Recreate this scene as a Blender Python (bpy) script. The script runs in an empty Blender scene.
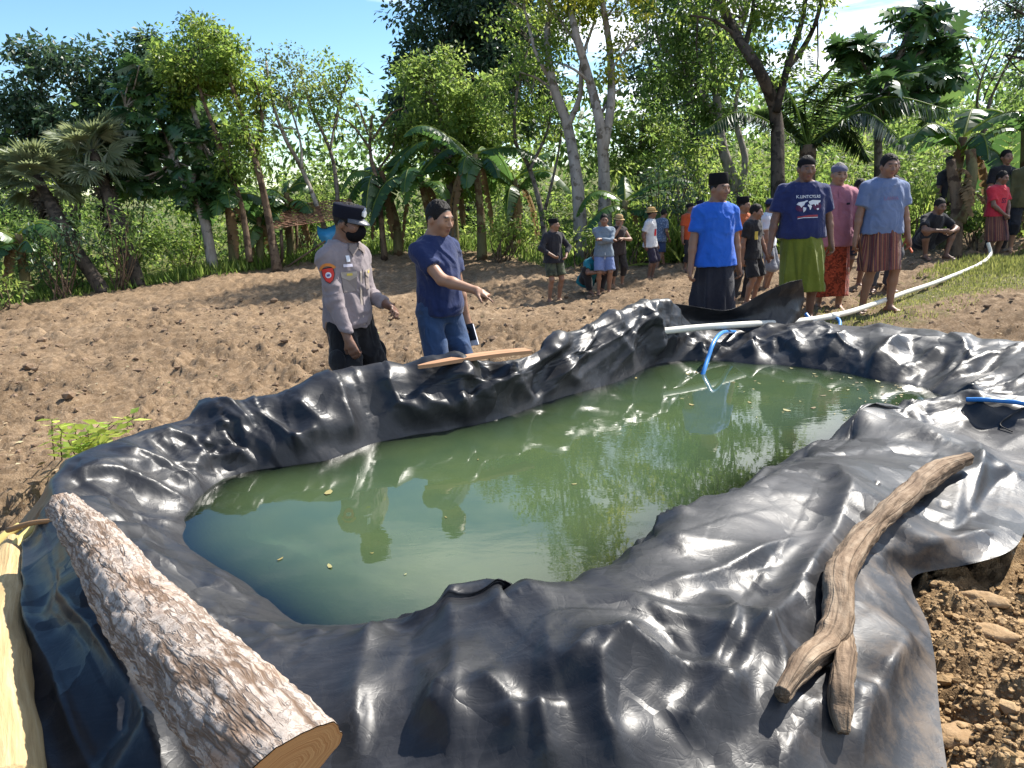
import bpy, bmesh, math, random
import numpy as np
from mathutils import Vector, Matrix
from mathutils.bvhtree import BVHTree

random.seed(7)
RNG = np.random.default_rng(11)
R_ = math.radians
scene = bpy.context.scene
COL = scene.collection

# ---------------------------------------------------------------- camera frame
F_PX, PITCH, ROLL, CAM_H = 760.0, R_(14.5), R_(1.5), 1.35
CAM = np.array([0.0, 0.0, CAM_H])
_F = np.array([0, math.cos(PITCH), -math.sin(PITCH)])
_U0 = np.array([0, math.sin(PITCH), math.cos(PITCH)])
_R0 = np.array([1.0, 0, 0])
_R = math.cos(ROLL) * _R0 - math.sin(ROLL) * _U0
_U = math.sin(ROLL) * _R0 + math.cos(ROLL) * _U0

def ray(px, py):
    return _F + _R * ((px - 512.0) / F_PX) + _U * ((384.0 - py) / F_PX)

def P(px, py, d):
    """point seen at pixel px,py at distance d along the view axis"""
    return CAM + ray(px, py) * d

def PZ(px, py, z=0.0):
    r = ray(px, py)
    return CAM + r * ((z - CAM_H) / r[2])

def proj(p):
    q = np.asarray(p, float) - CAM
    d = q @ _F
    return 512 + F_PX * (q @ _R) / d, 384 - F_PX * (q @ _U) / d, d

# ---------------------------------------------------------------- noise (numpy)
def _hash(ix, iy, iz, seed):
    h = (ix.astype(np.int64) * 374761393 + iy.astype(np.int64) * 668265263 + iz.astype(np.int64) * 2147483647 + seed * 974711) & 0xFFFFFFFF
    h = ((h ^ (h >> 13)) * 1274126177) & 0xFFFFFFFF
    h = ((h ^ (h >> 16)) * 2246822519) & 0xFFFFFFFF
    h = h ^ (h >> 15)
    return (h & 0xFFFFFF).astype(np.float64) / 0xFFFFFF

def vnoise(p, scale=1.0, seed=0):
    """value noise in -1..1; p is (N,2) or (N,3)"""
    p = np.asarray(p, float) * scale
    if p.shape[1] == 2:
        p = np.column_stack([p, np.zeros(len(p))])
    i = np.floor(p); f = p - i
    i = i.astype(np.int64)
    f = f * f * f * (f * (f * 6 - 15) + 10)
    two_d = not np.any(p[:, 2])
    r = 0
    for dz in ((0,) if two_d else (0, 1)):
        wz = 1.0 if two_d else (f[:, 2] if dz else 1 - f[:, 2])
        for dy in (0, 1):
            wy = f[:, 1] if dy else 1 - f[:, 1]
            for dx in (0, 1):
                wx = f[:, 0] if dx else 1 - f[:, 0]
                r = r + wx * wy * wz * _hash(i[:, 0] + dx, i[:, 1] + dy, i[:, 2] + dz, seed)
    return r * 2 - 1

def fbm(p, scale=1.0, octaves=4, seed=0, gain=0.5, lac=2.03):
    a, s, r, t = 1.0, scale, 0, 0
    for k in range(octaves):
        r = r + a * vnoise(p, s, seed + 17 * k); t += a
        a *= gain; s *= lac
    return r / t

def ridged(p, scale=1.0, octaves=3, seed=0):
    a, s, r, t = 1.0, scale, 0, 0
    for k in range(octaves):
        r = r + a * (1 - 2 * np.abs(vnoise(p, s, seed + 31 * k))); t += a
        a *= 0.5; s *= 2.1
    return r / t

def sstep(a, b, x):
    t = np.clip((np.asarray(x, float) - a) / (b - a), 0, 1)
    return t * t * (3 - 2 * t)

# ---------------------------------------------------------------- objects
def root_loc(o):
    while o.parent: o = o.parent
    return np.array(o.location)

def mk(name, verts, faces, mat=None, parent=None, smooth=True, world=True, attrs=None, fattrs=None, mats=None, midx=None):
    """one mesh object; faces: int array (N,3)/(N,4) or a list of such arrays or python lists"""
    v = np.asarray(verts, dtype=np.float64).reshape(-1, 3)
    if parent is not None and world:
        v = v - root_loc(parent)
    if isinstance(faces, np.ndarray): faces = [faces]
    loops, sizes = [], []
    for f in faces:
        if isinstance(f, np.ndarray) and f.ndim == 2:
            loops.append(f.ravel()); sizes.append(np.full(len(f), f.shape[1], int))
        else:
            loops.append(np.asarray(list(f), int)); sizes.append(np.array([len(f)], int))
    loops = np.concatenate(loops).astype(np.int32); sizes = np.concatenate(sizes).astype(np.int32)
    me = bpy.data.meshes.new(name)
    me.vertices.add(len(v)); me.vertices.foreach_set('co', v.astype(np.float32).ravel())
    me.loops.add(len(loops)); me.loops.foreach_set('vertex_index', loops)
    me.polygons.add(len(sizes))
    st = np.concatenate([[0], np.cumsum(sizes)[:-1]]).astype(np.int32)
    me.polygons.foreach_set('loop_start', st); me.polygons.foreach_set('loop_total', sizes)
    if midx is not None: me.polygons.foreach_set('material_index', np.asarray(midx, np.int32))
    me.update(calc_edges=True)
    me.polygons.foreach_set('use_smooth', np.full(len(sizes), bool(smooth)))
    for k, a in (attrs or {}).items():
        a = np.asarray(a, np.float32)
        if a.ndim == 1:
            at = me.attributes.new(k, 'FLOAT', 'POINT'); at.data.foreach_set('value', a)
        else:
            at = me.attributes.new(k, 'FLOAT_COLOR', 'POINT')
            if a.shape[1] == 3: a = np.column_stack([a, np.ones(len(a), np.float32)])
            at.data.foreach_set('color', a.astype(np.float32).ravel())
    for m in (mats or ([mat] if mat else [])): me.materials.append(m)
    me.validate(clean_customdata=False)
    o = bpy.data.objects.new(name, me); COL.objects.link(o)
    if parent is not None: o.parent = parent
    return o

def tag(o, label=None, cat=None, group=None, kind=None):
    if label: o['label'] = label
    if cat: o['category'] = cat
    if group: o['group'] = group
    if kind: o['kind'] = kind
    return o

def empty(name, loc, label, cat, group=None):
    o = bpy.data.objects.new(name, None); COL.objects.link(o)
    o.location = tuple(float(c) for c in loc); o.empty_display_size = 0.2
    return tag(o, label, cat, group)

class MB:
    """collects geometry for one mesh"""
    def __init__(s): s.v, s.f, s.n, s.a, s.m = [], [], 0, [], []
    def add(s, v, f, a=None, m=0):
        v = np.asarray(v, float).reshape(-1, 3)
        fl = [f] if isinstance(f, np.ndarray) else f
        for q in fl:
            if isinstance(q, np.ndarray):
                s.f.append(q + s.n); s.m += [m] * len(q)
            else:
                s.f.append([i + s.n for i in q]); s.m.append(m)
        s.v.append(v); s.n += len(v)
        s.a.append(np.full(len(v), 0.0 if a is None else a) if np.ndim(a) == 0 else np.asarray(a, float))
    def build(s, name, mat=None, parent=None, smooth=True, world=True, mats=None, attr='rnd'):
        return mk(name, np.concatenate(s.v), s.f, mat, parent, smooth, world, {attr: np.concatenate(s.a)}, mats=mats, midx=s.m if mats else None)

def unit(v):
    v = np.asarray(v, float); n = np.linalg.norm(v)
    return v / n if n > 1e-9 else v

def catmull(pts, n, closed=False):
    """resample control points (any dimension) by centripetal-ish Catmull-Rom, even in parameter"""
    p = np.asarray(pts, float)
    if closed: q = np.vstack([p[-1], p, p[0], p[1]]); m = len(p)
    else: q = np.vstack([2 * p[0] - p[1], p, 2 * p[-1] - p[-2]]); m = len(p) - 1
    t = np.linspace(0, m, n, endpoint=not closed)
    i = np.minimum(t.astype(int), m - 1); f = (t - i)[:, None]
    a, b, c, d = q[i], q[i + 1], q[i + 2], q[i + 3]
    return 0.5 * (2 * b + (c - a) * f + (2 * a - 5 * b + 4 * c - d) * f ** 2 + (3 * b - a - 3 * c + d) * f ** 3)

def tube(path, rad, sides=8, cap=True, wob=0.0, seed=0, twist=0.0):
    """tube along path (N,3) with radius (N,) -> verts, faces"""
    path = np.asarray(path, float); n = len(path)
    rad = np.broadcast_to(np.asarray(rad, float), (n,))
    T = np.gradient(path, axis=0); T /= np.linalg.norm(T, axis=1)[:, None] + 1e-12
    ref = np.array([0, 0, 1.0]) if abs(T[0][2]) < 0.9 else np.array([1.0, 0, 0])
    N = np.zeros_like(path); prev = unit(np.cross(T[0], ref))
    for k in range(n):
        prev = unit(prev - T[k] * (prev @ T[k])); N[k] = prev
    B = np.cross(T, N)
    th = np.linspace(0, 2 * math.pi, sides, endpoint=False)
    ring = np.cos(th)[None, :, None] * N[:, None, :] + np.sin(th)[None, :, None] * B[:, None, :]
    rr = np.repeat(rad[:, None], sides, 1)
    if wob:
        r0 = np.random.default_rng(seed)
        q = np.column_stack([np.repeat(np.arange(n) * 0.35, sides), np.tile(np.cos(th) * 1.3, n), np.tile(np.sin(th) * 1.3, n) + 0.01])
        rr = rr * (1 + wob * fbm(q, 1.0, 3, seed).reshape(n, sides))
    v = (path[:, None, :] + ring * rr[:, :, None]).reshape(-1, 3)
    i = np.arange(n - 1)[:, None] * sides; j = np.arange(sides)[None, :]; k = (j + 1) % sides
    f = np.stack([i + j, i + k, i + sides + k, i + sides + j], -1).reshape(-1, 4)
    faces = [f]
    if cap:
        faces.append(list(range(sides))[::-1]); faces.append([int((n - 1) * sides + q) for q in range(sides)])
    return v, faces

def box_v(c, s, rot=None):
    c = np.asarray(c, float); h = np.asarray(s, float) / 2
    v = np.array([[x, y, z] for x in (-1, 1) for y in (-1, 1) for z in (-1, 1)]) * h
    if rot is not None: v = v @ np.asarray(rot).T
    f = np.array([[0, 1, 3, 2], [4, 6, 7, 5], [0, 4, 5, 1], [2, 3, 7, 6], [0, 2, 6, 4], [1, 5, 7, 3]])
    return v + c, f

# ---------------------------------------------------------------- materials
class NT:
    """small node-tree helper"""
    def __init__(s, name):
        s.m = bpy.data.materials.new(name); s.m.use_nodes = True
        s.t = s.m.node_tree; s.t.nodes.clear()
        s.out = s.n('ShaderNodeOutputMaterial')
    def n(s, typ, **kw):
        nd = s.t.nodes.new(typ)
        for k, v in kw.items():
            if k.startswith('i_'):
                key = k[2:]; key = int(key) if key.isdigit() else key.replace('_', ' ')
                s.set(nd, key, v)
            else: setattr(nd, k, v)
        return nd
    def set(s, nd, key, v):
        if isinstance(v, tuple) and len(v) == 2 and hasattr(v[0], 'outputs'):
            s.t.links.new(v[0].outputs[v[1]], nd.inputs[key])
        elif hasattr(v, 'outputs'): s.t.links.new(v.outputs[0], nd.inputs[key])
        elif isinstance(v, (tuple, list)) and len(v) == 3 and nd.inputs[key].type == 'RGBA': nd.inputs[key].default_value = (*v, 1)
        else: nd.inputs[key].default_value = v
    def noise(s, vec, scale, detail=4, rough=0.5, dist=0.0):
        return s.n('ShaderNodeTexNoise', i_Vector=vec, i_Scale=scale, i_Detail=detail, i_Roughness=rough, i_Distortion=dist)
    def ramp(s, fac, stops):
        r = s.n('ShaderNodeValToRGB', i_Fac=fac); e = r.color_ramp.elements
        while len(e) < len(stops): e.new(0.5)
        for q, (p, c) in zip(e, stops):
            q.position = p; q.color = (*c, 1) if len(c) == 3 else c
        return r
    def mix(s, fac, a, b, blend='MIX'):
        m = s.n('ShaderNodeMix', data_type='RGBA', blend_type=blend)
        s.set(m, 0, fac); s.set(m, 6, a); s.set(m, 7, b)
        return (m, 2)
    def math(s, op, a, b=0.5, clamp=False):
        m = s.n('ShaderNodeMath', operation=op, use_clamp=clamp); s.set(m, 0, a); s.set(m, 1, b); return m
    def coord(s, which='Object'):
        return (s.n('ShaderNodeTexCoord'), which)
    def attr(s, name, out='Fac'):
        return (s.n('ShaderNodeAttribute', attribute_name=name), out)
    def map(s, vec, scale=(1, 1, 1), rot=(0, 0, 0), loc=(0, 0, 0)):
        return s.n('ShaderNodeMapping', i_Vector=vec, i_Scale=scale, i_Rotation=rot, i_Location=loc)
    def bump(s, h, strength=0.5, dist=0.01, normal=None):
        b = s.n('ShaderNodeBump', i_Height=h, i_Strength=strength, i_Distance=dist)
        if normal is not None: s.set(b, 'Normal', normal)
        return b
    def bsdf(s, color, rough=0.8, normal=None, spec=0.5, metal=0.0, **kw):
        b = s.n('ShaderNodeBsdfPrincipled')
        s.set(b, 'Base Color', color); s.set(b, 'Roughness', rough); s.set(b, 'Specular IOR Level', spec); s.set(b, 'Metallic', metal)
        if normal is not None: s.set(b, 'Normal', normal)
        for k, v in kw.items(): s.set(b, k.replace('_', ' '), v)
        return b
    def done(s, sh):
        s.t.links.new((sh[0].outputs[sh[1]] if isinstance(sh, tuple) else sh.outputs[0]), s.out.inputs['Surface']); return s.m
# ---------------------------------------------------------------- world, sun, camera, colour management
def setup_world():
    w = bpy.data.worlds.new('World'); scene.world = w; w.use_nodes = True
    t = w.node_tree; t.nodes.clear()
    N = t.nodes.new; L = t.links.new
    out = N('ShaderNodeOutputWorld'); bg = N('ShaderNodeBackground'); bg.inputs[1].default_value = SKY_STRENGTH
    sky = N('ShaderNodeTexSky'); sky.sky_type = 'NISHITA'; sky.sun_disc = False
    sky.sun_elevation = SUN_EL; sky.sun_rotation = math.pi / 2 - SUN_AZ
    sky.air_density = 1.0; sky.dust_density = 0.0; sky.ozone_density = 1.6; sky.altitude = 50
    tc = N('ShaderNodeTexCoord')
    # thin broken cloud, thicker to the right of the clearing and higher up
    sep = N('ShaderNodeSeparateXYZ'); L(tc.outputs['Generated'], sep.inputs[0])
    zc = N('ShaderNodeMath'); zc.operation = 'MAXIMUM'; L(sep.outputs[2], zc.inputs[0]); zc.inputs[1].default_value = 0.06
    dv = N('ShaderNodeVectorMath'); dv.operation = 'DIVIDE'
    cmb = N('ShaderNodeCombineXYZ')
    for k in range(3): L(zc.outputs[0], cmb.inputs[k])
    L(tc.outputs['Generated'], dv.inputs[0]); L(cmb.outputs[0], dv.inputs[1])
    n1 = N('ShaderNodeTexNoise'); n1.inputs['Scale'].default_value = 0.9; n1.inputs['Detail'].default_value = 7; n1.inputs['Roughness'].default_value = 0.58; n1.inputs['Distortion'].default_value = 0.25
    L(dv.outputs[0], n1.inputs['Vector'])
    # bias: more cloud where x is positive
    bx = N('ShaderNodeMapRange'); L(sep.outputs[0], bx.inputs[0]); bx.inputs[1].default_value = -0.45; bx.inputs[2].default_value = 0.25; bx.inputs[3].default_value = -0.26; bx.inputs[4].default_value = 0.07
    ad0 = N('ShaderNodeMath'); L(n1.outputs[0], ad0.inputs[0]); L(bx.outputs[0], ad0.inputs[1])
    # a bank of white cloud standing ahead, fairly high
    dt = N('ShaderNodeVectorMath'); dt.operation = 'DOT_PRODUCT'; L(tc.outputs['Generated'], dt.inputs[0]); dt.inputs[1].default_value = (0.16, 0.875, 0.457)
    bk = N('ShaderNodeMapRange'); bk.interpolation_type = 'SMOOTHSTEP'; L(dt.outputs['Value'], bk.inputs[0]); bk.inputs[1].default_value = 0.90; bk.inputs[2].default_value = 0.995; bk.inputs[3].default_value = 0; bk.inputs[4].default_value = 0.11
    ad = N('ShaderNodeMath'); L(ad0.outputs[0], ad.inputs[0]); L(bk.outputs[0], ad.inputs[1])
    rp = N('ShaderNodeMapRange'); rp.interpolation_type = 'SMOOTHSTEP'; L(ad.outputs[0], rp.inputs[0]); rp.inputs[1].default_value = 0.46; rp.inputs[2].default_value = 0.72
    mx = N('ShaderNodeMix'); mx.data_type = 'RGBA'
    hs = N('ShaderNodeHueSaturation'); hs.inputs['Saturation'].default_value = 1.12; hs.inputs['Value'].default_value = 1.0; L(sky.outputs[0], hs.inputs['Color'])
    L(rp.outputs[0], mx.inputs[0]); tn = N('ShaderNodeMix'); tn.data_type = 'RGBA'; tn.blend_type = 'MULTIPLY'; tn.inputs[0].default_value = 1; L(hs.outputs[0], tn.inputs[6]); tn.inputs[7].default_value = (.83, .94, 1.0, 1)
    L(tn.outputs[2], mx.inputs[6]); mx.inputs[7].default_value = (9.5, 9.8, 10.2, 1)
    L(mx.outputs[2], bg.inputs[0]); L(bg.outputs[0], out.inputs[0])

SUN_EL, SUN_AZ = R_(49), R_(38)      # azimuth measured from +x (right) towards +y (away)
SKY_STRENGTH = 0.095
def setup_light_camera():
    ld = bpy.data.lights.new('sun', 'SUN'); ld.energy = 5.0; ld.angle = R_(0.55); ld.color = (1.0, 0.945, 0.86)
    lo = bpy.data.objects.new('sun', ld); COL.objects.link(lo)
    d = Vector((math.cos(SUN_EL) * math.cos(SUN_AZ), math.cos(SUN_EL) * math.sin(SUN_AZ), math.sin(SUN_EL)))
    lo.rotation_euler = d.to_track_quat('Z', 'Y').to_euler(); lo.location = (20, 10, 30)
    cd = bpy.data.cameras.new('camera'); co = bpy.data.objects.new('camera', cd); COL.objects.link(co)
    cd.sensor_width = 36.0; cd.lens = F_PX / 1024 * 36.0; cd.clip_start = 0.02; cd.clip_end = 2000
    m = Matrix(((_R[0], _U[0], -_F[0], CAM[0]), (_R[1], _U[1], -_F[1], CAM[1]), (_R[2], _U[2], -_F[2], CAM[2]), (0, 0, 0, 1)))
    co.matrix_world = m; scene.camera = co
    vs = scene.view_settings; vs.view_transform = 'Standard'; vs.look = 'None'; vs.gamma = 1; vs.use_curve_mapping = False; vs.exposure = EXPOSURE
    scene.display_settings.display_device = 'sRGB'
    cy = scene.cycles
    cy.use_denoising = True; cy.max_bounces = 8; cy.diffuse_bounces = 3; cy.glossy_bounces = 3; cy.transmission_bounces = 4; cy.transparent_max_bounces = 8
    cy.sample_clamp_indirect = 6
EXPOSURE = 1.12
setup_world(); setup_light_camera()

# ---------------------------------------------------------------- liner layout (plan of the pond): waterline, crest, outer hem
ST = [  # waterline x,y      crest x,y,z          hem x,y,z
 ((0.00, 2.05), (-0.05, 1.79, .18), (0.00, 0.72, -.10)),
 ((-0.32, 2.05), (-0.36, 1.74, .14), (-0.45, 0.72, -.10)),
 ((-0.62, 2.13), (-0.75, 1.66, .15), (-0.95, 0.95, -.12)),
 ((-0.88, 2.36), (-1.10, 2.02, .20), (-1.42, 1.68, -.14)),
 ((-1.13, 2.58), (-1.45, 2.40, .21), (-1.82, 2.22, -.17)),
 ((-1.31, 2.78), (-1.78, 2.76, .22), (-2.16, 2.85, -.22)),
 ((-1.42, 3.04), (-1.93, 3.00, .25), (-2.40, 3.20, -.32)),
 ((-1.46, 3.30), (-1.89, 3.32, .25), (-2.36, 3.62, -.40)),
 ((-1.37, 3.55), (-1.76, 3.64, .25), (-2.15, 4.05, -.42)),
 ((-1.15, 3.68), (-1.50, 3.90, .25), (-1.80, 4.40, -.42)),
 ((-0.97, 3.74), (-1.22, 4.03, .28), (-1.40, 4.62, -.42)),
 ((-0.76, 4.02), (-0.90, 4.28, .33), (-1.00, 4.82, -.42)),
 ((-0.43, 4.22), (-0.54, 4.42, .31), (-0.60, 4.95, -.40)),
 ((-0.05, 4.43), (0.06, 4.70, .32), (0.00, 5.25, -.38)),
 ((0.31, 4.82), (0.48, 5.21, .36), (0.35, 5.75, -.35)),
 ((0.80, 5.27), (0.98, 5.80, .42), (0.85, 6.35, -.32)),
 ((1.14, 5.75), (1.21, 5.98, .44), (1.10, 6.60, -.30)),
 ((1.47, 5.80), (1.50, 6.22, .18), (1.55, 6.70, -.25)),
 ((1.85, 5.70), (1.95, 6.25, .15), (2.05, 6.70, -.18)),
 ((2.18, 5.50), (2.40, 6.13, .16), (2.60, 6.52, -.12)),
 ((2.42, 5.27), (2.80, 5.96, .19), (3.10, 6.30, -.10)),
 ((2.60, 4.97), (3.10, 5.55, .21), (3.50, 5.85, -.08)),
 ((2.72, 4.72), (3.46, 5.03, .21), (3.90, 5.20, -.05)),
 ((2.70, 4.52), (3.45, 4.50, .20), (4.00, 4.40, -.05)),
 ((2.60, 4.36), (2.95, 4.10, .14), (3.30, 3.60, -.04)),
 ((2.24, 4.24), (2.26, 3.98, .07), (2.95, 3.35, 0.01)),
 ((1.40, 3.54), (1.47, 3.28, .13), (2.30, 3.06, 0.01)),
 ((1.00, 3.18), (1.13, 2.92, .20), (1.80, 2.52, 0.01)),
 ((0.50, 2.63), (0.63, 2.38, .23), (1.40, 2.42, -0.02)),
 ((0.28, 2.34), (0.37, 2.07, .22), (1.27, 2.08, -0.04)),
 ((0.12, 2.15), (0.15, 1.90, .20), (1.04, 1.56, -0.07)),
 ((0.06, 2.08), (0.05, 1.83, .19), (0.75, 0.85, -.10)),
]
ST_W = np.array([[*w, 0.0] for w, c, o in ST]); ST_C = np.array([c for w, c, o in ST]); ST_O = np.array([o for w, c, o in ST])
POOL_C = np.array([0.55, 3.80, 0.0])

def poly_dist(p, poly):
    """signed distance (positive inside) of points (N,2) to a closed polygon"""
    d = np.full(len(p), 1e9); ins = np.zeros(len(p), bool)
    n = len(poly)
    for i in range(n):
        a, b = poly[i], poly[(i + 1) % n]
        ab = b - a; t = np.clip(((p - a) @ ab) / (ab @ ab), 0, 1)
        q = p - (a + t[:, None] * ab); d = np.minimum(d, np.hypot(q[:, 0], q[:, 1]))
        c = ((a[1] > p[:, 1]) != (b[1] > p[:, 1]))
        if abs(ab[1]) > 1e-12:
            ins ^= c & (p[:, 0] < ab[0] * (p[:, 1] - a[1]) / ab[1] + a[0])
    return np.where(ins, d, -d)

HEM = catmull(ST_O, 160, True)

# ---------------------------------------------------------------- ground height
_gc = [(-3.05, 4.2, -.40), (-2.3, 3.3, -.36), (-1.0, 5.05, -.42), (-0.46, 5.35, -.40), (-11.4, 17, -.90), (-5.5, 20.2, -.52), (-3.1, 22.3, -.40),
       (0.77, 13.5, -.73), (1.74, 13.95, -.66), (4.0, 8.05, -.09), (3.1, 7.9, -.12), (2.05, 7.5, -.24), (8.7, 13.5, -.17), (7.0, 12.8, .02), (3.6, 5.6, -.07),
       (4.2, 4.6, -.03), (2.6, 2.9, -.03), (1.6, 2.0, -.09), (0, 0.6, -.12), (-1.6, 1.6, -.18), (-6, 9, -.62), (-2, 10, -.60), (0.9, 7.2, -.36), (1.1, 20, -.5),
       (12, 20, .7), (20, 30, 2.6), (30, 60, 6), (0, 40, 0.1), (-20, 40, -.8), (-60, 60, -1), (60, 60, 6), (-14, 10, -.95), (10, 6, .25), (14, 12, .5), (-6, 3, -.5), (6, 2, .0),
       (-5, -6, -.4), (5, -6, -.1), (0, 90, 3), (-40, -20, -1), (40, -20, 1), (-70, 0, -1.2), (70, 0, 4)]
_gc = np.array(_gc)
def _rbf_fit():
    n = len(_gc); X = _gc[:, :2]
    D = np.linalg.norm(X[:, None] - X[None], axis=2)
    A = np.zeros((n + 3, n + 3)); A[:n, :n] = D + np.eye(n) * -0.02
    A[:n, n] = 1; A[:n, n + 1:] = X; A[n, :n] = 1; A[n + 1:, :n] = X.T
    return np.linalg.solve(A, np.concatenate([_gc[:, 2], np.zeros(3)]))
_gw = _rbf_fit()
def G0(xy):
    xy = np.atleast_2d(np.asarray(xy, float))[:, :2]
    r = np.full(len(xy), _gw[len(_gc)]) + xy @ _gw[len(_gc) + 1:]
    for k in range(len(_gc)): r = r + _gw[k] * np.hypot(xy[:, 0] - _gc[k, 0], xy[:, 1] - _gc[k, 1])
    far = np.hypot(xy[:, 0], xy[:, 1])
    return r * (1 - sstep(90, 200, far)) + 2.0 * sstep(90, 200, far)

# field edge (grass begins beyond it), from left to right
FIELD_EDGE = np.array([P(-260, 318, 14.5), P(-60, 306, 16.2), P(60, 300, 17.5), P(180, 287, 19), P(300, 268, 20.5), P(400, 254, 22.5), P(480, 250, 22), P(560, 262, 18.5), P(640, 266, 17.8), P(720, 262, 17), P(800, 250, 17), P(900, 238, 16), P(980, 226, 17), P(1200, 215, 18)])[:, :2]
def field_edge_y(x):
    return np.interp(x, FIELD_EDGE[:, 0], FIELD_EDGE[:, 1])
# grassy strip along the pipe on the right
GRASS_R = np.array([P(770, 335, 7.2), P(830, 316, 8.0), P(900, 292, 9.6), P(985, 262, 12.5), P(1100, 240, 15), P(1200, 262, 12), P(1060, 300, 9.5), P(960, 303, 9.0), P(900, 318, 8.0), P(840, 330, 7.3)])[:, :2]

def clods(xy):
    """tilled soil relief in metres"""
    w = xy + 0.25 * np.column_stack([vnoise(xy, 1.7, 5), vnoise(xy, 1.7, 6)])
    h = 0.030 * ridged(w, 1.1, 2, 3) + 0.075 * fbm(w, 3.6, 3, 9) + 0.095 * np.abs(fbm(w, 9.0, 3, 14)) * (0.6 + vnoise(xy, 0.8, 2)) + 0.026 * vnoise(w, 27, 21) + 0.012 * vnoise(w, 61, 22)
    return h
def G(xy, detail=True):
    xy = np.atleast_2d(np.asarray(xy, float))[:, :2]
    z = G0(xy)
    if not detail: return z
    r = np.hypot(xy[:, 0], xy[:, 1])
    soil = (xy[:, 1] < field_edge_y(xy[:, 0]))
    gr = sstep(-0.4, 0.5, poly_dist(xy, GRASS_R))
    nb = np.exp(-(((xy[:, 0] - 1.9) / 1.0) ** 2 + ((xy[:, 1] - 1.9) / 1.1) ** 2))
    h = clods(xy) * np.where(soil, 1 - 0.75 * gr, 0.6) * (1 - .55 * nb)
    # shallow furrow lines across the left field
    for (a, b, dep, wd) in FURROWS:
        ab = b - a; t = np.clip(((xy - a) @ ab) / (ab @ ab), 0, 1)
        q = xy - (a + t[:, None] * ab); wob = 0.18 * vnoise(xy, 0.9, 40)
        dd = (q[:, 0] * ab[1] - q[:, 1] * ab[0]) / np.linalg.norm(ab) + wob
        ends = np.hypot(q[:, 0], q[:, 1]) - np.abs(dd - wob)
        m = np.exp(-(np.maximum(ends, 0) / 0.6) ** 2)
        h = h + m * (dep * np.exp(-((dd - wd) / (0.5 * wd)) ** 2) * (0.7 + 0.6 * vnoise(xy, 3.0, 41)) - 0.75 * dep * np.exp(-(dd / (0.7 * wd)) ** 2))
    z = z + h * (1 - sstep(40, 90, r))
    return z
FURROWS = [(P(-40, 328, 13.5)[:2], P(60, 335, 12.2)[:2], .08, .28), (P(60, 335, 12.2)[:2], P(330, 378, 8.2)[:2], .07, .26), (P(330, 378, 8.2)[:2], P(470, 400, 7.3)[:2], .04, .28), (P(30, 300, 16.5)[:2], P(330, 300, 14.8)[:2], .07, .3)]

def heap(xy, d):
    return 0.055 * np.exp(-((d + .24) / .14) ** 2) * (0.55 + 0.8 * vnoise(xy, 2.3, 77)) - .02 * np.exp(-(d / .07) ** 2)
def build_ground():
    ang = np.concatenate([np.linspace(-180, -52, 26, endpoint=False), np.linspace(-52, 52, 560, endpoint=False), np.linspace(52, 180, 26)])
    rr = np.concatenate([[0.15, 0.35, .6], np.exp(np.arange(math.log(0.8), math.log(26), 0.0068)), np.exp(np.arange(math.log(26), math.log(900), 0.06))])
    a = np.radians(ang)[:, None]; r = rr[None, :]
    xy = np.stack([np.sin(a) * r, np.cos(a) * r], -1).reshape(-1, 2)
    z = G(xy)
    near = np.hypot(xy[:, 0], xy[:, 1]) < 9
    d = np.full(len(xy), -1.0); d[near] = poly_dist(xy[near], HEM[:, :2])
    din = np.clip(d, 0, 2)
    z = np.where(d > 0, z - 0.03 * sstep(0, .1, din) - np.minimum(np.maximum(din - .13, 0) * 1.35, 1.5), z)
    z = z + np.where(near, heap(xy, d), 0)          # heaped bank soil around the hem
    na, nr = len(ang), len(rr)
    i = np.arange(na - 1)[:, None] * nr; j = np.arange(nr - 1)[None, :]
    f = np.stack([i + j, i + nr + j, i + nr + j + 1, i + j + 1], -1).reshape(-1, 4)
    # attributes: grass cover
    ge = field_edge_y(xy[:, 0]); g = sstep(-0.7, 0.5, xy[:, 1] - ge + 0.5 * vnoise(xy, 0.9, 50) + 0.25 * vnoise(xy, 3, 51))
    gr = sstep(-0.35, 0.45, poly_dist(xy, GRASS_R) + 0.35 * vnoise(xy, 1.5, 52) + 0.2 * vnoise(xy, 5, 53)) * np.where(xy[:, 1] < 30, 1, 0)
    fr = sstep(4.5, 5.5, xy[:, 1])
    g = np.maximum(g, 0.75 * gr)
    near_soil = np.exp(-(np.maximum(-d, 0) / 0.9) ** 2) * sstep(0.5, 1.2, xy[:, 0]) * (1 - sstep(4.0, 5.0, xy[:, 1]))
    o = mk('ground', np.column_stack([xy, z]), f, soil_mat(), attrs={'grass': g, 'subsoil': near_soil})
    tag(o, kind='structure')
    return o

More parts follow.
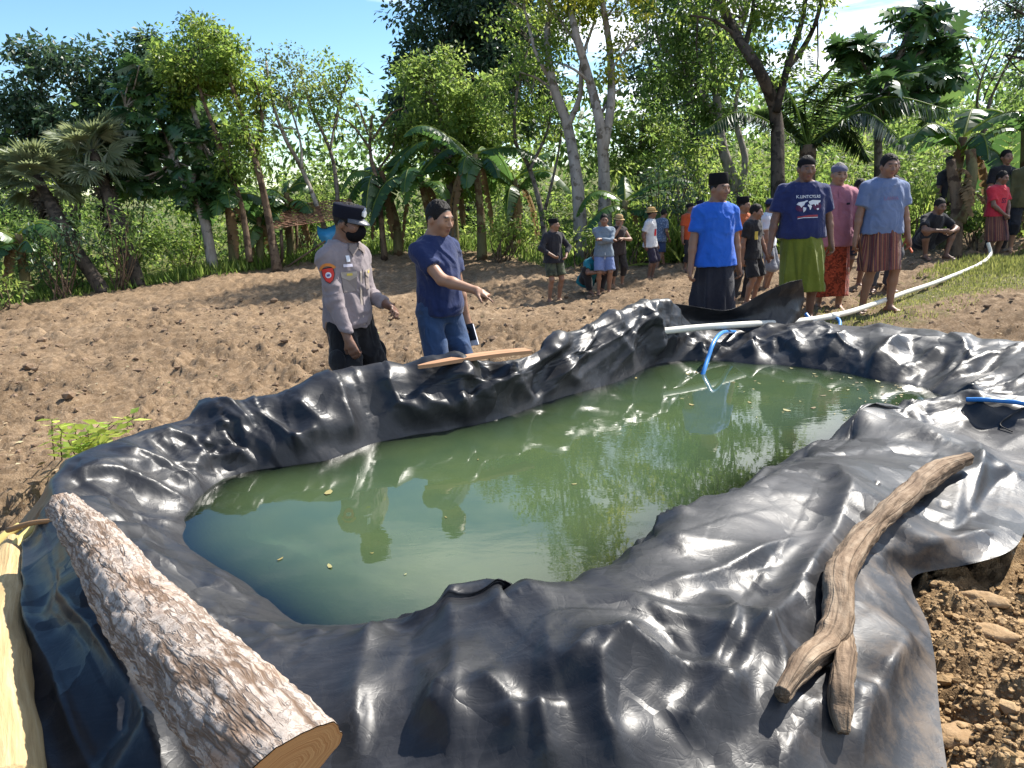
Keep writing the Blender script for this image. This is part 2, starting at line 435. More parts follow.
def soil_mat():
    s = NT('tilled_soil'); c = s.coord()
    n1 = s.noise(c, 0.55, 5, .6); n2 = s.noise(c, 6, 5, .65); n3 = s.noise(c, 45, 4, .7); n4 = s.noise(c, 140, 3, .7)
    base = s.ramp(n1, [(.3, (.19, .130, .078)), (.55, (.295, .208, .13)), (.75, (.375, .275, .178))])
    c2 = s.mix(s.math('MULTIPLY', s.ramp(n2, [(.4, (0, 0, 0)), (.62, (1, 1, 1))]), .55), base, (.145, .095, .055))
    c3 = s.mix(s.ramp(n3, [(.52, (0, 0, 0)), (.68, (.75, .75, .75))]), c2, (.37, .285, .195))
    sub = s.mix(s.math('MULTIPLY', s.attr('subsoil'), .85), c3, s.mix(s.ramp(n2, [(.38, (0, 0, 0)), (.66, (1, 1, 1))]), (.23, .145, .068), (.38, .255, .135)))
    dkn = s.noise(c, 11, 4, .7); sub = s.mix(s.ramp(dkn, [(.43, (.55, .55, .55)), (.56, (0, 0, 0))]), sub, s.mix(1.0, sub, (.50, .46, .42), 'MULTIPLY'))
    # bits of straw and dry leaf
    v = s.n('ShaderNodeTexVoronoi', i_Vector=s.map(c, (1, 1.0, 1)), i_Scale=16, i_Randomness=1.0)
    lf = s.math('MULTIPLY', s.math('LESS_THAN', (v, 'Distance'), .13), s.math('GREATER_THAN', n2, .5))
    c4 = s.mix(s.math('MULTIPLY', lf, .6), sub, (.36, .29, .2))
    gcol = s.ramp(s.noise(c, 3.5, 5, .7), [(.3, (.05, .075, .02)), (.55, (.1, .14, .035)), (.75, (.2, .21, .07))])
    gf = s.math('MULTIPLY', s.attr('grass'), s.ramp(s.noise(c, 9, 4, .7), [(.3, (.25, .25, .25)), (.6, (1, 1, 1))]), True)
    col = s.mix(gf, c4, gcol)
    h = s.math('ADD', s.math('MULTIPLY', n3, .6), s.math('MULTIPLY', n4, .4))
    b = s.bump(h, 1.0, .035)
    return s.done(s.bsdf(col, .95, b, spec=.15))
build_ground()
# ---------------------------------------------------------------- black plastic pond liner: a sheet with slack, relaxed over the bank
import mathutils.geometry
def liner_mat(name='black_plastic_film'):
    s = NT(name); c = s.coord()
    n1 = s.noise(c, 1.3, 6, .62, .6); n2 = s.noise(c, 9, 6, .7); n3 = s.noise(c, 60, 4, .75); st = s.noise(s.map(c, (3, 30, 3), (0, 0, .5)), 3, 4, .7)
    dust = s.math('MULTIPLY', s.ramp(n1, [(.42, (0, 0, 0)), (.72, (1, 1, 1))]), s.ramp(n2, [(.3, (.25, .25, .25)), (.75, (1, 1, 1))]))
    speck = s.ramp(n3, [(.64, (0, 0, 0)), (.74, (1, 1, 1))])
    film = s.mix(s.ramp(st, [(.45, (0, 0, 0)), (.8, (.6, .6, .6))]), (.0125, .0132, .0158), (.031, .032, .037))
    d2 = s.math('MULTIPLY', dust, s.attr('dust'))
    col = s.mix(s.math('MULTIPLY', d2, .6), film, (.115, .114, .120))
    col = s.mix(s.math('MULTIPLY', speck, s.math('MULTIPLY', d2, .5)), col, (.3, .27, .23))
    mud = s.math('MULTIPLY', s.math('MULTIPLY', s.attr('mud'), s.ramp(n2, [(.45, (0, 0, 0)), (.62, (1, 1, 1))])), s.ramp(n1, [(.4, (.1, .1, .1)), (.6, (1, 1, 1))]))
    col = s.mix(s.math('MULTIPLY', mud, .38), col, (.20, .14, .085))
    rough = s.n('ShaderNodeMapRange', i_Value=s.math('ADD', s.math('MULTIPLY', d2, .75), s.math('MULTIPLY', n2, .3)), i_3=.34, i_4=.66)
    cr = s.math('ABSOLUTE', s.math('SUBTRACT', s.noise(c, 7, 3, .5, 1.2), .5)); cr2 = s.math('ABSOLUTE', s.math('SUBTRACT', s.noise(c, 19, 3, .55, .8), .5))
    h = s.math('ADD', s.math('MULTIPLY', s.math('MINIMUM', cr, .05), 1.6), s.math('MULTIPLY', s.math('MINIMUM', cr2, .06), 1.2))
    b = s.bump(h, .13, .02)
    # crinkles: small flat facets of the film, each tilted its own way, in patches
    wp = s.n('ShaderNodeVectorMath', operation='ADD'); s.set(wp, 0, c)
    sc_ = s.n('ShaderNodeVectorMath', operation='SCALE', i_3=.16); s.set(sc_, 0, (s.noise(c, 3.5, 3, .6), 1)); s.set(wp, 1, sc_)
    nrm = b
    for scale, k, msc, lo, hi in ((4.2, .34, 1.1, .36, .60), (11.0, .26, 2.3, .42, .62)):
        vz = s.n('ShaderNodeTexVoronoi', i_Vector=s.map(wp, (1, 1, .75), (.3, .5, .6 + scale)), i_Scale=scale)
        t0 = s.n('ShaderNodeVectorMath', operation='SUBTRACT'); s.set(t0, 0, (vz, 'Color')); t0.inputs[1].default_value = (.5, .5, .5)
        kk = s.math('MULTIPLY', s.ramp(s.noise(c, msc, 3, .6), [(lo, (0, 0, 0)), (hi, (1, 1, 1))]), k)
        t1 = s.n('ShaderNodeVectorMath', operation='SCALE'); s.set(t1, 0, t0); s.set(t1, 3, kk)
        t2 = s.n('ShaderNodeVectorMath', operation='ADD'); s.set(t2, 0, nrm); s.set(t2, 1, t1)
        nrm = s.n('ShaderNodeVectorMath', operation='NORMALIZE'); s.set(nrm, 0, t2)
    b = nrm
    return s.done(s.bsdf(col, rough, b, spec=s.math('SUBTRACT', .38, s.math('MULTIPLY', d2, .18))))

NU, NV = 820, 170
def liner_base():
    I = ST_W * 0.42 + POOL_C * 0.58; I[:, 2] = -0.85
    M1 = ST_W * 0.80 + I * 0.20; M1[:, 2] = -0.34
    WC = 0.5 * (ST_W + ST_C); WC[:, 2] = ST_C[:, 2] * 0.62
    CO = 0.58 * ST_C + 0.42 * ST_O; CO[:, 2] = ST_C[:, 2] * 0.62 + ST_O[:, 2] * 0.38
    rows = np.stack([I, M1, ST_W, WC, ST_C, CO, ST_O])               # 7 x S x 3
    dense = np.stack([catmull(rows[k], NU, True) for k in range(7)])  # 7 x NU x 3
    prof = np.stack([catmull(dense[:, u], 200) for u in range(NU)])   # NU x 200 x 3
    tv = np.concatenate([np.linspace(0, 1 / 3, 14, endpoint=False), np.linspace(1 / 3, 1, NV - 14)])
    idx = tv * 199; i0 = np.minimum(idx.astype(int), 198); fr = (idx - i0)[None, :, None]
    B = prof[:, i0] * (1 - fr) + prof[:, i0 + 1] * fr                 # NU x NV x 3
    return B, tv

def grid_normals(X):
    du = np.roll(X, -1, 0) - np.roll(X, 1, 0)
    dv = np.empty_like(X); dv[:, 1:-1] = X[:, 2:] - X[:, :-2]; dv[:, 0] = X[:, 1] - X[:, 0]; dv[:, -1] = X[:, -1] - X[:, -2]
    n = np.cross(dv, du); n /= np.linalg.norm(n, axis=2)[..., None] + 1e-12
    n *= np.where(n[..., 2:] < 0, -1, 1)
    return n

def smooth_u(A, k):
    for _ in range(k): A = 0.5 * A + 0.25 * (np.roll(A, 1, 0) + np.roll(A, -1, 0))
    return A

# the big folds one sees: pixel polyline on the bank, height, width either side, sharpness
HAND_RIDGES = [
 ([(815, 474), (838, 480), (843, 496), (826, 535), (806, 572), (780, 614), (745, 664), (722, 712), (700, 765)], .085, .26, .034, 1.0),
 ([(390, 644), (370, 656), (358, 687), (358, 719), (362, 768)], .06, .035, .06, .8), ([(435, 630), (455, 643), (459, 684), (457, 719), (456, 790)], .06, .12, .034, .9), ([(433, 735), (435, 711), (456, 711)], .035, .03, .03, .8),
 ([(538, 719), (573, 684), (585, 666), (612, 668), (651, 687), (698, 699)], .065, .05, .09, .8), ([(538, 719), (542, 742), (554, 790)], .055, .05, .06, .8), ([(675, 750), (698, 723), (720, 700)], .05, .04, .05, .8),
 ([(700, 601), (720, 625), (717, 659), (700, 697), (653, 687)], .06, .05, .07, .8), ([(921, 649), (887, 678), (859, 707)], .06, .035, .05, .8), ([(878, 587), (892, 606), (921, 644)], .05, .035, .05, .8), ([(859, 707), (850, 740), (846, 790)], .05, .03, .05, .8),
 ([(978, 440), (978, 472), (969, 525)], .05, .035, .06, .8), ([(905, 430), (940, 450), (985, 470), (1040, 490)], .04, .05, .08, .8), ([(900, 560), (950, 545), (1000, 535)], .045, .04, .05, .8), ([(640, 600), (700, 585), (760, 560), (810, 545)], .045, .06, .08, .8), ([(480, 690), (510, 720), (520, 768)], .04, .04, .05, .8),
 ([(60, 560), (110, 640), (150, 720), (170, 790)], .04, .03, .04, .8), ([(40, 580), (70, 680), (95, 790)], .04, .03, .04, .8), ([(30, 520), (45, 600), (60, 660)], .04, .03, .04, .8), ([(20, 640), (50, 740), (60, 800)], .04, .03, .04, .8),
 ([(325, 372), (336, 395), (345, 425), (352, 448)], .07, .05, .10, .9), ([(362, 360), (385, 385), (395, 408), (440, 425)], .08, .09, .06, .9),
 ([(410, 395), (425, 408), (470, 418)], .05, .04, .06, .9), ([(470, 365), (455, 395), (462, 415)], .05, .04, .08, .9),
 ([(243, 392), (262, 418), (290, 440), (318, 455)], .08, .06, .10, .9), ([(292, 390), (300, 410), (330, 445)], .05, .06, .06, .9),
 ([(205, 412), (222, 432), (232, 450), (262, 466)], .07, .05, .09, .9), ([(150, 428), (190, 440), (215, 470)], .06, .05, .08, .9),
 ([(100, 450), (150, 462), (190, 480), (208, 500)], .07, .06, .06, .9), ([(70, 470), (120, 475), (170, 495), (205, 520)], .06, .05, .07, .9),
 ([(60, 500), (110, 505), (165, 520), (205, 540)], .045, .04, .06, .9), ([(120, 535), (180, 545), (225, 565)], .035, .03, .05, .9),
 ([(150, 565), (205, 580), (250, 600)], .035, .03, .05, .9), ([(190, 610), (240, 620), (290, 640)], .035, .03, .05, .9), ([(250, 660), (300, 650), (330, 652)], .04, .03, .05, .9),

 ([(420, 660), (440, 700), (445, 760)], .04, .05, .05, .9), ([(585, 585), (640, 620), (700, 650), (735, 690)], .05, .10, .12, .9),
 ([(560, 600), (545, 650), (550, 720)], .05, .10, .10, .9), ([(640, 640), (595, 690), (600, 740), (640, 800)], .06, .10, .05, .9),
 ([(730, 620), (745, 655), (770, 700), (760, 760)], .05, .06, .06, .9), ([(850, 700), (800, 740), (760, 790)], .05, .06, .06, .9), ([(905, 640), (880, 680), (860, 760)], .05, .05, .05, .9),
 ([(700, 345), (704, 358)], .06, .04, .04, .9), ([(755, 338), (752, 360)], .07, .05, .05, .9), ([(790, 338), (800, 364)], .05, .06, .06, .9), ([(850, 338), (822, 366)], .07, .05, .08, .9),
 ([(905, 340), (870, 375)], .07, .05, .08, .9), ([(945, 348), (890, 384)], .06, .05, .08, .9), ([(985, 352), (915, 388)], .06, .05, .08, .9),
 ([(535, 350), (560, 375), (590, 388)], .05, .04, .08, .9), ([(600, 330), (625, 355), (635, 372)], .06, .05, .09, .9), ([(648, 312), (652, 335), (655, 358)], .07, .06, .07, .9), ([(500, 365), (520, 390), (540, 402)], .045, .04, .07, .9),
]

def crumple(B, tv):
    N = grid_normals(B)
    u = np.linspace(0, 1, NU, endpoint=False)[:, None] * np.ones((1, NV)); v = np.ones((NU, 1)) * tv[None]
    flat = B.reshape(-1, 3)
    wet = sstep(.22, .31, v)                                      # 0 under water, 1 above
    # seeds: soft relief, pleats running up the bank and broken creases
    arc = np.concatenate([[0], np.cumsum(np.linalg.norm(np.diff(B[:, NV // 2], axis=0), axis=1))])[:NU, None]
    # the film breaks into flat facets with crisp edges: random heights, triangulated and interpolated
    A = float(arc.max()); LVV = 1.9
    A = A + float(np.linalg.norm(B[0, NV // 2] - B[-1, NV // 2]))
    def warped(a):
        q = np.column_stack([(a * np.ones((1, NV))).ravel(), (v[:len(a)] * LVV).ravel()]); return q + .03 * np.column_stack([vnoise(q, 2.1, 1), vnoise(q, 2.1, 2)])
    seam = arc[:, 0] > A - .45; qs = np.concatenate([warped(arc), warped(arc[seam] - A)]); wS = sstep(A - .45, A, arc[seam])
    def facets(spacing, stretch, amp, sd, lean=.0):
        r0 = np.random.default_rng(sd); n = int((A + 1.0) * (LVV + .6) / (spacing * spacing * stretch))
        p = np.column_stack([r0.uniform(-.5, A + .5, n), r0.uniform(-.3, LVV + .3, n) / stretch]); keep = [0]
        for i in range(1, n):
            if np.min(np.hypot(*(p[keep] - p[i]).T)) > .55 * spacing: keep.append(i)
        p = p[keep]; z = r0.normal(0, amp, len(p))
        out = mathutils.geometry.delaunay_2d_cdt([Vector((a + lean * b, b)) for a, b in p], [], [], 0, 1e-6)
        bv = BVHTree.FromPolygons([(a.x, a.y, z[o[0]] if o else 0) for a, o in zip(out[0], out[3])], [tuple(t) for t in out[2]])
        h = np.zeros(len(qs)); dn = Vector((0, 0, -1))
        for i, (a, b) in enumerate(qs):
            r = bv.ray_cast(Vector((a + lean * b / stretch, b / stretch, 5)), dn)
            if r[0] is not None: h[i] = r[0].z
        h, h2 = h[:NU * NV].reshape(NU, NV), h[NU * NV:].reshape(-1, NV); h[seam] = h[seam] * (1 - wS) + h2 * wS       # close the loop without a step
        return h
    near_m = (1 - sstep(2.9, 3.6, B[..., 1])) * sstep(-.9, .0, B[..., 0])
    h = (1 - near_m) * (facets(.33, 1.9, .050, 811) + facets(.14, 1.7, .017, 812, .6)) + near_m * (facets(.40, 2.1, .040, 813, .7) + facets(.15, 1.9, .0145, 814, -.5)) + .010 * fbm(flat, 2.2, 2, 73).reshape(NU, NV)
    for _ in range(0):
        h = .5 * h + .25 * (np.roll(h, 1, 0) + np.roll(h, -1, 0)); h[:, 1:-1] = .5 * h[:, 1:-1] + .25 * (h[:, 2:] + h[:, :-2])
    nf = N.reshape(-1, 3); hf = np.zeros(len(flat))
    tree = BVHTree.FromPolygons([tuple(p) for p in flat], [(i * NV + j, ((i + 1) % NU) * NV + j, ((i + 1) % NU) * NV + j + 1, i * NV + j + 1) for i in range(NU) for j in range(NV - 1)])
    def onbase(px, py):
        q = tree.ray_cast(Vector(CAM), Vector(ray(px, py)).normalized())
        return np.array(q[0]) if q[0] is not None else PZ(px, py, .15)
    def ridge(pts, amp, wl, wr, sharp=1.0):
        pts = np.asarray(pts, float)
        lo = pts.min(0) - 3.2 * max(wl, wr); hi = pts.max(0) + 3.2 * max(wl, wr)
        sel = np.where(((flat > lo) & (flat < hi)).all(1))[0]
        if not len(sel): return
        p = flat[sel]; n = nf[sel]; best = np.full(len(sel), 1e9); side = np.zeros(len(sel)); tt = np.zeros(len(sel)); m = len(pts) - 1
        for k in range(m):
            a, b = pts[k], pts[k + 1]; ab = b - a
            t = np.clip(((p - a) @ ab) / (ab @ ab + 1e-9), 0, 1); q = p - (a + t[:, None] * ab)
            d = np.linalg.norm(q, axis=1); sd = (np.cross(n, ab) * q).sum(1)
            up = d < best; best = np.where(up, d, best); side = np.where(up, sd, side); tt = np.where(up, (k + t) / m, tt)
        w = np.where(side > 0, wl, wr)
        prof = np.exp(-((np.sqrt(best ** 2 + .009 ** 2) - .009) / w) ** sharp) * np.where(best < 3 * w, 1, 0)
        ends = sstep(0, .22, tt) * (1 - sstep(.75, 1, tt)) * .85 + .15
        hf[sel] += amp * prof * ends
    rr = np.random.default_rng(5)
    for k in range(90):
        u0 = rr.uniform(0, 1); v0 = rr.uniform(.30, .50); v1 = rr.uniform(.5, .86); lean = rr.normal(0, .014)
        vs = np.linspace(v0, v1, 6); us = u0 + lean * np.linspace(-1, 1, 6) + .004 * rr.normal(size=6)
        iu = (us * NU).astype(int) % NU; iv = np.searchsorted(tv, vs).clip(0, NV - 1)
        far = B[iu[0], iv[0], 1] > 3.3
        a = rr.uniform(.015, .045) * (1.0 if far else .6) * rr.choice([1, 1, 1, -.6])
        w = rr.uniform(.02, .07) * (1 if far else 1.3)
        ridge(B[iu, iv], a, w * rr.uniform(.4, 1), w, rr.choice([.8, .9, 1.05]))
    for k in range(90):      # short creases in any direction
        p0 = flat[rr.integers(0, len(flat))]; ang = rr.uniform(0, 6.28); ln = rr.uniform(.12, .45)
        d = np.array([math.cos(ang), math.sin(ang), 0]); pts = [p0 + d * ln * t + rr.normal(size=3) * .012 for t in np.linspace(-.5, .5, 4)]
        ridge(pts, rr.uniform(.012, .032), rr.uniform(.02, .08), rr.uniform(.02, .1), 1.0)
    for (px, a, wl, wr, sh) in HAND_RIDGES:
        ridge([onbase(*q) for q in px], a, wl, wr, sh)
    calm = 1 - .5 * (1 - sstep(2.6, 3.2, B[..., 1])) * (1 - sstep(-.9, -.2, B[..., 0])) * (1 - sstep(.45, .6, v)); calm = calm * (1 - .6 * np.exp(-((v - .335) / .055) ** 2)) * (1 - .6 * np.exp(-((v - .655) / .075) ** 2) * (1 - sstep(3.4, 4.2, B[..., 1])))
    seed = (h + hf.reshape(NU, NV)) * (0.15 + 0.85 * wet) * calm
    X = B + N * (0.004 + np.maximum(seed, -0.09) * (1 - .75 * sstep(.93, 1.0, v)))[..., None]
    return X, wet, arc

def build_liner():
    B, tv = liner_base()
    X, wet, arc = crumple(B, tv)
    v = np.ones((NU, 1)) * tv[None]
    i = np.arange(NU)[:, None] * NV; k = ((np.arange(NU) + 1) % NU)[:, None] * NV; j = np.arange(NV - 1)[None, :]
    f = np.stack([i + j, i + j + 1, k + j + 1, k + j], -1).reshape(-1, 4)
    dust = (0.35 + 0.65 * sstep(.55, .75, v)) * (0.55 + 0.6 * sstep(0, 1.0, B[..., 0]) * (1 - sstep(3.6, 4.6, B[..., 1])))
    o = mk('pond_liner', X.reshape(-1, 3), f, liner_mat(), attrs={'dust': dust.ravel(), 'mud': (.02 + sstep(.84, 1.0, v)).ravel()})
    tag(o, 'crumpled shiny black plastic sheet lining the bank around the green pond', 'pond liner')
    return o, X, B

LINER, LX, LB = build_liner()
_lbvh = BVHTree.FromPolygons([tuple(p) for p in LX.reshape(-1, 3)], [tuple(p.vertices) for p in LINER.data.polygons])
def liner_z(x, y, top=3.0):
    h = _lbvh.ray_cast(Vector((x, y, top)), Vector((0, 0, -1)))
    return h[0].z if h[0] is not None else float(G0([(x, y)])[0])

# ---------------------------------------------------------------- pond water
def water_mat():
    s = NT('green_pond_water'); c = s.coord()
    n = s.noise(c, 2.0, 4, .6)
    w1 = s.noise(s.map(c, (1.0, 2.2, 1)), 7, 3, .55, .3); w2 = s.noise(s.map(c, (1, 1.6, 1)), 26, 2, .5)
    calm = s.ramp(s.noise(c, .7, 2, .5), [(.42, (.15, .15, .15)), (.66, (1, 1, 1))])
    h = s.math('MULTIPLY', s.math('ADD', w1, s.math('MULTIPLY', w2, .2)), calm)
    b = s.bump(h, .038, .02)
    murk = s.mix(s.ramp(n, [(.35, (0, 0, 0)), (.65, (1, 1, 1))]), (.046, .076, .038), (.062, .092, .040))
    body = s.n('ShaderNodeBsdfDiffuse', i_Color=murk)
    clear = s.n('ShaderNodeBsdfTransparent', i_Color=(.42, .55, .40))
    dep = s.attr('opacity')
    inner = s.n('ShaderNodeMixShader'); s.set(inner, 0, dep); s.set(inner, 1, clear); s.set(inner, 2, body)
    gl = s.n('ShaderNodeBsdfGlossy', i_Roughness=.015, i_Normal=b); gl.inputs['Color'].default_value = (1, 1, 1, 1)
    fr = s.n('ShaderNodeFresnel', i_IOR=1.5, i_Normal=b)
    m = s.n('ShaderNodeMixShader'); s.set(m, 0, fr); s.set(m, 1, inner); s.set(m, 2, gl)
    return s.done(m)

def build_water():
    ring = catmull(ST_W * .66 + np.column_stack([ST_C[:, :2], np.zeros(len(ST))]) * .34, 200, True)
    xs = np.arange(-2.0, 3.6, .035); ys = np.arange(1.7, 6.4, .035); nx, ny = len(xs), len(ys)
    X, Y = np.meshgrid(xs, ys, indexing='ij'); v = np.column_stack([X.ravel(), Y.ravel(), np.zeros(X.size)])
    inside = (poly_dist(v[:, :2], ring[:, :2]) > 0).reshape(nx, ny)
    dist = np.maximum(poly_dist(v[:, :2], catmull(ST_W, 120, True)[:, :2]), 0)
    # stands for the optical depth of the murky water over the sloping bottom
    depth = np.minimum(dist * 1.25, .85)
    op = 1 - np.exp(-depth * 3.3)
    q = np.argwhere(inside[:-1, :-1] & inside[1:, :-1] & inside[:-1, 1:] & inside[1:, 1:]); b = q[:, 0] * ny + q[:, 1]
    f = np.stack([b, b + ny, b + ny + 1, b + 1], -1)
    used = np.unique(f); re = np.full(len(v), -1); re[used] = np.arange(len(used)); v, op, f = v[used], op[used], re[f]
    o = mk('pond_water', v, f, water_mat(), attrs={'opacity': op})
    tag(o, kind='structure')
build_water()
# ---------------------------------------------------------------- things lying round the pond
def hit(px, py, lift=0.0):
    h = _lbvh.ray_cast(Vector(CAM), Vector(ray(px, py)).normalized())
    if h[0] is None: return PZ(px, py, float(G0([PZ(px, py, -.1)[:2]])[0])) + np.array([0, 0, lift])
    return np.array(h[0]) + np.array([0, 0, lift])

def bark_mat():
    s = NT('rough_bark'); c = s.attr('uvw', 'Color')
    def furrow(scale, stretch, w, seed):
        n = s.noise(s.map(c, (1, 1, stretch), (0, 0, 0), (seed, seed * 1.7, seed * .6)), scale, 4, .6, .25)
        return s.ramp(s.math('ABSOLUTE', s.math('SUBTRACT', n, .5)), [(0, (0, 0, 0)), (w, (1, 1, 1))])
    f1, f2, f3 = furrow(15, .16, .040, 1), furrow(30, .22, .045, 5), furrow(30, .9, .020, 9)
    crack = s.math('MULTIPLY', f1, s.math('MAXIMUM', f2, .35)); crack = s.math('MULTIPLY', crack, s.math('MAXIMUM', f3, .6))
    fine = s.noise(s.map(c, (1, 1, .5)), 75, 6, .78); big = s.noise(c, 5, 4, .65)
    col = s.ramp(fine, [(.25, (.19, .145, .115)), (.45, (.31, .262, .225)), (.70, (.48, .42, .37))])
    col = s.mix(s.math('MULTIPLY', s.ramp(big, [(.54, (0, 0, 0)), (.66, (1, 1, 1))]), .55), col, (.30, .18, .11))
    col = s.mix(crack, (.12, .078, .052), col)
    h = s.math('ADD', s.math('MULTIPLY', crack, .75), s.math('MULTIPLY', fine, .45))
    return s.done(s.bsdf(col, .9, s.bump(h, .6, .010), spec=.2))

def driftwood_mat():
    s = NT('weathered_wood'); c = s.attr('uvw', 'Color')
    g = s.noise(s.map(c, (1, 1, .12)), 40, 5, .7, .4); n = s.noise(c, 6, 4, .6); f = s.noise(c, 90, 3, .7)
    col = s.ramp(g, [(.30, (.055, .034, .022)), (.48, (.20, .14, .092)), (.7, (.34, .265, .19))])
    col = s.mix(s.math('MULTIPLY', s.ramp(n, [(.5, (0, 0, 0)), (.64, (1, 1, 1))]), .65), col, (.12, .078, .05))
    cr = s.n('ShaderNodeTexVoronoi', feature='DISTANCE_TO_EDGE', i_Vector=s.map(c, (1, 1, .06)), i_Scale=34)
    ck = s.ramp((cr, 'Distance'), [(0, (.3, .3, .3)), (.06, (1, 1, 1))])
    col = s.mix(ck, s.mix(.6, col, (.03, .02, .013)), col)
    h = s.math('ADD', s.math('ADD', g, s.math('MULTIPLY', f, .4)), s.math('MULTIPLY', ck, .4))
    return s.done(s.bsdf(col, .85, s.bump(h, .8, .01), spec=.2))

def fresh_wood_mat(name='fresh_cut_wood', a=(.50, .24, .09), b=(.72, .47, .24)):
    s = NT(name); c = s.attr('uvw', 'Color')
    g = s.noise(s.map(c, (8, 8, .6)), 3, 5, .65, .5)
    col = s.ramp(g, [(.3, a), (.65, b)])
    return s.done(s.bsdf(col, .7, s.bump(g, .4, .004), spec=.25))

def simple_mat(name, col, rough=.6, spec=.4, var=.15, scale=20, bump=.15, metal=0.0):
    s = NT(name); c = s.coord(); n = s.noise(c, scale, 4, .6)
    k = s.mix(n, tuple(q * (1 - var) for q in col), tuple(min(1, q * (1 + var)) for q in col))
    return s.done(s.bsdf(k, rough, s.bump(n, bump, .004), spec=spec, metal=metal))

def wood_tube(path, rad, sides, rings, disp, seed, stretch=1.0, knots=()):
    """tube with woody relief; returns verts, faces, uvw attribute (around*radius, around*radius, along)"""
    path = catmull(path, rings); k = np.linspace(0, 1, len(rad)); r = np.interp(np.linspace(0, 1, rings), k, rad)
    v, f = tube(path, r, sides, cap=False)
    s = np.concatenate([[0], np.cumsum(np.linalg.norm(np.diff(path, axis=0), axis=1))])
    th = np.tile(np.linspace(0, 2 * math.pi, sides, endpoint=False), rings); S = np.repeat(s, sides); RR = np.repeat(r, sides)
    rm = np.mean(rad)
    q = np.column_stack([np.cos(th) * rm, np.sin(th) * rm, S])
    d = disp(q, S / s[-1])
    c = np.repeat(path, sides, 0)
    v = c + (v - c) * (1 + d / RR)[:, None]
    return v, f, q, path, r

def build_log():
    A = PZ(64, 507, .30); B = PZ(288, 768, .36); M = PZ(140, 608, .33)
    base = empty('bark_log', (A + B) / 2 - [0, 0, .1], 'thick rough-barked log lying along the crest of the black plastic bank', 'log')
    def disp(q, t):
        w = q * np.array([1, 1, .5])
        return 0.007 * ridged(q * np.array([1, 1, .3]), 26, 3, 301) + 0.010 * fbm(q, 6, 3, 302) + .004 * vnoise(q, 70, 303)
    v, f, uvw, path, r = wood_tube([A, (A + M) / 2 + [.01, .0, .0], M, (M + B) / 2, B], [.050, .070, .085, .094, .100, .103], 84, 300, disp, 1)
    ax = unit(path[-1] - path[-2]); off = v - np.repeat(path, 84, 0)
    tt = np.repeat(np.linspace(0, 1, 300), 84)
    v = v + ax * (.6 * off[:, 2] * sstep(.85, 1.0, tt))[:, None]          # sawn off at a slant
    mk('bark', v, f, bark_mat(), base, attrs={'uvw': uvw})
    for e, nm in ((0, 'cut_end'), (-1, 'cut_end')):
        ax = unit(path[1] - path[0]) if e == 0 else unit(path[-1] - path[-2])
        ring = v[:84] if e == 0 else v[-84:]
        cen = path[e]
        rr = np.linspace(0, .985, 9)
        pts = cen + (ring[None] - cen) * rr[:, None, None] + (ax * (-.002 if e == 0 else .002))
        pts = pts.reshape(-1, 3)
        i = np.arange(8)[:, None] * 84; j = np.arange(84)[None]; kk = (j + 1) % 84
        ff = np.stack([i + j, i + 84 + j, i + 84 + kk, i + kk], -1).reshape(-1, 4)
        if e == 0: ff = ff[:, ::-1]
        th = np.tile(np.linspace(0, 6.28, 84), 9); q = np.column_stack([np.repeat(rr, 84) * 1.2, np.zeros(len(th)), th * .1])
        mk(nm, pts, ff.copy(), fresh_wood_mat('fresh_cut_wood', (.42, .18, .06), (.66, .40, .18)), base, attrs={'uvw': q})
build_log()

def build_branch():
    pts = [(968, 462, .055), (935, 477, .06), (893, 512, .055), (858, 550, .06), (838, 585, .06), (836, 622, .055), (826, 652, .05), (803, 672, .05), (782, 703, .045)]
    w = [hit(a, b + 8, l * .95) for a, b, l in pts]
    w = np.array(w); w[2:5, 2] = np.maximum(w[2:5, 2], w[1:4, 2] - .03)
    base = empty('forked_branch', w[4] - [0, 0, .05], 'bent weathered bare branch with a forked end lying on the black plastic', 'branch')
    def disp(q, t):
        return 0.007 * ridged(q * np.array([1, 1, .25]), 24, 3, 311) + 0.013 * fbm(q, 9, 3, 312) - .014 * np.maximum(0, vnoise(q * np.array([1, 1, .15]), 30, 313) - .35)
    v, f, uvw, path, r = wood_tube(w, [.026, .036, .039, .038, .042, .045, .038, .037, .034, .022], 56, 260, disp, 2)
    m = driftwood_mat()
    n = len(v); caps = [list(range(56))[::-1], list(range(n - 56, n))]
    mk('main_limb', v, f + caps, m, base, attrs={'uvw': uvw})
    p2 = np.array([w[5] + [0.0, 0, .0], hit(845, 650, .035), hit(842, 690, .03), hit(840, 722, .03), hit(843, 742, .025)])
    v, f, uvw, path, r = wood_tube(p2, [.024, .021, .021, .020, .017, .008], 40, 130, disp, 3)
    n = len(v)
    mk('side_limb', v, f + [list(range(40))[::-1], list(range(n - 40, n))], m, base, attrs={'uvw': uvw})
build_branch()

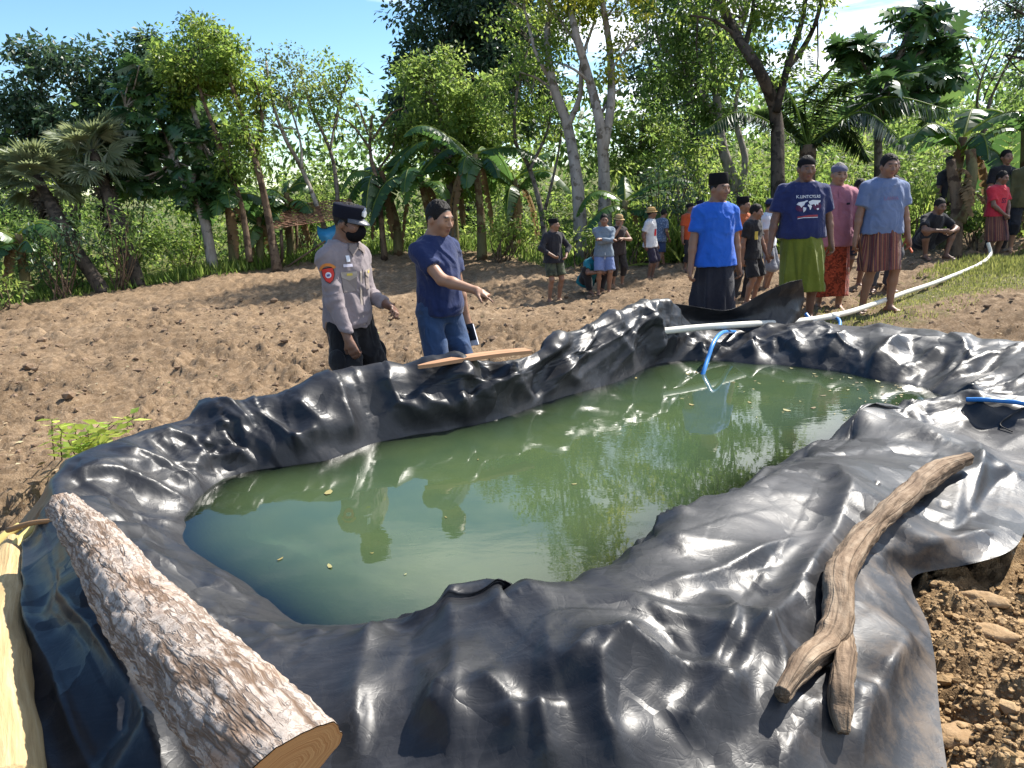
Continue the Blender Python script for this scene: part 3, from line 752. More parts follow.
def build_left_trunk():
    A, M, B = PZ(14, 548, .03), PZ(0, 660, .07), PZ(6, 800, .07)
    base = empty('peeled_stem', M - [0, 0, .08], 'pale peeled plant stem with torn fibres beside the black plastic', 'stem')
    s = NT('peeled_fibre'); c = s.attr('uvw', 'Color'); g = s.noise(s.map(c, (1, 1, .07)), 60, 5, .7, .3); n = s.noise(c, 5, 3, .6)
    col = s.mix(s.math('MULTIPLY', n, .6), s.ramp(g, [(.3, (.22, .14, .06)), (.52, (.42, .30, .15)), (.75, (.56, .46, .29))]), (.50, .38, .20))
    m = s.done(s.bsdf(col, .8, s.bump(g, .8, .008), spec=.2))
    def disp(q, t): return .010 * fbm(q * np.array([1, 1, .2]), 20, 3, 321) + .012 * fbm(q, 5, 2, 322)
    v, f, uvw, path, r = wood_tube([A, M, B], [.060, .074, .078, .078], 40, 120, disp, 4)
    n = len(v); mk('stem_body', v, f + [list(range(40))[::-1], list(range(n - 40, n))], m, base, attrs={'uvw': uvw})
    for (pa, pb, ra, rb, lab) in (((8, 530), (62, 520), .012, .008, 'thin brown stick lying across the end of the peeled stem'),):
        p0, p1 = PZ(*pa, .12), PZ(*pb, .20)
        v, f = tube(catmull([p0, (p0 + p1) / 2 + [0, 0, .01], p1], 12), np.linspace(ra, rb, 12), 8)
        tag(mk('stick', v, f, simple_mat('brown_stick', (.23, .13, .06), .8)), lab, 'stick')
    for i, (pa, pb, ra, lab) in enumerate((((4, 560), (34, 528), .022, 'yellow plant stalk lying beside the brown stick, the longer one'), ((-4, 545), (20, 526), .02, 'short yellow plant stalk at the very edge beside the longer one'))):
        p0, p1 = PZ(*pa, .06), PZ(*pb, .10)
        v, f = tube(catmull([p0, (p0 + p1) / 2 + [0, 0, .006], p1], 12), np.linspace(ra, ra * .8, 12), 12)
        tag(mk('stalk', v, f, simple_mat('yellow_stalk', (.52, .43, .15), .6)), lab, 'stalk', 'yellow stalks')
build_left_trunk()

def build_plank():
    A, B = PZ(418, 367, .37), PZ(528, 351, .37)
    ax = unit(B - A); L = np.linalg.norm(B - A); sd = unit(np.cross([0, 0, 1], ax)); up = np.cross(ax, sd)
    n = 24; t = np.linspace(0, 1, n); w = .052 * np.interp(t, [0, .12, .5, 1], [.12, .6, .95, 1.0]); th = .011
    cen = A + np.outer(t * L, ax) + np.outer(.012 * np.sin(t * 3), up)
    sec = [(-1, -1), (1, -1), (1, 1), (-1, 1)]
    v = np.stack([cen + sd * (w * a)[:, None] + up * (th * b) for a, b in sec], 1).reshape(-1, 3)
    i = np.arange(n - 1)[:, None] * 4; j = np.arange(4)[None]; k = (j + 1) % 4
    f = np.stack([i + j, i + k, i + 4 + k, i + 4 + j], -1).reshape(-1, 4)
    uvw = np.column_stack([np.tile([0, .1, .1, 0], n), np.tile([0, 0, .02, .02], n), np.repeat(t * L, 4)])
    o = mk('wooden_plank', v, [f, [3, 2, 1, 0], [4 * n - 4, 4 * n - 3, 4 * n - 2, 4 * n - 1]], fresh_wood_mat('red_brown_board', (.28, .14, .075), (.42, .24, .135)), smooth=False, attrs={'uvw': uvw})
    tag(o, 'reddish wooden plank resting on the crest behind the pond', 'plank')
build_plank()

def gz(x, y, l=0.0): return np.array([x, y, float(G([(x, y)])[0]) + l])

PIPE_PX = [(655, 332, 5.82), (700, 327.5, 6.0), (745, 324.5, 6.25), (800, 321, 6.8), (845, 313, 7.4), (880, 302, 8.3), (910, 291, 9.3), (945, 282, 10.3), (972, 272, 11.2), (985, 263, 11.9), (990.5, 254, 12.1), (988, 243, 12.15)]
def build_pipe():
    w = np.array([P(*q) for q in PIPE_PX])
    path = catmull(w, 140); zz = np.maximum(path[:, 2], np.where(np.arange(140) > 51, G(path) + .05, -9)); zz = np.convolve(np.pad(zz, 9, 'edge'), np.ones(19) / 19, 'valid'); path[45:126, 2] = zz[45:126]
    base = empty('white_pipe', path[70], 'long white plastic pipe running from the pond rim across the grass', 'pipe')
    m = simple_mat('white_pvc', (.60, .575, .50), .5, .35, .22, 5, .05)
    v, f = tube(path, .0265, 16, cap=False); mk('pipe_tube', v, f, m, base)
    v2, f2 = tube(path[:6], .0222, 16, cap=False)
    ax = unit(path[0] - path[1])
    th = np.linspace(0, 2 * math.pi, 16, endpoint=False)
    ringv = np.concatenate([v[:16], v2[:16]]); ff = np.array([[i, (i + 1) % 16, 16 + (i + 1) % 16, 16 + i] for i in range(16)])
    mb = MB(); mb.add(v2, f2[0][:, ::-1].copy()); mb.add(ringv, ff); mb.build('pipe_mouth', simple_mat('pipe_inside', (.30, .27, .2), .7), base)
    v, f = tube(path[46:49] + 0, .030, 16); mk('coupling', v, f, m, base)
build_pipe()

def build_hoses():
    m = simple_mat('blue_hose_plastic', (.035, .20, .52), .35, .5, .1, 30, .03)
    pts = [PZ(672, 470, -.55), PZ(690, 415, -.28), PZ(702, 377, -.02), P(708, 358, 5.62), P(714, 342, 5.72), P(722, 333, 5.95), P(732, 332, 6.28), P(745, 333, 6.45), P(770, 331, 6.62), P(800, 330.5, 6.75), P(826, 330, 6.9), P(839, 327, 7.05), P(838, 319, 7.2), P(826, 318.5, 7.25), P(812, 324, 7.1)]
    pa = catmull(pts, 160); pa[70:, 2] = np.maximum(pa[70:, 2], .02)
    v, f = tube(pa, .0165, 10); tag(mk('blue_hose', v, f, m), 'blue hose dipping into the water under the white pipe', 'hose')
    pts = [P(806, 314, 7.0), P(812, 322, 6.92), P(819, 331, 6.85), P(821, 333, 6.8)]
    v, f = tube(catmull(pts, 60), .0165, 10); tag(mk('blue_hose', v, f, m), 'short light blue hose end hooked over the white pipe', 'hose')
    pts = [hit(966, 403, .02), hit(985, 403.5, .022), hit(1005, 405, .022), hit(1024, 407.5, .022), hit(1060, 415, .022), hit(1120, 425, .022)]
    v, f = tube(catmull(pts, 60), .013, 10); tag(mk('blue_hose', v, f, m), 'blue hose lying on the plastic near the bare branch', 'hose')
    pts = [hit(1040, 400, .008), hit(1022, 410, .008), hit(1010, 417, .008), hit(1000, 426, .008), hit(1012, 433, .008)]
    v, f = tube(catmull(pts, 40), .004, 6); tag(mk('cord', v, f, simple_mat('black_cord', (.02, .02, .02), .7)), 'thin black cord lying on the plastic beside the blue hose', 'cord')
build_hoses()

def sheet(name, rowsA, n=60, m=30, mat=None, parent=None, relief=.02, seed=0, dust=.4, dscale=5.0):
    """film patch through rows of 3-D points"""
    rows = np.stack([catmull(r, n) for r in rowsA]); g = np.stack([catmull(rows[:, k], m) for k in range(n)])
    p = g.reshape(-1, 3)
    i = np.arange(n - 1)[:, None] * m; j = np.arange(m - 1)[None]
    f = np.stack([i + j, i + m + j, i + m + j + 1, i + j + 1], -1).reshape(-1, 4)
    du = np.gradient(g, axis=0); dv = np.gradient(g, axis=1); N = np.cross(du, dv).reshape(-1, 3); N /= np.linalg.norm(N, axis=1)[:, None] + 1e-9
    if relief:
        p = p + N * (relief * (fbm(p, dscale, 3, seed) + .55 * ridged(p, dscale * .8, 2, seed + 3)))[:, None]
    o = mk(name, p, f, mat, parent, attrs={'dust': np.full(len(p), dust)})
    md = o.modifiers.new('film', 'SOLIDIFY'); md.thickness = .003; md.offset = 0
    md = o.modifiers.new('smooth', 'SUBSURF'); md.levels = 1; md.render_levels = 1
    return o

def build_flaps():
    m = LINER.data.materials[0]
    # the part of the sheet pulled up behind the pipe
    top = [P(664, 302, 6.05), P(690, 306, 6.2), P(722, 310, 6.35), P(742, 305, 6.42), P(765, 292, 6.42), P(786, 283, 6.44), P(802, 279, 6.46)]
    mid = [P(667, 318, 6.12), P(692, 320, 6.36), P(722, 321, 6.52), P(748, 317, 6.5), P(770, 310, 6.52), P(790, 303, 6.56), P(804, 297, 6.62)]
    low = [P(670, 334, 6.15), P(694, 335, 6.3), P(720, 334, 6.42), P(745, 333, 6.45), P(768, 333, 6.42), P(785, 332, 6.44), P(800, 318, 6.6)]
    sheet('raised_flap', [top, mid, low], 110, 44, m, LINER, .012, 401, .25, 5)
build_flaps()

# ---------------------------------------------------------------- loose soil, stones, floating leaves
def ico(sub=1):
    bm = bmesh.new(); bmesh.ops.create_icosphere(bm, subdivisions=sub, radius=1)
    v = np.array([q.co for q in bm.verts]); f = np.array([[a.index for a in p.verts] for p in bm.faces]); bm.free(); return v, f
ICO1, ICO2, ICO3 = ico(1), ico(2), ico(3)

def clod_mat(name, cols):
    s = NT(name); c = s.coord(); n = s.noise(c, 30, 5, .7)
    col = s.mix(s.attr('rnd'), s.ramp(n, [(.3, cols[0]), (.7, cols[1])]), s.ramp(n, [(.3, cols[1]), (.7, cols[2])]))
    return s.done(s.bsdf(col, .95, s.bump(n, .8, .012), spec=.12))

def build_clods():
    rr = np.random.default_rng(21)
    pts = []
    while len(pts) < 6500:                    # heaped subsoil on the right bank
        px, py = rr.uniform(890, 1090), rr.uniform(500, 800)
        p = PZ(px, py, -.08)[:2]
        pts.append((p[0], p[1], rr.lognormal(-5.45, .55), 1))
    for k in range(2600):                     # crumbs over the field
        u = rr.uniform(0, 1); d = 4 + 11 * u; x = rr.uniform(-1, 1) * d * .75
        pts.append((x, d, rr.lognormal(-4.35, .5) * (.8 + .06 * d), 0))
    P_ = np.array(pts); d = poly_dist(P_[:, :2], HEM[:, :2]); gr = poly_dist(P_[:, :2], GRASS_R)
    keep = (d < -0.015) & (P_[:, 1] < field_edge_y(P_[:, 0]) - .3) & ((gr < 0) | (rr.uniform(size=len(P_)) < .15)); P_ = P_[keep]
    zz = G(P_[:, :2]) + heap(P_[:, :2], d[keep])
    for kind, nm, cols in ((1, 'crumbled_subsoil', [(.22, .14, .065), (.32, .21, .105), (.44, .31, .18)]), (0, 'soil_crumbs', [(.10, .066, .042), (.18, .125, .083), (.28, .20, .14)])):
        mb = MB(); sel = np.where(P_[:, 3] == kind)[0]
        v0, f0 = ICO1
        for q in sel:
            x, y, s, _ = P_[q]; s = min(s, .026 if kind else .09)
            v = v0 * (1 + .45 * vnoise(v0 + rr.uniform(0, 50, 3), 1.3, 5))[:, None] * np.array([rr.uniform(.7, 1.5), rr.uniform(.7, 1.3), rr.uniform(.5, .9)]) * s
            a = rr.uniform(0, 6.28); ca, sa = math.cos(a), math.sin(a)
            v = np.column_stack([v[:, 0] * ca - v[:, 1] * sa, v[:, 0] * sa + v[:, 1] * ca, v[:, 2]])
            mb.add(v + [x, y, zz[q] + s * .25], f0, rr.uniform(0, 1))
        tag(mb.build(nm, clod_mat(nm, cols), smooth=False), kind='stuff')
    big = [((1003, 628), .062, (1.6, .9, .35), 'large flat brown clod of earth beside the edge of the black plastic'), ((962, 722), .05, (1.5, .9, .35), 'pale flat earth slab lowest of the clods by the plastic'),
           ((985, 598), .045, (1.7, .7, .4), 'long narrow clod of earth topmost beside the black plastic'), ((1010, 690), .04, (1.2, 1, .5), 'roundish ochre earth lump between two flat clods')]
    for (px, s, sc, lab) in big:
        p = PZ(*px, -.06); z = float(G([p[:2]])[0])
        v0, f0 = ICO3; v = v0 * (1 + .35 * vnoise(v0 + rr.uniform(0, 50, 3), 1.5, 8) + .12 * vnoise(v0, 4, 9))[:, None] * np.array(sc) * s
        a = rr.uniform(-.6, .3); ca, sa = math.cos(a), math.sin(a)
        v = np.column_stack([v[:, 0] * ca - v[:, 1] * sa, v[:, 0] * sa + v[:, 1] * ca, v[:, 2]])
        tag(mk('earth_clod', v + [p[0], p[1], z + s * .12], f0, clod_mat('earth_clod', [(.19, .115, .055), (.29, .19, .10), (.40, .28, .17)]), attrs={'rnd': np.full(len(v), rr.uniform(.2, .9))}), lab, 'clod', 'big clods of earth on the bank')
build_clods()

def build_floaters():
    rr = np.random.default_rng(33); mb = MB()
    for k in range(105):
        if k < 95: px, py = 905 - rr.exponential(70), rr.uniform(366, 420)
        else: px, py = rr.uniform(250, 700), rr.uniform(430, 600)
        p = PZ(px, py, .004); 
        if poly_dist(p[None, :2], catmull(ST_W, 100, True)[:, :2])[0] < .05: continue
        s = rr.lognormal(-4.6, .45); a = rr.uniform(0, 6.28); e = rr.uniform(.3, .6)
        th = np.linspace(0, 6.28, 7)[:-1]; v = np.column_stack([np.cos(th) * s, np.sin(th) * s * e, .002 * np.cos(th * 2)])
        ca, sa = math.cos(a), math.sin(a)
        v = np.column_stack([v[:, 0] * ca - v[:, 1] * sa, v[:, 0] * sa + v[:, 1] * ca, v[:, 2]]) + p
        mb.add(v, [[0, 1, 2, 3, 4, 5]], rr.uniform(0, 1))
    s = NT('fallen_leaf_on_water'); col = s.ramp(s.attr('rnd'), [(0, (.10, .065, .025)), (.5, (.24, .19, .06)), (1, (.26, .26, .12))])
    tag(mb.build('floating_leaves', s.done(s.bsdf(col, .6))), kind='stuff')
build_floaters()

def build_litter():
    rr = np.random.default_rng(55); n = 5200; d = rr.uniform(3.2, 15, n); x = rr.uniform(-.8, .8, n) * d; xy = np.column_stack([x, d])
    k = (poly_dist(xy, HEM[:, :2]) < -.04) & (d < field_edge_y(x)) & (rr.uniform(size=n) < .45 + .5 * vnoise(xy, .8, 61)); xy = xy[k]; n = len(xy)
    p = np.column_stack([xy, G(xy) + .012]); a = rr.uniform(0, 6.28, n); D = np.column_stack([np.cos(a), np.sin(a), rr.uniform(-.05, .25, n)])
    mb = MB(); straw = rr.uniform(size=n) < .5
    add_leaves(mb, p, D, np.tile([0, 0, 1.0], (n, 1)) + rr.normal(size=(n, 3)) * .3, np.where(straw, rr.uniform(.05, .14, n), rr.uniform(.03, .07, n)), np.where(straw, .007, rr.uniform(.015, .035, n)), rr.uniform(0, 1, n), .2)
    s = NT('field_litter'); s.done(s.bsdf(s.ramp(s.attr('rnd'), [(0, (.09, .06, .04)), (.45, (.30, .225, .14)), (.8, (.42, .35, .22)), (.93, (.12, .15, .05))]), .85, spec=.15))
    tag(mb.build('field_litter', s.m, smooth=False), kind='stuff')
# ---------------------------------------------------------------- people: one implicit surface per body, clothes as surfaces of their own
def surface_nets(D, org, h):
    nx, ny, nz = D.shape
    S = D < 0
    corners = [(i, j, k) for i in (0, 1) for j in (0, 1) for k in (0, 1)]
    cnt = sum(S[i:nx - 1 + i, j:ny - 1 + j, k:nz - 1 + k].astype(np.int8) for i, j, k in corners)
    act = (cnt > 0) & (cnt < 8)
    idx = np.full(act.shape, -1, np.int64); c = np.argwhere(act); idx[act] = np.arange(len(c))
    acc = np.zeros((len(c), 3)); n = np.zeros(len(c))
    val = {q: D[c[:, 0] + q[0], c[:, 1] + q[1], c[:, 2] + q[2]] for q in corners}
    for a in corners:
        for ax in range(3):
            if a[ax]: continue
            b = list(a); b[ax] = 1; b = tuple(b)
            va, vb = val[a], val[b]; m = (va < 0) != (vb < 0)
            t = np.where(m, va / np.where(m, va - vb, 1), 0)
            q = np.array(a, float)[None] + np.zeros((len(c), 3)); q[:, ax] += t
            acc += q * m[:, None]; n += m
    v = (c + acc / np.maximum(n, 1)[:, None]) * h + org
    F = []
    for ax in range(3):
        u, w = [(1, 2), (2, 0), (0, 1)][ax]
        sl0 = [slice(None)] * 3; sl1 = [slice(None)] * 3; sl0[ax] = slice(0, -1); sl1[ax] = slice(1, None)
        e = S[tuple(sl0)] != S[tuple(sl1)]; neg = S[tuple(sl0)]
        q = np.argwhere(e)
        q = q[(q[:, u] > 0) & (q[:, w] > 0) & (q[:, u] < D.shape[u] - 1) & (q[:, w] < D.shape[w] - 1)]
        def at(du, dw):
            r = q.copy(); r[:, u] -= du; r[:, w] -= dw; return idx[r[:, 0], r[:, 1], r[:, 2]]
        f = np.stack([at(1, 1), at(0, 1), at(0, 0), at(1, 0)], -1)
        flip = ~neg[q[:, 0], q[:, 1], q[:, 2]]
        f[flip] = f[flip][:, ::-1]; F.append(f)
    F = np.concatenate(F); F = F[(F >= 0).all(1)]
    return v, F

class SDF:
    """list of primitives, each evaluated only near itself"""
    def __init__(s): s.p = []
    def cone(s, a, b, ra, rb, k=.02, flat=False):
        a, b = np.asarray(a, float), np.asarray(b, float)
        def f(P):
            ab = b - a; t = np.clip(((P - a) @ ab) / (ab @ ab + 1e-12), 0, 1)
            d = np.linalg.norm(P - a - t[..., None] * ab, axis=-1) - (ra + (rb - ra) * t)
            return np.maximum(d, (P - b) @ (ab / np.linalg.norm(ab))) if flat else d
        r = max(ra, rb); s.p.append((f, np.minimum(a, b) - r, np.maximum(a, b) + r, k, 1))
    def ell(s, c, r, R=np.eye(3), k=.02, sign=1):
        c, r = np.asarray(c, float), np.asarray(r, float)
        def f(P):
            q = (P - c) @ R
            l = np.linalg.norm(q / r, axis=-1); g = np.linalg.norm(q / (r * r), axis=-1) + 1e-9
            return l * (l - 1) / g
        m = r.max(); s.p.append((f, c - m, c + m, k, sign))
    def loft(s, o, R, zs, rx, ry, yo=None, k=.03, inflate=0.0, zcap=None, power=2.3):
        """stacked elliptical sections along the local z of frame (o,R)"""
        zs, rx, ry = map(lambda t: np.asarray(t, float), (zs, rx, ry)); yo = np.zeros_like(zs) if yo is None else np.asarray(yo, float)
        z0, z1 = (zs[0], zs[-1]) if zcap is None else zcap
        def f(P):
            q = (P - o) @ R
            z = q[..., 2]; a = np.interp(z, zs, rx) + inflate; b = np.interp(z, zs, ry) + inflate
            x, y = np.abs(q[..., 0]) / a, np.abs(q[..., 1] - np.interp(z, zs, yo)) / b
            l = (x ** power + y ** power) ** (1 / power)
            d = (l - 1) * np.minimum(a, b)
            return np.maximum(d, np.maximum(z0 - z, z - z1))
        m = max(rx.max(), ry.max()) + inflate + .06
        e0, e1 = o + R @ np.array([0, 0, z0]), o + R @ np.array([0, 0, z1])
        s.p.append((f, np.minimum(e0, e1) - m, np.maximum(e0, e1) + m, k, 1))
    def mesh(s, h, cut=()):
        lo = np.min([p[1] for p in s.p if p[4] > 0], 0) - 3 * h - .01; hi = np.max([p[2] for p in s.p if p[4] > 0], 0) + 3 * h + .01
        n = np.ceil((hi - lo) / h).astype(int) + 1
        ax = [lo[i] + np.arange(n[i]) * h for i in range(3)]
        D = np.full(n, .2)
        for f, a, b, k, sign in s.p:
            m = k + 2.5 * h
            i0 = np.clip(np.floor((a - m - lo) / h).astype(int), 0, n - 1); i1 = np.clip(np.ceil((b + m - lo) / h).astype(int) + 1, 1, n)
            sl = tuple(slice(i0[i], i1[i]) for i in range(3))
            X = np.stack(np.meshgrid(*[ax[i][sl[i]] for i in range(3)], indexing='ij'), -1)
            d = f(X); E = D[sl]
            if sign > 0:
                w = np.clip(.5 + .5 * (E - d) / k, 0, 1); D[sl] = E * (1 - w) + d * w - k * w * (1 - w)
            else:
                d = -d; w = np.clip(.5 - .5 * (E - d) / k, 0, 1); D[sl] = E * (1 - w) + d * w + k * w * (1 - w)
        for (o, nrm) in cut:       # keep the side the normal points away from
            X = np.stack(np.meshgrid(*ax, indexing='ij'), -1)
            D = np.maximum(D, (X - np.asarray(o)) @ np.asarray(nrm, float))
        return surface_nets(D, lo, h)

def rot(ax, deg):
    return np.array(Matrix.Rotation(R_(deg), 3, ax))
def two_bone(a, t, l1, l2, hint):
    a, t, hint = map(lambda q: np.asarray(q, float), (a, t, hint))
    d = t - a; L = np.linalg.norm(d); L2 = min(L, (l1 + l2) * .998); u = d / L; t = a + u * L2
    x = (l1 * l1 - l2 * l2 + L2 * L2) / (2 * L2); y = math.sqrt(max(l1 * l1 - x * x, 0))
    hp = hint - u * (hint @ u); hp = unit(hp) if np.linalg.norm(hp) > 1e-6 else np.array([0, 1.0, 0])
    return a + u * x + hp * y, t

_cloth_cache = {}
def cloth_mat(col, kind='plain', name=None):
    key = (tuple(col), kind)
    if key in _cloth_cache: return _cloth_cache[key]
    s = NT(name or 'cloth_' + kind); c = s.coord(); n = s.noise(c, 14, 4, .6); wv = s.noise(c, 220, 2, .6); big = s.noise(c, 5, 3, .55, .4)
    dk = tuple(q * .82 for q in col)
    base = s.mix(n, dk, tuple(min(1, q * 1.12) for q in col)); rough = .85
    uv = s.attr('uvw', 'Color')
    if kind == 'stripes':       # woven sarong stripes running down
        sx = s.n('ShaderNodeSeparateXYZ', i_Vector=uv)
        w = s.noise(s.n('ShaderNodeCombineXYZ', i_X=s.math('MULTIPLY', (sx, 0), 9.0)), 4, 3, .7)
        base = s.ramp((w, 0), [(.30, (.04, .03, .035)), (.42, (.17, .035, .03)), (.50, (.05, .03, .04)), (.56, (.34, .16, .07)), (.62, (.20, .05, .05)), (.72, (.06, .05, .07))])
    if kind == 'batik':
        vz = s.n('ShaderNodeTexVoronoi', i_Vector=uv, i_Scale=26); bz = s.noise(uv, 18, 4, .7, 1.5)
        base = s.mix(s.ramp(bz, [(.46, (0, 0, 0)), (.54, (1, 1, 1))]), base, tuple(q * .35 for q in col))
        base = s.mix(s.ramp((vz, 'Distance'), [(.12, (.6, .6, .6)), (.2, (0, 0, 0))]), base, (min(1, col[0] * 1.9), min(1, col[1] * 2.2), min(1, col[2] * 2.0)))
    if kind == 'camo':
        base = s.ramp(s.noise(c, 11, 3, .5), [(.40, (.022, .026, .018)), (.5, tuple(col)), (.6, (.07, .08, .045))])
    if kind == 'denim':
        base = s.mix(s.ramp(big, [(.4, (0, 0, 0)), (.7, (1, 1, 1))]), base, tuple(q * 1.7 for q in col))
    if kind == 'pattern':
        vz = s.n('ShaderNodeTexVoronoi', i_Vector=c, i_Scale=38)
        base = s.mix(s.ramp((vz, 'Distance'), [(.25, (.8, .8, .8)), (.4, (0, 0, 0))]), base, (.35, .40, .48))
    base = s.mix(s.math('MULTIPLY', s.ramp(s.noise(c, 3.2, 5, .65), [(.46, (0, 0, 0)), (.72, (1, 1, 1))]), .32), base, tuple(min(.8, q * 1.25 + .035) for q in col))
    h = s.math('ADD', s.math('MULTIPLY', big, 1.0), s.math('MULTIPLY', wv, .06))
    m = s.done(s.bsdf(base, rough, s.bump(h, .9, .035), spec=.15, Sheen_Weight=.15))
    _cloth_cache[key] = m
    return m

def skin_mat():
    if 'skin' in _cloth_cache: return _cloth_cache['skin']
    s = NT('skin'); c = s.coord(); n = s.noise(c, 60, 3, .6)
    m = s.done(s.bsdf(s.attr('col', 'Color'), .5, s.bump(n, .12, .003), spec=.4, Subsurface_Weight=.06, Subsurface_Scale=.01))
    _cloth_cache['skin'] = m; return m
def hair_mat(col=(.012, .010, .009)):
    key = ('hair', col)
    if key not in _cloth_cache:
        s = NT('hair'); c = s.coord(); n = s.noise(s.map(c, (1, 1, .3)), 160, 3, .7)
        _cloth_cache[key] = s.done(s.bsdf(s.mix(n, tuple(q * .6 for q in col), tuple(q * 1.3 for q in col)), .7, s.bump(n, .6, .006), spec=.2))
    return _cloth_cache[key]
def felt(name, col, rough=.9, spec=.1): 
    key = ('felt', name, col)
    if key not in _cloth_cache: _cloth_cache[key] = simple_mat(name, col, rough, spec, .15, 60, .2)
    return _cloth_cache[key]

def displace(v, f, amp, sc, seed, down=1.0):
    """cloth creases: push along vertex normals"""
    a, b, c = v[f[:, 0]], v[f[:, 1]], v[f[:, 2]]
    fn = np.cross(b - a, c - a); n = np.zeros_like(v)
    for k in range(f.shape[1]): np.add.at(n, f[:, k], fn)
    n /= np.linalg.norm(n, axis=1)[:, None] + 1e-12
    q = v * np.array([1, 1, down]) + .10 * np.column_stack([vnoise(v, 5, seed + 1), vnoise(v, 5, seed + 2), vnoise(v, 5, seed + 3)])
    return v + n * (amp * (1.5 * ridged(q, sc, 2, seed) + .8 * vnoise(q, sc * .6, seed + 5)))[:, None]

class Person:
    def __init__(s, name, label, loc, heading, H=1.68, h=.012, skin=(.24, .13, .085), group=None, **pose):
        s.H, s.k, s.h = H, H / 1.663, h; s.heading = heading
        s.root = empty('person', loc, label, 'person', group)
        s.root.rotation_euler = (0, 0, R_(heading))
        s.pose = p = dict(pelvis=(0, 0, .93), lean=0, side=0, twist=0, yaw=0, nod=0, tilt=0, wl=(.25, -.05, .80), wr=(-.25, -.05, .80), el=(.5, .7, 0), er=(-.5, .7, 0),
                 fl=(.11, -.02, 0), fr=(-.11, .0, 0), kl=(.15, -1, .1), kr=(-.15, -1, .1), hl='relaxed', hr='relaxed', belly=0.0, wide=1.0, nl=None, nr=None, dl=None, dr=None, toe=12)
        p.update(pose); s.skin = np.array(skin)
        s.seed = sum(map(ord, label)) % 997
        # skeleton
        s.P0 = np.array(p['pelvis'], float)
        s.Rt = rot('Z', p['twist']) @ rot('Y', p['side']) @ rot('X', -p['lean'] * -1)
        w = p['wide']
        T = lambda q: s.P0 + s.Rt @ np.array(q, float)
        s.T = T
        s.sh = {1: T((.168 * w, .012, .398)), -1: T((-.168 * w, .012, .398))}
        s.hip = {1: s.P0 + rot('Z', p['twist'] * .4) @ np.array([.088, 0, -.04]), -1: s.P0 + rot('Z', p['twist'] * .4) @ np.array([-.088, 0, -.04])}
        s.neck = T((0, .012, .49))
        s.Rh = s.Rt @ rot('Z', p['yaw']) @ rot('Y', p['tilt']) @ rot('X', p['nod'])
        s.hc = T((0, -.014, .498)) + s.Rh @ np.array([0, -.014, .120])
        s.el, s.wr, s.kn, s.an = {}, {}, {}, {}
        for sd, wk, ek, fk, kk in ((1, 'wl', 'el', 'fl', 'kl'), (-1, 'wr', 'er', 'fr', 'kr')):
            s.el[sd], s.wr[sd] = two_bone(s.sh[sd], p[wk], .285, .25, p[ek])
            ank = np.array(p[fk], float) + [0, .0, .075]
            s.kn[sd], s.an[sd] = two_bone(s.hip[sd], ank, .425, .42, p[kk])
    # ---- helpers
    def out(s, name, v, f, mat, parent=None, attrs=None, smooth=True, world=False):
        return mk(name, np.asarray(v) * s.k, f, mat, parent or s.root, smooth, False, attrs)
    TZ = [-.10, -.05, 0, .10, .20, .30, .38, .44, .475, .50, .515]
    TX = [.125, .155, .162, .142, .150, .163, .166, .150, .115, .075, .055]
    TY = [.085, .105, .110, .098, .105, .112, .108, .092, .078, .064, .056]
    def hand(s, S, w, d, n, sd, mode):
        """palm, four unequal bent fingers and a thumb; d along the hand, n out of the palm"""
        d = unit(d); n = unit(n - d * (n @ d)); x = np.cross(d, n) * sd      # x points to the thumb side
        rmin = max(.0078, s.h * .72)
        S.cone(w, w + d * .045, .024, .028, .02)
        for q in (-.026, -.009, .009, .026):
            S.cone(w + d * .03 + x * q * .7, w + d * .088 + x * q, .0145, .0125, .012)
        curl = {'relaxed': (22, 38, 30), 'fist': (75, 95, 60), 'point': (75, 95, 60), 'flat': (4, 6, 5), 'grip': (48, 62, 45)}[mode]
        for i, (q, L) in enumerate(((.027, .072), (.009, .080), (-.009, .074), (-.026, .058))):
            c = (6, 8, 6) if (mode == 'point' and i == 0) else tuple(a + 4 * i for a in curl)
            b = w + d * .088 + x * q; ang = 0; spl = x * q * .10
            for seg, (fr, r) in enumerate(((.45, 1.0), (.31, .93), (.24, .85))):
                ang += R_(c[seg]); e = b + (d * math.cos(ang) + n * math.sin(ang) + spl * 2) * L * fr
                S.cone(b, e, rmin * r * 1.08, rmin * r, .004); b = e
        t0 = w + d * .028 + x * .024; t1 = t0 + unit(x * .8 + d * .75 + n * .35) * .036; t2 = t1 + unit(x * (.35 if mode not in ('fist', 'grip') else -.2) + d * .9 + n * .45) * .030; t3 = t2 + unit(x * (.15 if mode not in ('fist', 'grip') else -.5) + d * .85 + n * .5) * .024
        S.cone(t0, t1, .0155, .0125, .012); S.cone(t1, t2, rmin * 1.3, rmin * 1.2, .006); S.cone(t2, t3, rmin * 1.2, rmin, .004)
    def body(s):
        p = s.pose; S = SDF(); w = p['wide']; b = p['belly']
        TY = np.array(s.TY) + b * np.array([0, .4, .8, 1, .8, .3, 0, 0, 0, 0, 0]) * .5; yo = -b * np.array([0, .4, .8, 1, .8, .3, 0, 0, 0, 0, 0]) * .5
        S.loft(s.P0, s.Rt, s.TZ, np.array(s.TX) * w * .97, TY * .97, yo)
        # neck and head
        S.cone(s.T((0, .015, .47)), s.hc + s.Rh @ np.array([0, .020, -.05]), .062, .056, .03)
        hc, Rh = s.hc, s.Rh
        H = lambda q: hc + Rh @ np.array(q, float)
        S.ell(H((0, .012, .022)), (.074, .093, .094), Rh, .03); S.ell(H((0, -.026, -.048)), (.056, .062, .064), Rh, .035); S.ell(H((0, -.064, -.092)), (.022, .020, .018), Rh, .03)
        S.ell(H((0, -.052, -.006)), (.060, .038, .060), Rh, .03)
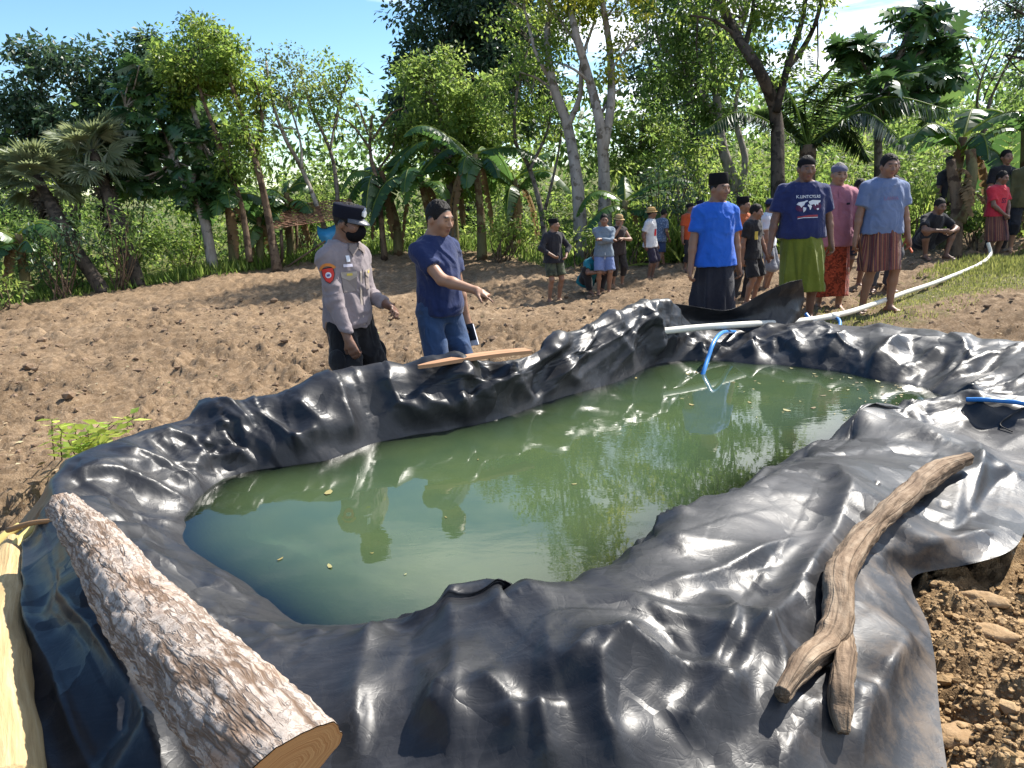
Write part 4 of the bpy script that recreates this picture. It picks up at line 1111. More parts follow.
        for q in (1, -1):
            S.ell(H((q * .046, -.062, -.024)), (.022, .020, .022), Rh, .025)      # cheekbone
            S.ell(H((q * .031, -.094, .006)), (.018, .014, .012), Rh, .012, -1)   # eye socket
            S.ell(H((q * .077, .012, -.010)), (.011, .024, .032), Rh, .010)       # ear
            S.ell(H((q * .031, -.079, .005)), (.0135, .0135, .0125), Rh, .003)    # eyeball under the lid
            S.ell(H((q * .016, -.098, -.036)), (.010, .010, .008), Rh, .008)      # nostril wing
        S.cone(H((-.034, -.085, .024)), H((.034, -.085, .024)), .010, .010, .014)
        S.cone(H((0, -.088, .012)), H((0, -.113, -.030)), .008, .0125, .012)
        S.ell(H((0, -.088, -.060)), (.022, .010, .006), Rh, .006); S.ell(H((0, -.086, -.070)), (.019, .010, .006), Rh, .006)
        for sd, hk, nk, dk in ((1, 'hl', 'nl', 'dl'), (-1, 'hr', 'nr', 'dr')):
            S.cone(s.T((.045 * sd * w, .014, .448)), s.sh[sd], .046, .052, .05)
            mid = s.sh[sd] * .55 + s.el[sd] * .45
            S.cone(s.sh[sd], s.el[sd], .052, .040, .03)
            fm = s.el[sd] * .7 + s.wr[sd] * .3
            S.cone(s.el[sd], fm, .039, .040, .02); S.cone(fm, s.wr[sd], .039, .026, .02)
            d = s.wr[sd] - s.el[sd] if p[dk] is None else np.array(p[dk], float)
            n = np.array([-sd, -.2, 0.0]) if p[nk] is None else np.array(p[nk], float)
            s.hand(S, s.wr[sd], d, n, sd, p[hk])
        for sd in (1, -1):
            hp, kn, an = s.hip[sd], s.kn[sd], s.an[sd]
            S.cone(hp + [0, .01, 0], kn, .082, .052, .05)
            cm = kn * .66 + an * .34 + (0.018 * unit(np.cross(np.cross(an - kn, [0, -1, 0.01]), an - kn)) * -1)
            S.cone(kn, cm, .050, .052, .025); S.cone(cm, an, .050, .034, .03)
            fd = rot('Z', (1 if sd > 0 else -1) * p['toe']) @ np.array([0, -1.0, 0])
            base = an + [0, 0, -.075]; side = np.cross(fd, [0, 0, 1.0]) * -sd
            S.cone(base + [0, 0, .030] - fd * .035, base + [0, 0, .045] + fd * .03, .034, .036, .025)
            S.cone(base + [0, 0, .045] + fd * .02, base + [0, 0, .024] + fd * .125, .036, .022, .02)
            S.cone(base + [0, 0, .024] + fd * .115 - side * .025, base + [0, 0, .024] + fd * .115 + side * .02, .022, .022, .01)
            r = max(.0085, s.h * .72)
            for q, L in ((-.032, .175), (-.014, .172), (.003, .165), (.018, .156), (.031, .145)):
                S.cone(base + fd * .115 + side * -q * .9 + [0, 0, .018], base + fd * L + side * -q + [0, 0, .012], r * (1.35 if q == -.032 else 1), r * (1.2 if q == -.032 else .9), .005)
        v, f = S.mesh(s.h)
        q = (v - s.hc) @ s.Rh
        col = s.skin[None] * (1 + .10 * fbm(v, 12, 2, s.seed))[:, None]
        def spot(c, r): return np.exp(-(((q - np.array(c)) / np.array(r)) ** 2).sum(1))
        lip = np.clip(spot((0, -.095, -.065), (.024, .02, .011)) * 1.3, 0, 1)[:, None]
        col = col * (1 - lip) + lip * np.array([.17, .06, .05])
        for e in (1, -1):
            br = np.clip(1.5 * spot((e * .033, -.09, .028), (.021, .02, .0065)), 0, 1)[:, None]; col = col * (1 - br) + br * np.array([.015, .011, .010])
            if s.h > .009:
                ey = np.clip(1.3 * spot((e * .031, -.09, .005), (.014, .02, .007)), 0, 1)[:, None]; col = col * (1 - ey) + ey * np.array([.02, .014, .012])
        hl = sstep(-.004, .006, q[:, 2] - .070 + .72 * (q[:, 1] + .085) + .006 * vnoise(v, 90, 4)) * (q[:, 2] > -.075); hl = hl[:, None]; col = col * (1 - hl) + hl * np.array([.014, .011, .010])
        o = s.out('body', v, f, skin_mat(), attrs={'col': col})
        if s.h <= .009:
            for e in (1, -1):
                c = np.array([e * .031, -.0795, .004]); vv = ICO3[0] * .0125 * np.array([1, 1, .62]); dirv = unit([0, -1, 0]); m = (ICO3[0] @ dirv)
                cc = np.where((m > .72)[:, None], np.array([[.012, .008, .006]]), np.array([[.10, .08, .07]]))
                s.out('eye', (vv + c) @ s.Rh.T + s.hc, ICO3[1], skin_mat(), o, attrs={'col': cc})
        return o
    def hair(s, top=.010, back=-.055, front=.055, side=-.01, col=(.012, .010, .009), vol=1.0):
        S = SDF(); hc, Rh = s.hc, s.Rh
        S.ell(hc + Rh @ np.array([0, .014, .024]), np.array([.0765, .0955, .096]) * vol + top * .5, Rh, .01)
        # hairline: keep what lies behind a slanting front plane and above the nape
        S.ell(hc + Rh @ np.array([0, -.105, -.024]), (.088, .078, .094 + (.085 - front) * .4), Rh, .012, -1)
        S.ell(hc + Rh @ np.array([0, .03, -.165]), (.15, .15, .165 + back), Rh, .02, -1)
        for e in (1, -1): S.ell(hc + Rh @ np.array([e * .092, -.050, -.045 + side]), (.036, .055, .062), Rh, .012, -1)
        v, f = S.mesh(s.h * .8)
        q = (v - hc)
        v = v + unit(Rh @ np.array([0, 0, 1.0])) * (.010 * ridged(v, 60, 2, s.seed))[:, None]
        s.out('hair', v, f, hair_mat(col))
    def shirt(s, col, name='t_shirt', hem=-.10, sleeve=.62, loose=1.0, kind='plain', neck=.485, amp=.007, open_=0, flare=0.0, tuck=False, sl_r=.066):
        p = s.pose; w = p['wide']; b = p['belly']; S = SDF()
        zs = [hem - .02, hem, .0, .10, .22, .32, .39, .44, .475, .50, .52]
        rx = np.array([.198 + flare, .197 + flare, .190, .172, .168, .174, .174, .154, .116, .082, .066]) * w * (1 + .03 * loose)
        ry = np.array([.145 + flare, .144 + flare, .138, .120, .118, .122, .118, .102, .086, .072, .06]) + .006 * loose + b * np.array([.6, .6, .8, 1, .8, .3, 0, 0, 0, 0, 0]) * .5
        yo = -b * np.array([.6, .6, .8, 1, .8, .3, 0, 0, 0, 0, 0]) * .5
        S.loft(s.P0, s.Rt, zs, rx, ry, yo, zcap=(hem, neck))
        for sd in (1, -1):
            S.cone(s.T((.045 * sd * w, .012, .446)), s.sh[sd], .050, .058, .05)
            e = s.el[sd]
            if sleeve <= 1:
                S.cone(s.sh[sd], s.sh[sd] + (e - s.sh[sd]) * sleeve, sl_r * .92, sl_r * .97 + .004 * loose, .04, True)
            else:
                S.cone(s.sh[sd], e, sl_r * .93, .052, .045); S.cone(e, e + (s.wr[sd] - e) * (sleeve - 1), .052, .041, .025, True)
        cuts = [(s.P0 + s.Rt @ np.array([0, 0, hem]), s.Rt @ np.array([0, 0, -1.0]))]
        # sleeves end square to the arm
        if sleeve <= 1:
            pass
        v, f = S.mesh(s.h, cuts)
        v = displace(v, f, amp, 9, s.seed + 3, .55)
        q = (v - s.P0) @ s.Rt
        o = s.out(name, v, f, cloth_mat(col, kind, None), attrs={'uvw': np.column_stack([np.arctan2(q[:, 0], -q[:, 1]) * .17, q[:, 2], np.zeros(len(q))])})
        s.shirt_o = o; s.shirt_v, s.shirt_f = v, f
        return o
    def trousers(s, col, name='trousers', to=1.95, kind='plain', r=(.096, .078, .062), amp=.008, top=.06):
        S = SDF()
        S.loft(s.P0, s.Rt, [-.11, -.05, 0, .08], np.array([.13, .158, .158, .140]) * s.pose['wide'], [.10, .114, .112, .098], zcap=(-.11, top))
        for sd in (1, -1):
            hp, kn, an = s.hip[sd], s.kn[sd], s.an[sd]
            if to <= 1: S.cone(hp, hp + (kn - hp) * to, min(r[0], .098), r[0] + (r[1] - r[0]) * to + .004, .04, True)
            else:
                S.cone(hp, kn, min(r[0], .098), r[1], .04); S.cone(kn, kn + (an - kn) * (to - 1), r[1], r[2], .03, True)
        v, f = S.mesh(s.h); v = displace(v, f, amp, 8, s.seed + 9, .6)
        s.out(name, v, f, cloth_mat(col, kind), attrs={'uvw': v})
    def sarong(s, col, hem=.30, kind='plain', name='sarong', w0=.175, w1=.20, d0=.125, d1=.15, folds=9, seed=0, flare_x=0.0, top=1.0, knot=True):
        nth, nz = 96, 46
        th = np.linspace(-math.pi, math.pi, nth, endpoint=False); t = np.linspace(0, 1, nz)
        rr = np.random.default_rng(seed + 3)
        T, TH = np.meshgrid(t, th, indexing='ij')
        fold = np.zeros_like(T)
        for k in range(folds):
            c = rr.uniform(-math.pi, math.pi); wd = rr.uniform(.10, .26); d = (TH - c + .35 * rr.normal() * T + math.pi) % (2 * math.pi) - math.pi
            fold += rr.uniform(.022, .055) * np.exp(-(np.abs(d) / (.6 * wd)) ** 1.3) * (.35 + .65 * T) * rr.choice([1, 1, -1])
        wrap = .018 * np.exp(-np.maximum(((TH - .15 + .25 * T) % (2 * math.pi)), 0) / .5)          # overlapping edge down the front
        tk = sstep(.0, 1.0, T); tn = 1 - sstep(.10, .42, T); a = w0 + (w1 - w0) * tk - .014 * tn; b = d0 + (d1 - d0) * tk - .012 * tn
        z0 = s.P0[2] + .10 * top; z = z0 + (hem - z0) * T + .012 * np.sin(TH * 2 + 1) * T
        cx = s.P0[0] + (s.kn[1][0] + s.kn[-1][0]) / 2 * T * .6 - s.P0[0] * T * .6 + flare_x * T; cy = s.P0[1] * (1 - T) + ((s.kn[1][1] + s.kn[-1][1]) / 2) * T * .8
        R = 1 + (fold * sstep(.05, .45, T) + wrap * sstep(.1, .4, T)) / .16
        X = cx + a * R * np.sin(TH); Y = cy - b * R * np.cos(TH) - s.pose['belly'] * .4 * (1 - T) * np.maximum(np.cos(TH), 0)
        v = np.stack([X, Y, z], -1).reshape(-1, 3)
        i = np.arange(nz - 1)[:, None] * nth; j = np.arange(nth)[None]; k = (j + 1) % nth
        f = np.stack([i + j, i + nth + j, i + nth + k, i + k], -1).reshape(-1, 4)
        uvw = np.column_stack([(TH * .17).ravel(), z.ravel(), np.zeros(z.size)])
        o = s.out(name, v, f, cloth_mat(col, kind), attrs={'uvw': uvw})
        m = o.modifiers.new('cloth', 'SOLIDIFY'); m.thickness = .006; m.offset = -1
        return o
    # ---- headwear (built in the head frame)
    def ring_loft(s, name, secs, mat, n=36, parent=None, cap=True, tilt=0, smooth=True):
        """secs: (y centre, z, rx, ry) rings from bottom to top"""
        th = np.linspace(0, 2 * math.pi, n, endpoint=False)
        v = np.concatenate([np.column_stack([rx * np.cos(th), cy + ry * np.sin(th), np.full(n, z)]) for cy, z, rx, ry in secs])
        m = len(secs); i = np.arange(m - 1)[:, None] * n; j = np.arange(n)[None]; k = (j + 1) % n
        F = [np.stack([i + j, i + k, i + n + k, i + n + j], -1).reshape(-1, 4)]
        if cap: F.append([int((m - 1) * n + q) for q in range(n)])
        v = v @ rot('X', tilt).T
        return s.out(name, v @ s.Rh.T + s.hc, F, mat, parent, smooth=smooth)
    def peci(s, mat=None, h=.105):
        m = mat or felt('black_velvet', (.010, .010, .012))
        z0 = .040
        return s.ring_loft('cap', [(.014, z0 - .004, .080, .099), (.014, z0, .083, .102), (.014, z0 + h * .93, .079, .100), (.014, z0 + h, .074, .095), (.014, z0 + h + .002, .03, .06)], m, tilt=-4)
    def skullcap(s, col=(.012, .012, .014), name='cap', h=1.0):
        return s.ring_loft(name, [(.014, .030, .080, .099), (.014, .036, .083, .103), (.014, .07, .081, .101), (.014, .098 * h, .066, .085), (.014, .118 * h, .04, .055), (.014, .124 * h, .012, .016)], felt('knit', col), tilt=-6)
    def straw_hat(s, col=(.42, .29, .14)):
        m = felt('straw_weave', col, .8)
        o = s.ring_loft('hat', [(.01, .044, .083, .102), (.01, .075, .086, .104), (.01, .115, .082, .098), (.01, .140, .062, .076), (.01, .150, .02, .03)], m)
        s.ring_loft('brim', [(.01, .030, .125, .148), (.01, .034, .128, .151), (.01, .044, .108, .130), (.01, .055, .084, .102)], m, parent=o, cap=False)
        s.ring_loft('hat_band', [(.01, .050, .0865, .1055), (.01, .064, .088, .107), (.01, .066, .085, .103)], felt('dark_band', (.10, .06, .03)), parent=o, cap=False)
        return o
    def head_cloth(s, col=(.20, .07, .07)):
        m = cloth_mat(col, 'batik')
        o = s.ring_loft('head_cloth', [(.014, .026, .081, .100), (.014, .032, .086, .106), (.014, .06, .085, .105), (.014, .072, .079, .099), (.016, .09, .066, .086), (.016, .108, .03, .04)], m)
        return o
    def on_shirt(s, pts2, origin=(0, .30), offs=.004):
        """drape flat points (x,z in metres on the chest) on to the front of the shirt"""
        bv = BVHTree.FromPolygons([tuple(q) for q in s.shirt_v], [tuple(q) for q in s.shirt_f])
        res = []; d = Vector(s.Rt @ np.array([0, 1.0, 0]))
        for x, z in pts2:
            o = Vector(s.T((x + origin[0], -.5, z + origin[1]))); h = bv.ray_cast(o, d)
            res.append(np.array(h[0] if h[0] is not None else o + d * .38) - np.array(d) * offs)
        return np.array(res)
    def text(s, body, size, origin, mat, parent=None, name='chest_print', bold=.0):
        cu = bpy.data.curves.new('lettering', 'FONT'); cu.body = body; cu.size = size; cu.align_x = 'CENTER'; cu.resolution_u = 2; cu.offset = bold
        o = bpy.data.objects.new('lettering', cu); COL.objects.link(o)
        me = o.to_mesh(); v = np.array([q.co for q in me.vertices]); F = [list(q.vertices) for q in me.polygons]
        o.to_mesh_clear(); bpy.data.objects.remove(o); bpy.data.curves.remove(cu)
        w = s.on_shirt(v[:, :2], origin)
        return s.out(name, w, F, mat, parent or s.shirt_o, smooth=False)
    def patch(s, poly, origin, mat, name='chest_print', parent=None, sub=4, offs=.004):
        """a flat printed shape (list of outlines) draped on the shirt"""
        V, F = [], []
        for q in poly:
            bm = bmesh.new(); vs = [bm.verts.new((a, b, 0)) for a, b in q]; bm.faces.new(vs); bmesh.ops.triangulate(bm, faces=bm.faces[:])
            bmesh.ops.subdivide_edges(bm, edges=bm.edges[:], cuts=2, use_grid_fill=True)
            bmesh.ops.triangulate(bm, faces=bm.faces[:])
            n = len(V); bm.verts.index_update()
            V += [(w.co.x, w.co.y) for w in bm.verts]; F += [[w.index + n for w in g.verts] for g in bm.faces]; bm.free()
        return s.out(name, s.on_shirt(V, origin, offs), F, mat, parent or s.shirt_o, smooth=False)

def stand(px, py, d, hat=0.0):
    """where someone stands whose head (or hat) top is seen at px,py at distance d: ground point and body height"""
    t = P(px, py, d); z = float(G0([t[:2]])[0])
    return np.array([t[0], t[1], z - .005]), t[2] - z - hat
def ink(name, col): return felt(name, col, .8, .15)
BROWN = (.235, .125, .08); DARK = (.17, .088, .058); TAN = (.30, .165, .105)
VERBOSE = False
def put(px, py, d, label, heading, hat=0.0, h=.012, skin=BROWN, H=None, **pose):
    loc, hh = stand(px, py, d, hat)
    if VERBOSE: print('PERSON', label[:40], 'H %.2f' % hh, 'loc', loc.round(2))
    return Person('person', label, loc, heading, H or float(np.clip(hh, 1.2, 1.85)), h, skin, **pose)

def officer():
    s = put(338, 198, 5.0, 'police officer in a grey-brown uniform shirt, black trousers, black cap and mask', 58, .028, .0075, DARK,
            yaw=12, nod=12, wr=(-.17, -.16, .80), er=(-.6, .5, 0), wl=(.15, -.22, 1.0), el=(.35, .9, 0), hr='relaxed', hl='relaxed', nl=(-.4, .5, -.6), wide=.90, lean=2, dr=(.1, -.35, -.9), nr=(.9, .3, -.1))
    s.body(); s.hair(.004, -.03, .06)
    o = s.shirt((.225, .19, .20), 'uniform_shirt', -.06, 1.86, .5, amp=.009, neck=.482, flare=-.012, sl_r=.062)
    s.trousers((.010, .010, .012), amp=.012, r=(.096, .088, .082))
    tan = felt('pocket_flap_cloth', (.36, .31, .27)); dark = ink('placket_line', (.05, .045, .05))
    # placket, pocket flaps with buttons, name tag and badges on the chest
    s.patch([[(-.022, -.34), (-.004, -.34), (-.004, .165), (-.022, .165)]], (.018, .30), tan, 'placket'); s.patch([[(.0, -.34), (.006, -.34), (.006, .16), (.0, .16)]], (.018, .30), dark, 'placket_edge', offs=.005)
    for sx in (-.085, .098):
        pk = s.patch([[(-.048, -.115), (.048, -.115), (.048, .0), (-.048, .0)]], (sx, .30), felt('shirt_pocket', (.25, .21, .195)), 'chest_pocket', offs=.005)
        s.patch([[(-.05, -.02), (-.0, -.045), (.05, -.02), (.05, .012), (-.05, .012)]], (sx, .30), tan, 'pocket_flap', pk, offs=.008)
        s.patch([[(-.018, .003), (.018, .003), (.018, .018), (-.018, .018)]], (sx, .285), ink('gold_thread', (.62, .48, .10)), 'pocket_button', pk, offs=.010)
    s.patch([[(-.03, -.009), (.03, -.009), (.03, .009), (-.03, .009)]], (-.085, .352), ink('white_name_tag', (.66, .62, .72)), 'name_tag', offs=.007)
    s.patch([[(-.014, -.02), (.014, -.02), (.014, .02), (-.014, .02)]], (-.082, .395), ink('white_badge', (.72, .74, .8)), 'badge', offs=.007)
    for sx in (1, -1):       # collar wings
        s.patch([[(.0, .0), (.055 * sx, -.045), (.075 * sx, .0), (.05 * sx, .04), (.02 * sx, .045)]], (.012, .452), felt('collar_cloth', (.21, .175, .165)), 'collar', offs=.012)
    # sleeve patches on his right arm, facing outwards
    a, e = s.sh[-1], s.el[-1]; ax = unit(e - a)
    outw = unit(np.array([-.78, -.62, 0.1]) - ax * (np.array([-.78, -.62, .1]) @ ax)); tg = np.cross(ax, outw)
    bv = BVHTree.FromPolygons([tuple(q) for q in s.shirt_v], [tuple(q) for q in s.shirt_f])
    def arm_patch(outl, t, mat, name, par, off):
        bm = bmesh.new(); vs = [bm.verts.new((x, y, 0)) for x, y in outl]; bm.faces.new(vs); bmesh.ops.triangulate(bm, faces=bm.faces[:]); bmesh.ops.subdivide_edges(bm, edges=bm.edges[:], cuts=3, use_grid_fill=True)
        bmesh.ops.triangulate(bm, faces=bm.faces[:]); bm.verts.index_update(); V, F = [], [[w.index for w in g.verts] for g in bm.faces]
        for w in bm.verts:
            c = a + ax * t - ax * w.co.y + tg * w.co.x + outw * .25; h = bv.ray_cast(Vector(c), Vector(-outw)); q = np.array(h[0]) if h[0] is not None else c - outw * .18
            V.append(q + outw * off)
        bm.free(); return s.out(name, V, F, mat, par, smooth=False)
    shield = [(-.034, .04), (.034, .04), (.036, .0), (.022, -.035), (0, -.052), (-.022, -.035), (-.036, 0)]
    sp = arm_patch([(x * 1.12, y * 1.12) for x, y in shield], .115, ink('patch_border', (.04, .02, .02)), 'sleeve_patch', o, .006)
    arm_patch(shield, .117, ink('patch_red', (.55, .05, .04)), 'patch_field', sp, .008)
    th = np.linspace(0, 6.28, 11)[:-1]
    arm_patch(list(zip(.019 * np.cos(th), .019 * np.sin(th) - .002)), .117, ink('patch_white', (.62, .62, .68)), 'patch_disc', sp, .010)
    arm_patch([(-.008, -.010), (.008, -.010), (.012, .006), (.004, .002), (.0, .010), (-.004, .002), (-.012, .006)], .118, ink('patch_emblem', (.10, .10, .25)), 'patch_emblem', sp, .012)
    t2 = np.linspace(math.pi * .18, math.pi * .82, 7); arc = [(.066 * math.cos(q), .066 * math.sin(q) - .035) for q in t2] + [(.048 * math.cos(q), .048 * math.sin(q) - .035) for q in t2[::-1]]
    arm_patch(arc, .075, ink('patch_orange', (.56, .20, .05)), 'shoulder_tab', o, .007)
    # cap with peak and badge
    blk = felt('cap_cloth', (.012, .013, .022))
    c = s.ring_loft('cap', [(.012, .030, .083, .102), (.012, .036, .0855, .1045), (.010, .080, .087, .106), (.008, .106, .089, .109), (.008, .112, .085, .105), (.008, .115, .05, .06)], blk, tilt=-3)
    n = 15; t = np.linspace(-1.15, 1.15, n); rows = []
    for q, (dz, r) in enumerate(((0, 1.0), (-.008, 1.28), (-.022, 1.52), (-.028, 1.55), (-.016, 1.28), (-.010, 1.0))):
        rows.append(np.column_stack([.083 * np.sin(t) * (1 + (r - 1) * .25), .012 - .102 * np.cos(t) * (1 + (r - 1) * 1.0 * np.cos(t)), np.full(n, .040 + dz)]))
    v = np.concatenate(rows); i = np.arange(5)[:, None] * n; j = np.arange(n - 1)[None]; f = np.stack([i + j, i + j + 1, i + n + j + 1, i + n + j], -1).reshape(-1, 4)
    s.out('peak', v @ s.Rh.T + s.hc, f, felt('cap_peak', (.05, .055, .07), .4, .5), c)
    bd = [(-.017, -.018), (.0, -.026), (.017, -.018), (.019, .004), (.008, .016), (.0, .034), (-.008, .016), (-.019, .004)]
    v = np.array([(x, -.101 - .004 - .002 * (y > .02), y + .083) for x, y in bd] + [(x * 1.02, -.092, y + .083) for x, y in bd]); m = len(bd)
    s.out('cap_badge', v @ s.Rh.T + s.hc, [list(range(m))] + [[i, i + m, (i + 1) % m + m, (i + 1) % m] for i in range(m)], felt('silver_badge', (.6, .62, .66), .4, .6), c, smooth=False)
    # black mask with ear loops
    S = SDF(); H = lambda q: s.hc + s.Rh @ np.array(q, float)
    S.ell(H((0, -.046, -.056)), (.066, .068, .058), s.Rh, .02); S.ell(H((0, -.088, -.030)), (.030, .036, .034), s.Rh, .03); S.ell(H((0, .06, -.05)), (.12, .075, .12), s.Rh, .01, -1)
    v, f = S.mesh(.006); o2 = s.out('face_mask', v, f, felt('black_mask', (.008, .008, .010)))
    for sd in (1, -1):
        v, f = tube([H((sd * .055, -.05, -.03)), H((sd * .074, -.02, -.005)), H((sd * .083, .015, .012)), H((sd * .082, .028, -.01)), H((sd * .070, .0, -.045)), H((sd * .055, -.04, -.07))], .0022, 5, cap=False); s.out('ear_loop', v, f, felt('black_mask', (.008, .008, .010)), o2)
    # belt and cargo pocket
    v = s.P0 + np.array([0, 0, .02]); 
    S = SDF(); kn, hp = s.kn[-1], s.hip[-1]; c0 = hp * .45 + kn * .55
    S.ell(c0 + [-.085, .0, 0], (.030, .075, .085)); v, f = S.mesh(.01); s.out('cargo_pocket', v, f, cloth_mat((.010, .010, .012)))
    S = SDF(); kn, hp = s.kn[1], s.hip[1]; c0 = hp * .45 + kn * .55
    S.ell(c0 + [.085, -.01, 0], (.030, .075, .085)); v, f = S.mesh(.01); s.out('cargo_pocket', v, f, cloth_mat((.010, .010, .012)))
officer()

def pointing_man():
    s = put(433, 200, 5.35, 'man in a navy t-shirt and blue jeans pointing at the pond', 46, 0, .0075, TAN,
            yaw=8, nod=12, wr=(-.01, -.41, 1.07), er=(-.7, .1, -.6), hr='point', dr=(.28, -.9, -.36), nr=(.1, -.2, -1), wl=(.235, -.04, .80), el=(.5, .7, 0), hl='grip', nl=(-.9, -.3, 0), wide=.86, belly=.04)
    s.body(); s.hair(.008, -.045, .05, vol=1.0)
    s.shirt((.015, .026, .088), 't_shirt', -.055, .60, .4, amp=.008, flare=-.014)
    s.trousers((.022, .045, .10), 'jeans', kind='denim', amp=.009, r=(.092, .078, .068))
    # white-edged dark phone and paper held in his left hand
    w = s.wr[1]; d = unit(s.wr[1] - s.el[1])
    Rz = rot('Z', 20) @ rot('X', -15)
    root = Vector(s.root.location); M = Matrix.Rotation(R_(s.heading), 3, 'Z')
    def placed(v): return [tuple(root + M @ Vector(tuple(np.asarray(q) * s.k))) for q in v]
    c = w + d * .10 + np.array([-.022, -.03, -.02])
    v, f = box_v(c, (.012, .095, .155), Rz)
    b = empty('notebook', placed([c])[0], 'dark phone on white paper held low in the hand of the pointing man', 'notebook')
    mk('paper', placed(v), f, felt('white_paper', (.7, .7, .76)), b, smooth=False)
    v, f = box_v(c + Rz @ np.array([-.011, -.01, .025]), (.008, .075, .125), Rz)
    mk('phone', placed(v), f, felt('phone_glass', (.02, .022, .03), .15, .6), b, smooth=False)
pointing_man()

def right_men():
    # bright blue tee, velvet cap, dark sarong
    s = put(718, 172, 7.25, 'man in a bright blue t-shirt, tall black velvet cap and dark sarong', 14, .032, .009, BROWN, yaw=16, nod=2,
            wr=(-.27, -.03, .80), wl=(.27, .0, .80), wide=1.03, belly=.02)
    s.body(); s.hair(.003, -.035, .07); s.shirt((.016, .10, .47), 't_shirt', -.115, .68, 1.3, flare=.012, amp=.007); s.peci()
    o = s.sarong((.016, .016, .024), .16, 'plain', seed=1, w1=.205, d1=.16); 
    g = s.pose
    # big dark man: navy tee with printed map, olive sarong
    s = put(806, 154, 7.8, 'burly man in a navy t-shirt printed with a map, wearing an olive green sarong', 2, .018, .009, DARK, yaw=-3, nod=6,
            wr=(-.315, -.03, .80), wl=(.31, -.03, .82), wide=1.20, belly=.05, fl=(.13, -.03, 0), fr=(-.12, .02, 0))
    s.body(); s.hair(.003, -.03, .07); s.shirt((.016, .024, .088), 't_shirt', -.055, .72, 1.2, amp=.006, sl_r=.074); s.skullcap(h=.92)
    s.sarong((.125, .145, .018), .34, 'plain', seed=4, w0=.205, w1=.215, d0=.15, d1=.16, folds=12)
    wh, rd, pk = ink('white_print', (.60, .62, .66)), ink('red_print', (.30, .05, .06)), ink('maroon_print', (.085, .028, .07))
    s.text('K.LINTCYS.RS', .040, (0, .335), wh, bold=.0007)
    land = [[(-.12, .02), (-.105, .04), (-.05, .048), (-.022, .06), (-.015, .05), (-.04, .036), (-.05, .012), (-.062, .006), (-.075, -.012), (-.09, .006)],
            [(-.06, -.006), (-.03, -.012), (-.035, -.034), (-.055, -.058), (-.06, -.03)],
            [(-.008, .045), (.03, .06), (.12, .055), (.115, .038), (.095, .03), (.09, .008), (.075, .024), (.06, .0), (.05, .022), (.03, .016), (.012, .012), (.0, .024)],
            [(-.014, .02), (.012, .012), (.026, .002), (.012, -.03), (.004, -.034), (-.004, -.006), (-.018, .006)], [(.072, -.022), (.1, -.018), (.096, -.034), (.08, -.038)]]
    circ = lambda x, y, r: [(x + r * math.cos(q), y + r * .8 * math.sin(q)) for q in np.linspace(0, 6.28, 14)[:-1]]
    s.patch([circ(-.085, -.015, .042)], (0, .255), pk, offs=.005); s.patch([circ(.08, .0, .048)], (0, .255), pk, offs=.005)
    s.patch(land, (0, .255), wh, offs=.0075)
    s.patch([[(-.11, -.012), (-.06, -.002), (.09, .0), (.09, .018), (0, .018), (-.11, .004)]], (0, .155), rd, offs=.005); s.patch([[(-.11, -.020), (-.06, -.010), (.09, -.009), (.09, -.003), (-.06, -.004), (-.11, -.013)]], (0, .155), wh, offs=.0065)
    # pink shirt, orange-red sarong, head cloth
    s = put(839, 161, 8.5, 'older man in a pink shirt, orange red sarong and wrapped head cloth', -6, .02, .010, TAN, yaw=4, nod=5,
            wr=(-.27, -.02, .80), wl=(.27, .0, .80), wide=1.03, belly=.04)
    s.body(); s.hair(.003, -.03, .07, col=(.16, .15, .15)); s.shirt((.37, .145, .185), 'shirt', -.17, 1.55, 1.2, amp=.008, flare=.012); s.head_cloth((.10, .10, .16))
    s.sarong((.36, .055, .022), .20, 'batik', seed=7, w1=.19, d1=.16)
    s.patch([[(-.03, -.045), (.03, -.045), (.03, .03), (-.03, .03)]], (.085, .27), felt('pink_pocket', (.34, .13, .17)), 'pocket'); s.patch([[(-.014, 0), (.03, 0), (.03, .022), (-.014, .022)]], (.085, .285), ink('phone_in_pocket', (.03, .02, .03)), 'pocket_phone', offs=.007)
    s.patch([[(-.012, -.3), (.012, -.3), (.012, .17), (-.012, .17)]], (0, .30), felt('pink_placket', (.34, .13, .17)), 'placket')
    # grey-blue tee, striped sarong
    s = put(888, 154, 8.15, 'man in a grey blue t-shirt and a short striped sarong standing by the pipe', 4, 0, .009, BROWN, yaw=-2, nod=6,
            wr=(-.285, -.02, .80), wl=(.285, -.05, .80), wide=1.10, belly=.045, fl=(.12, -.10, 0), fr=(-.13, .0, 0), toe=22)
    s.body(); s.hair(.008, -.045, .05); s.shirt((.13, .175, .30), 't_shirt', -.075, .68, 1.2, amp=.007, sl_r=.072)
    s.sarong((.2, .06, .05), .47, 'stripes', seed=9, w0=.19, w1=.195, d0=.14, d1=.14, folds=7)
    s.text('LANVA', .052, (.0, .27), ink('faded_print', (.20, .15, .26)), bold=.001)
    # cigarette-sized orange thing held in his left hand
    c = s.wr[1] + unit(s.wr[1] - s.el[1]) * .10
    root = Vector(s.root.location); M = Matrix.Rotation(R_(s.heading), 3, 'Z')
    v, f = box_v(c + np.array([-.01, -.045, -.03]), (.012, .09, .022), rot('X', 40))
    tag(mk('lighter', [tuple(root + M @ Vector(tuple(q * s.k))) for q in v], f, felt('orange_plastic', (.6, .13, .05), .5), smooth=False), 'small orange packet held in the hand of the grey shirt man', 'packet')
    # somebody in teal half hidden between them, somebody's dark head behind
    s = put(858, 205, 10.5, 'person in teal half hidden behind the pink shirt man', 10, 0, .013, DARK, H=1.5)
    s.body(); s.hair(.01, -.05, .05); s.shirt((.012, .13, .13), 't_shirt', -.1, .65); s.trousers((.02, .02, .03), to=.9, name='shorts')
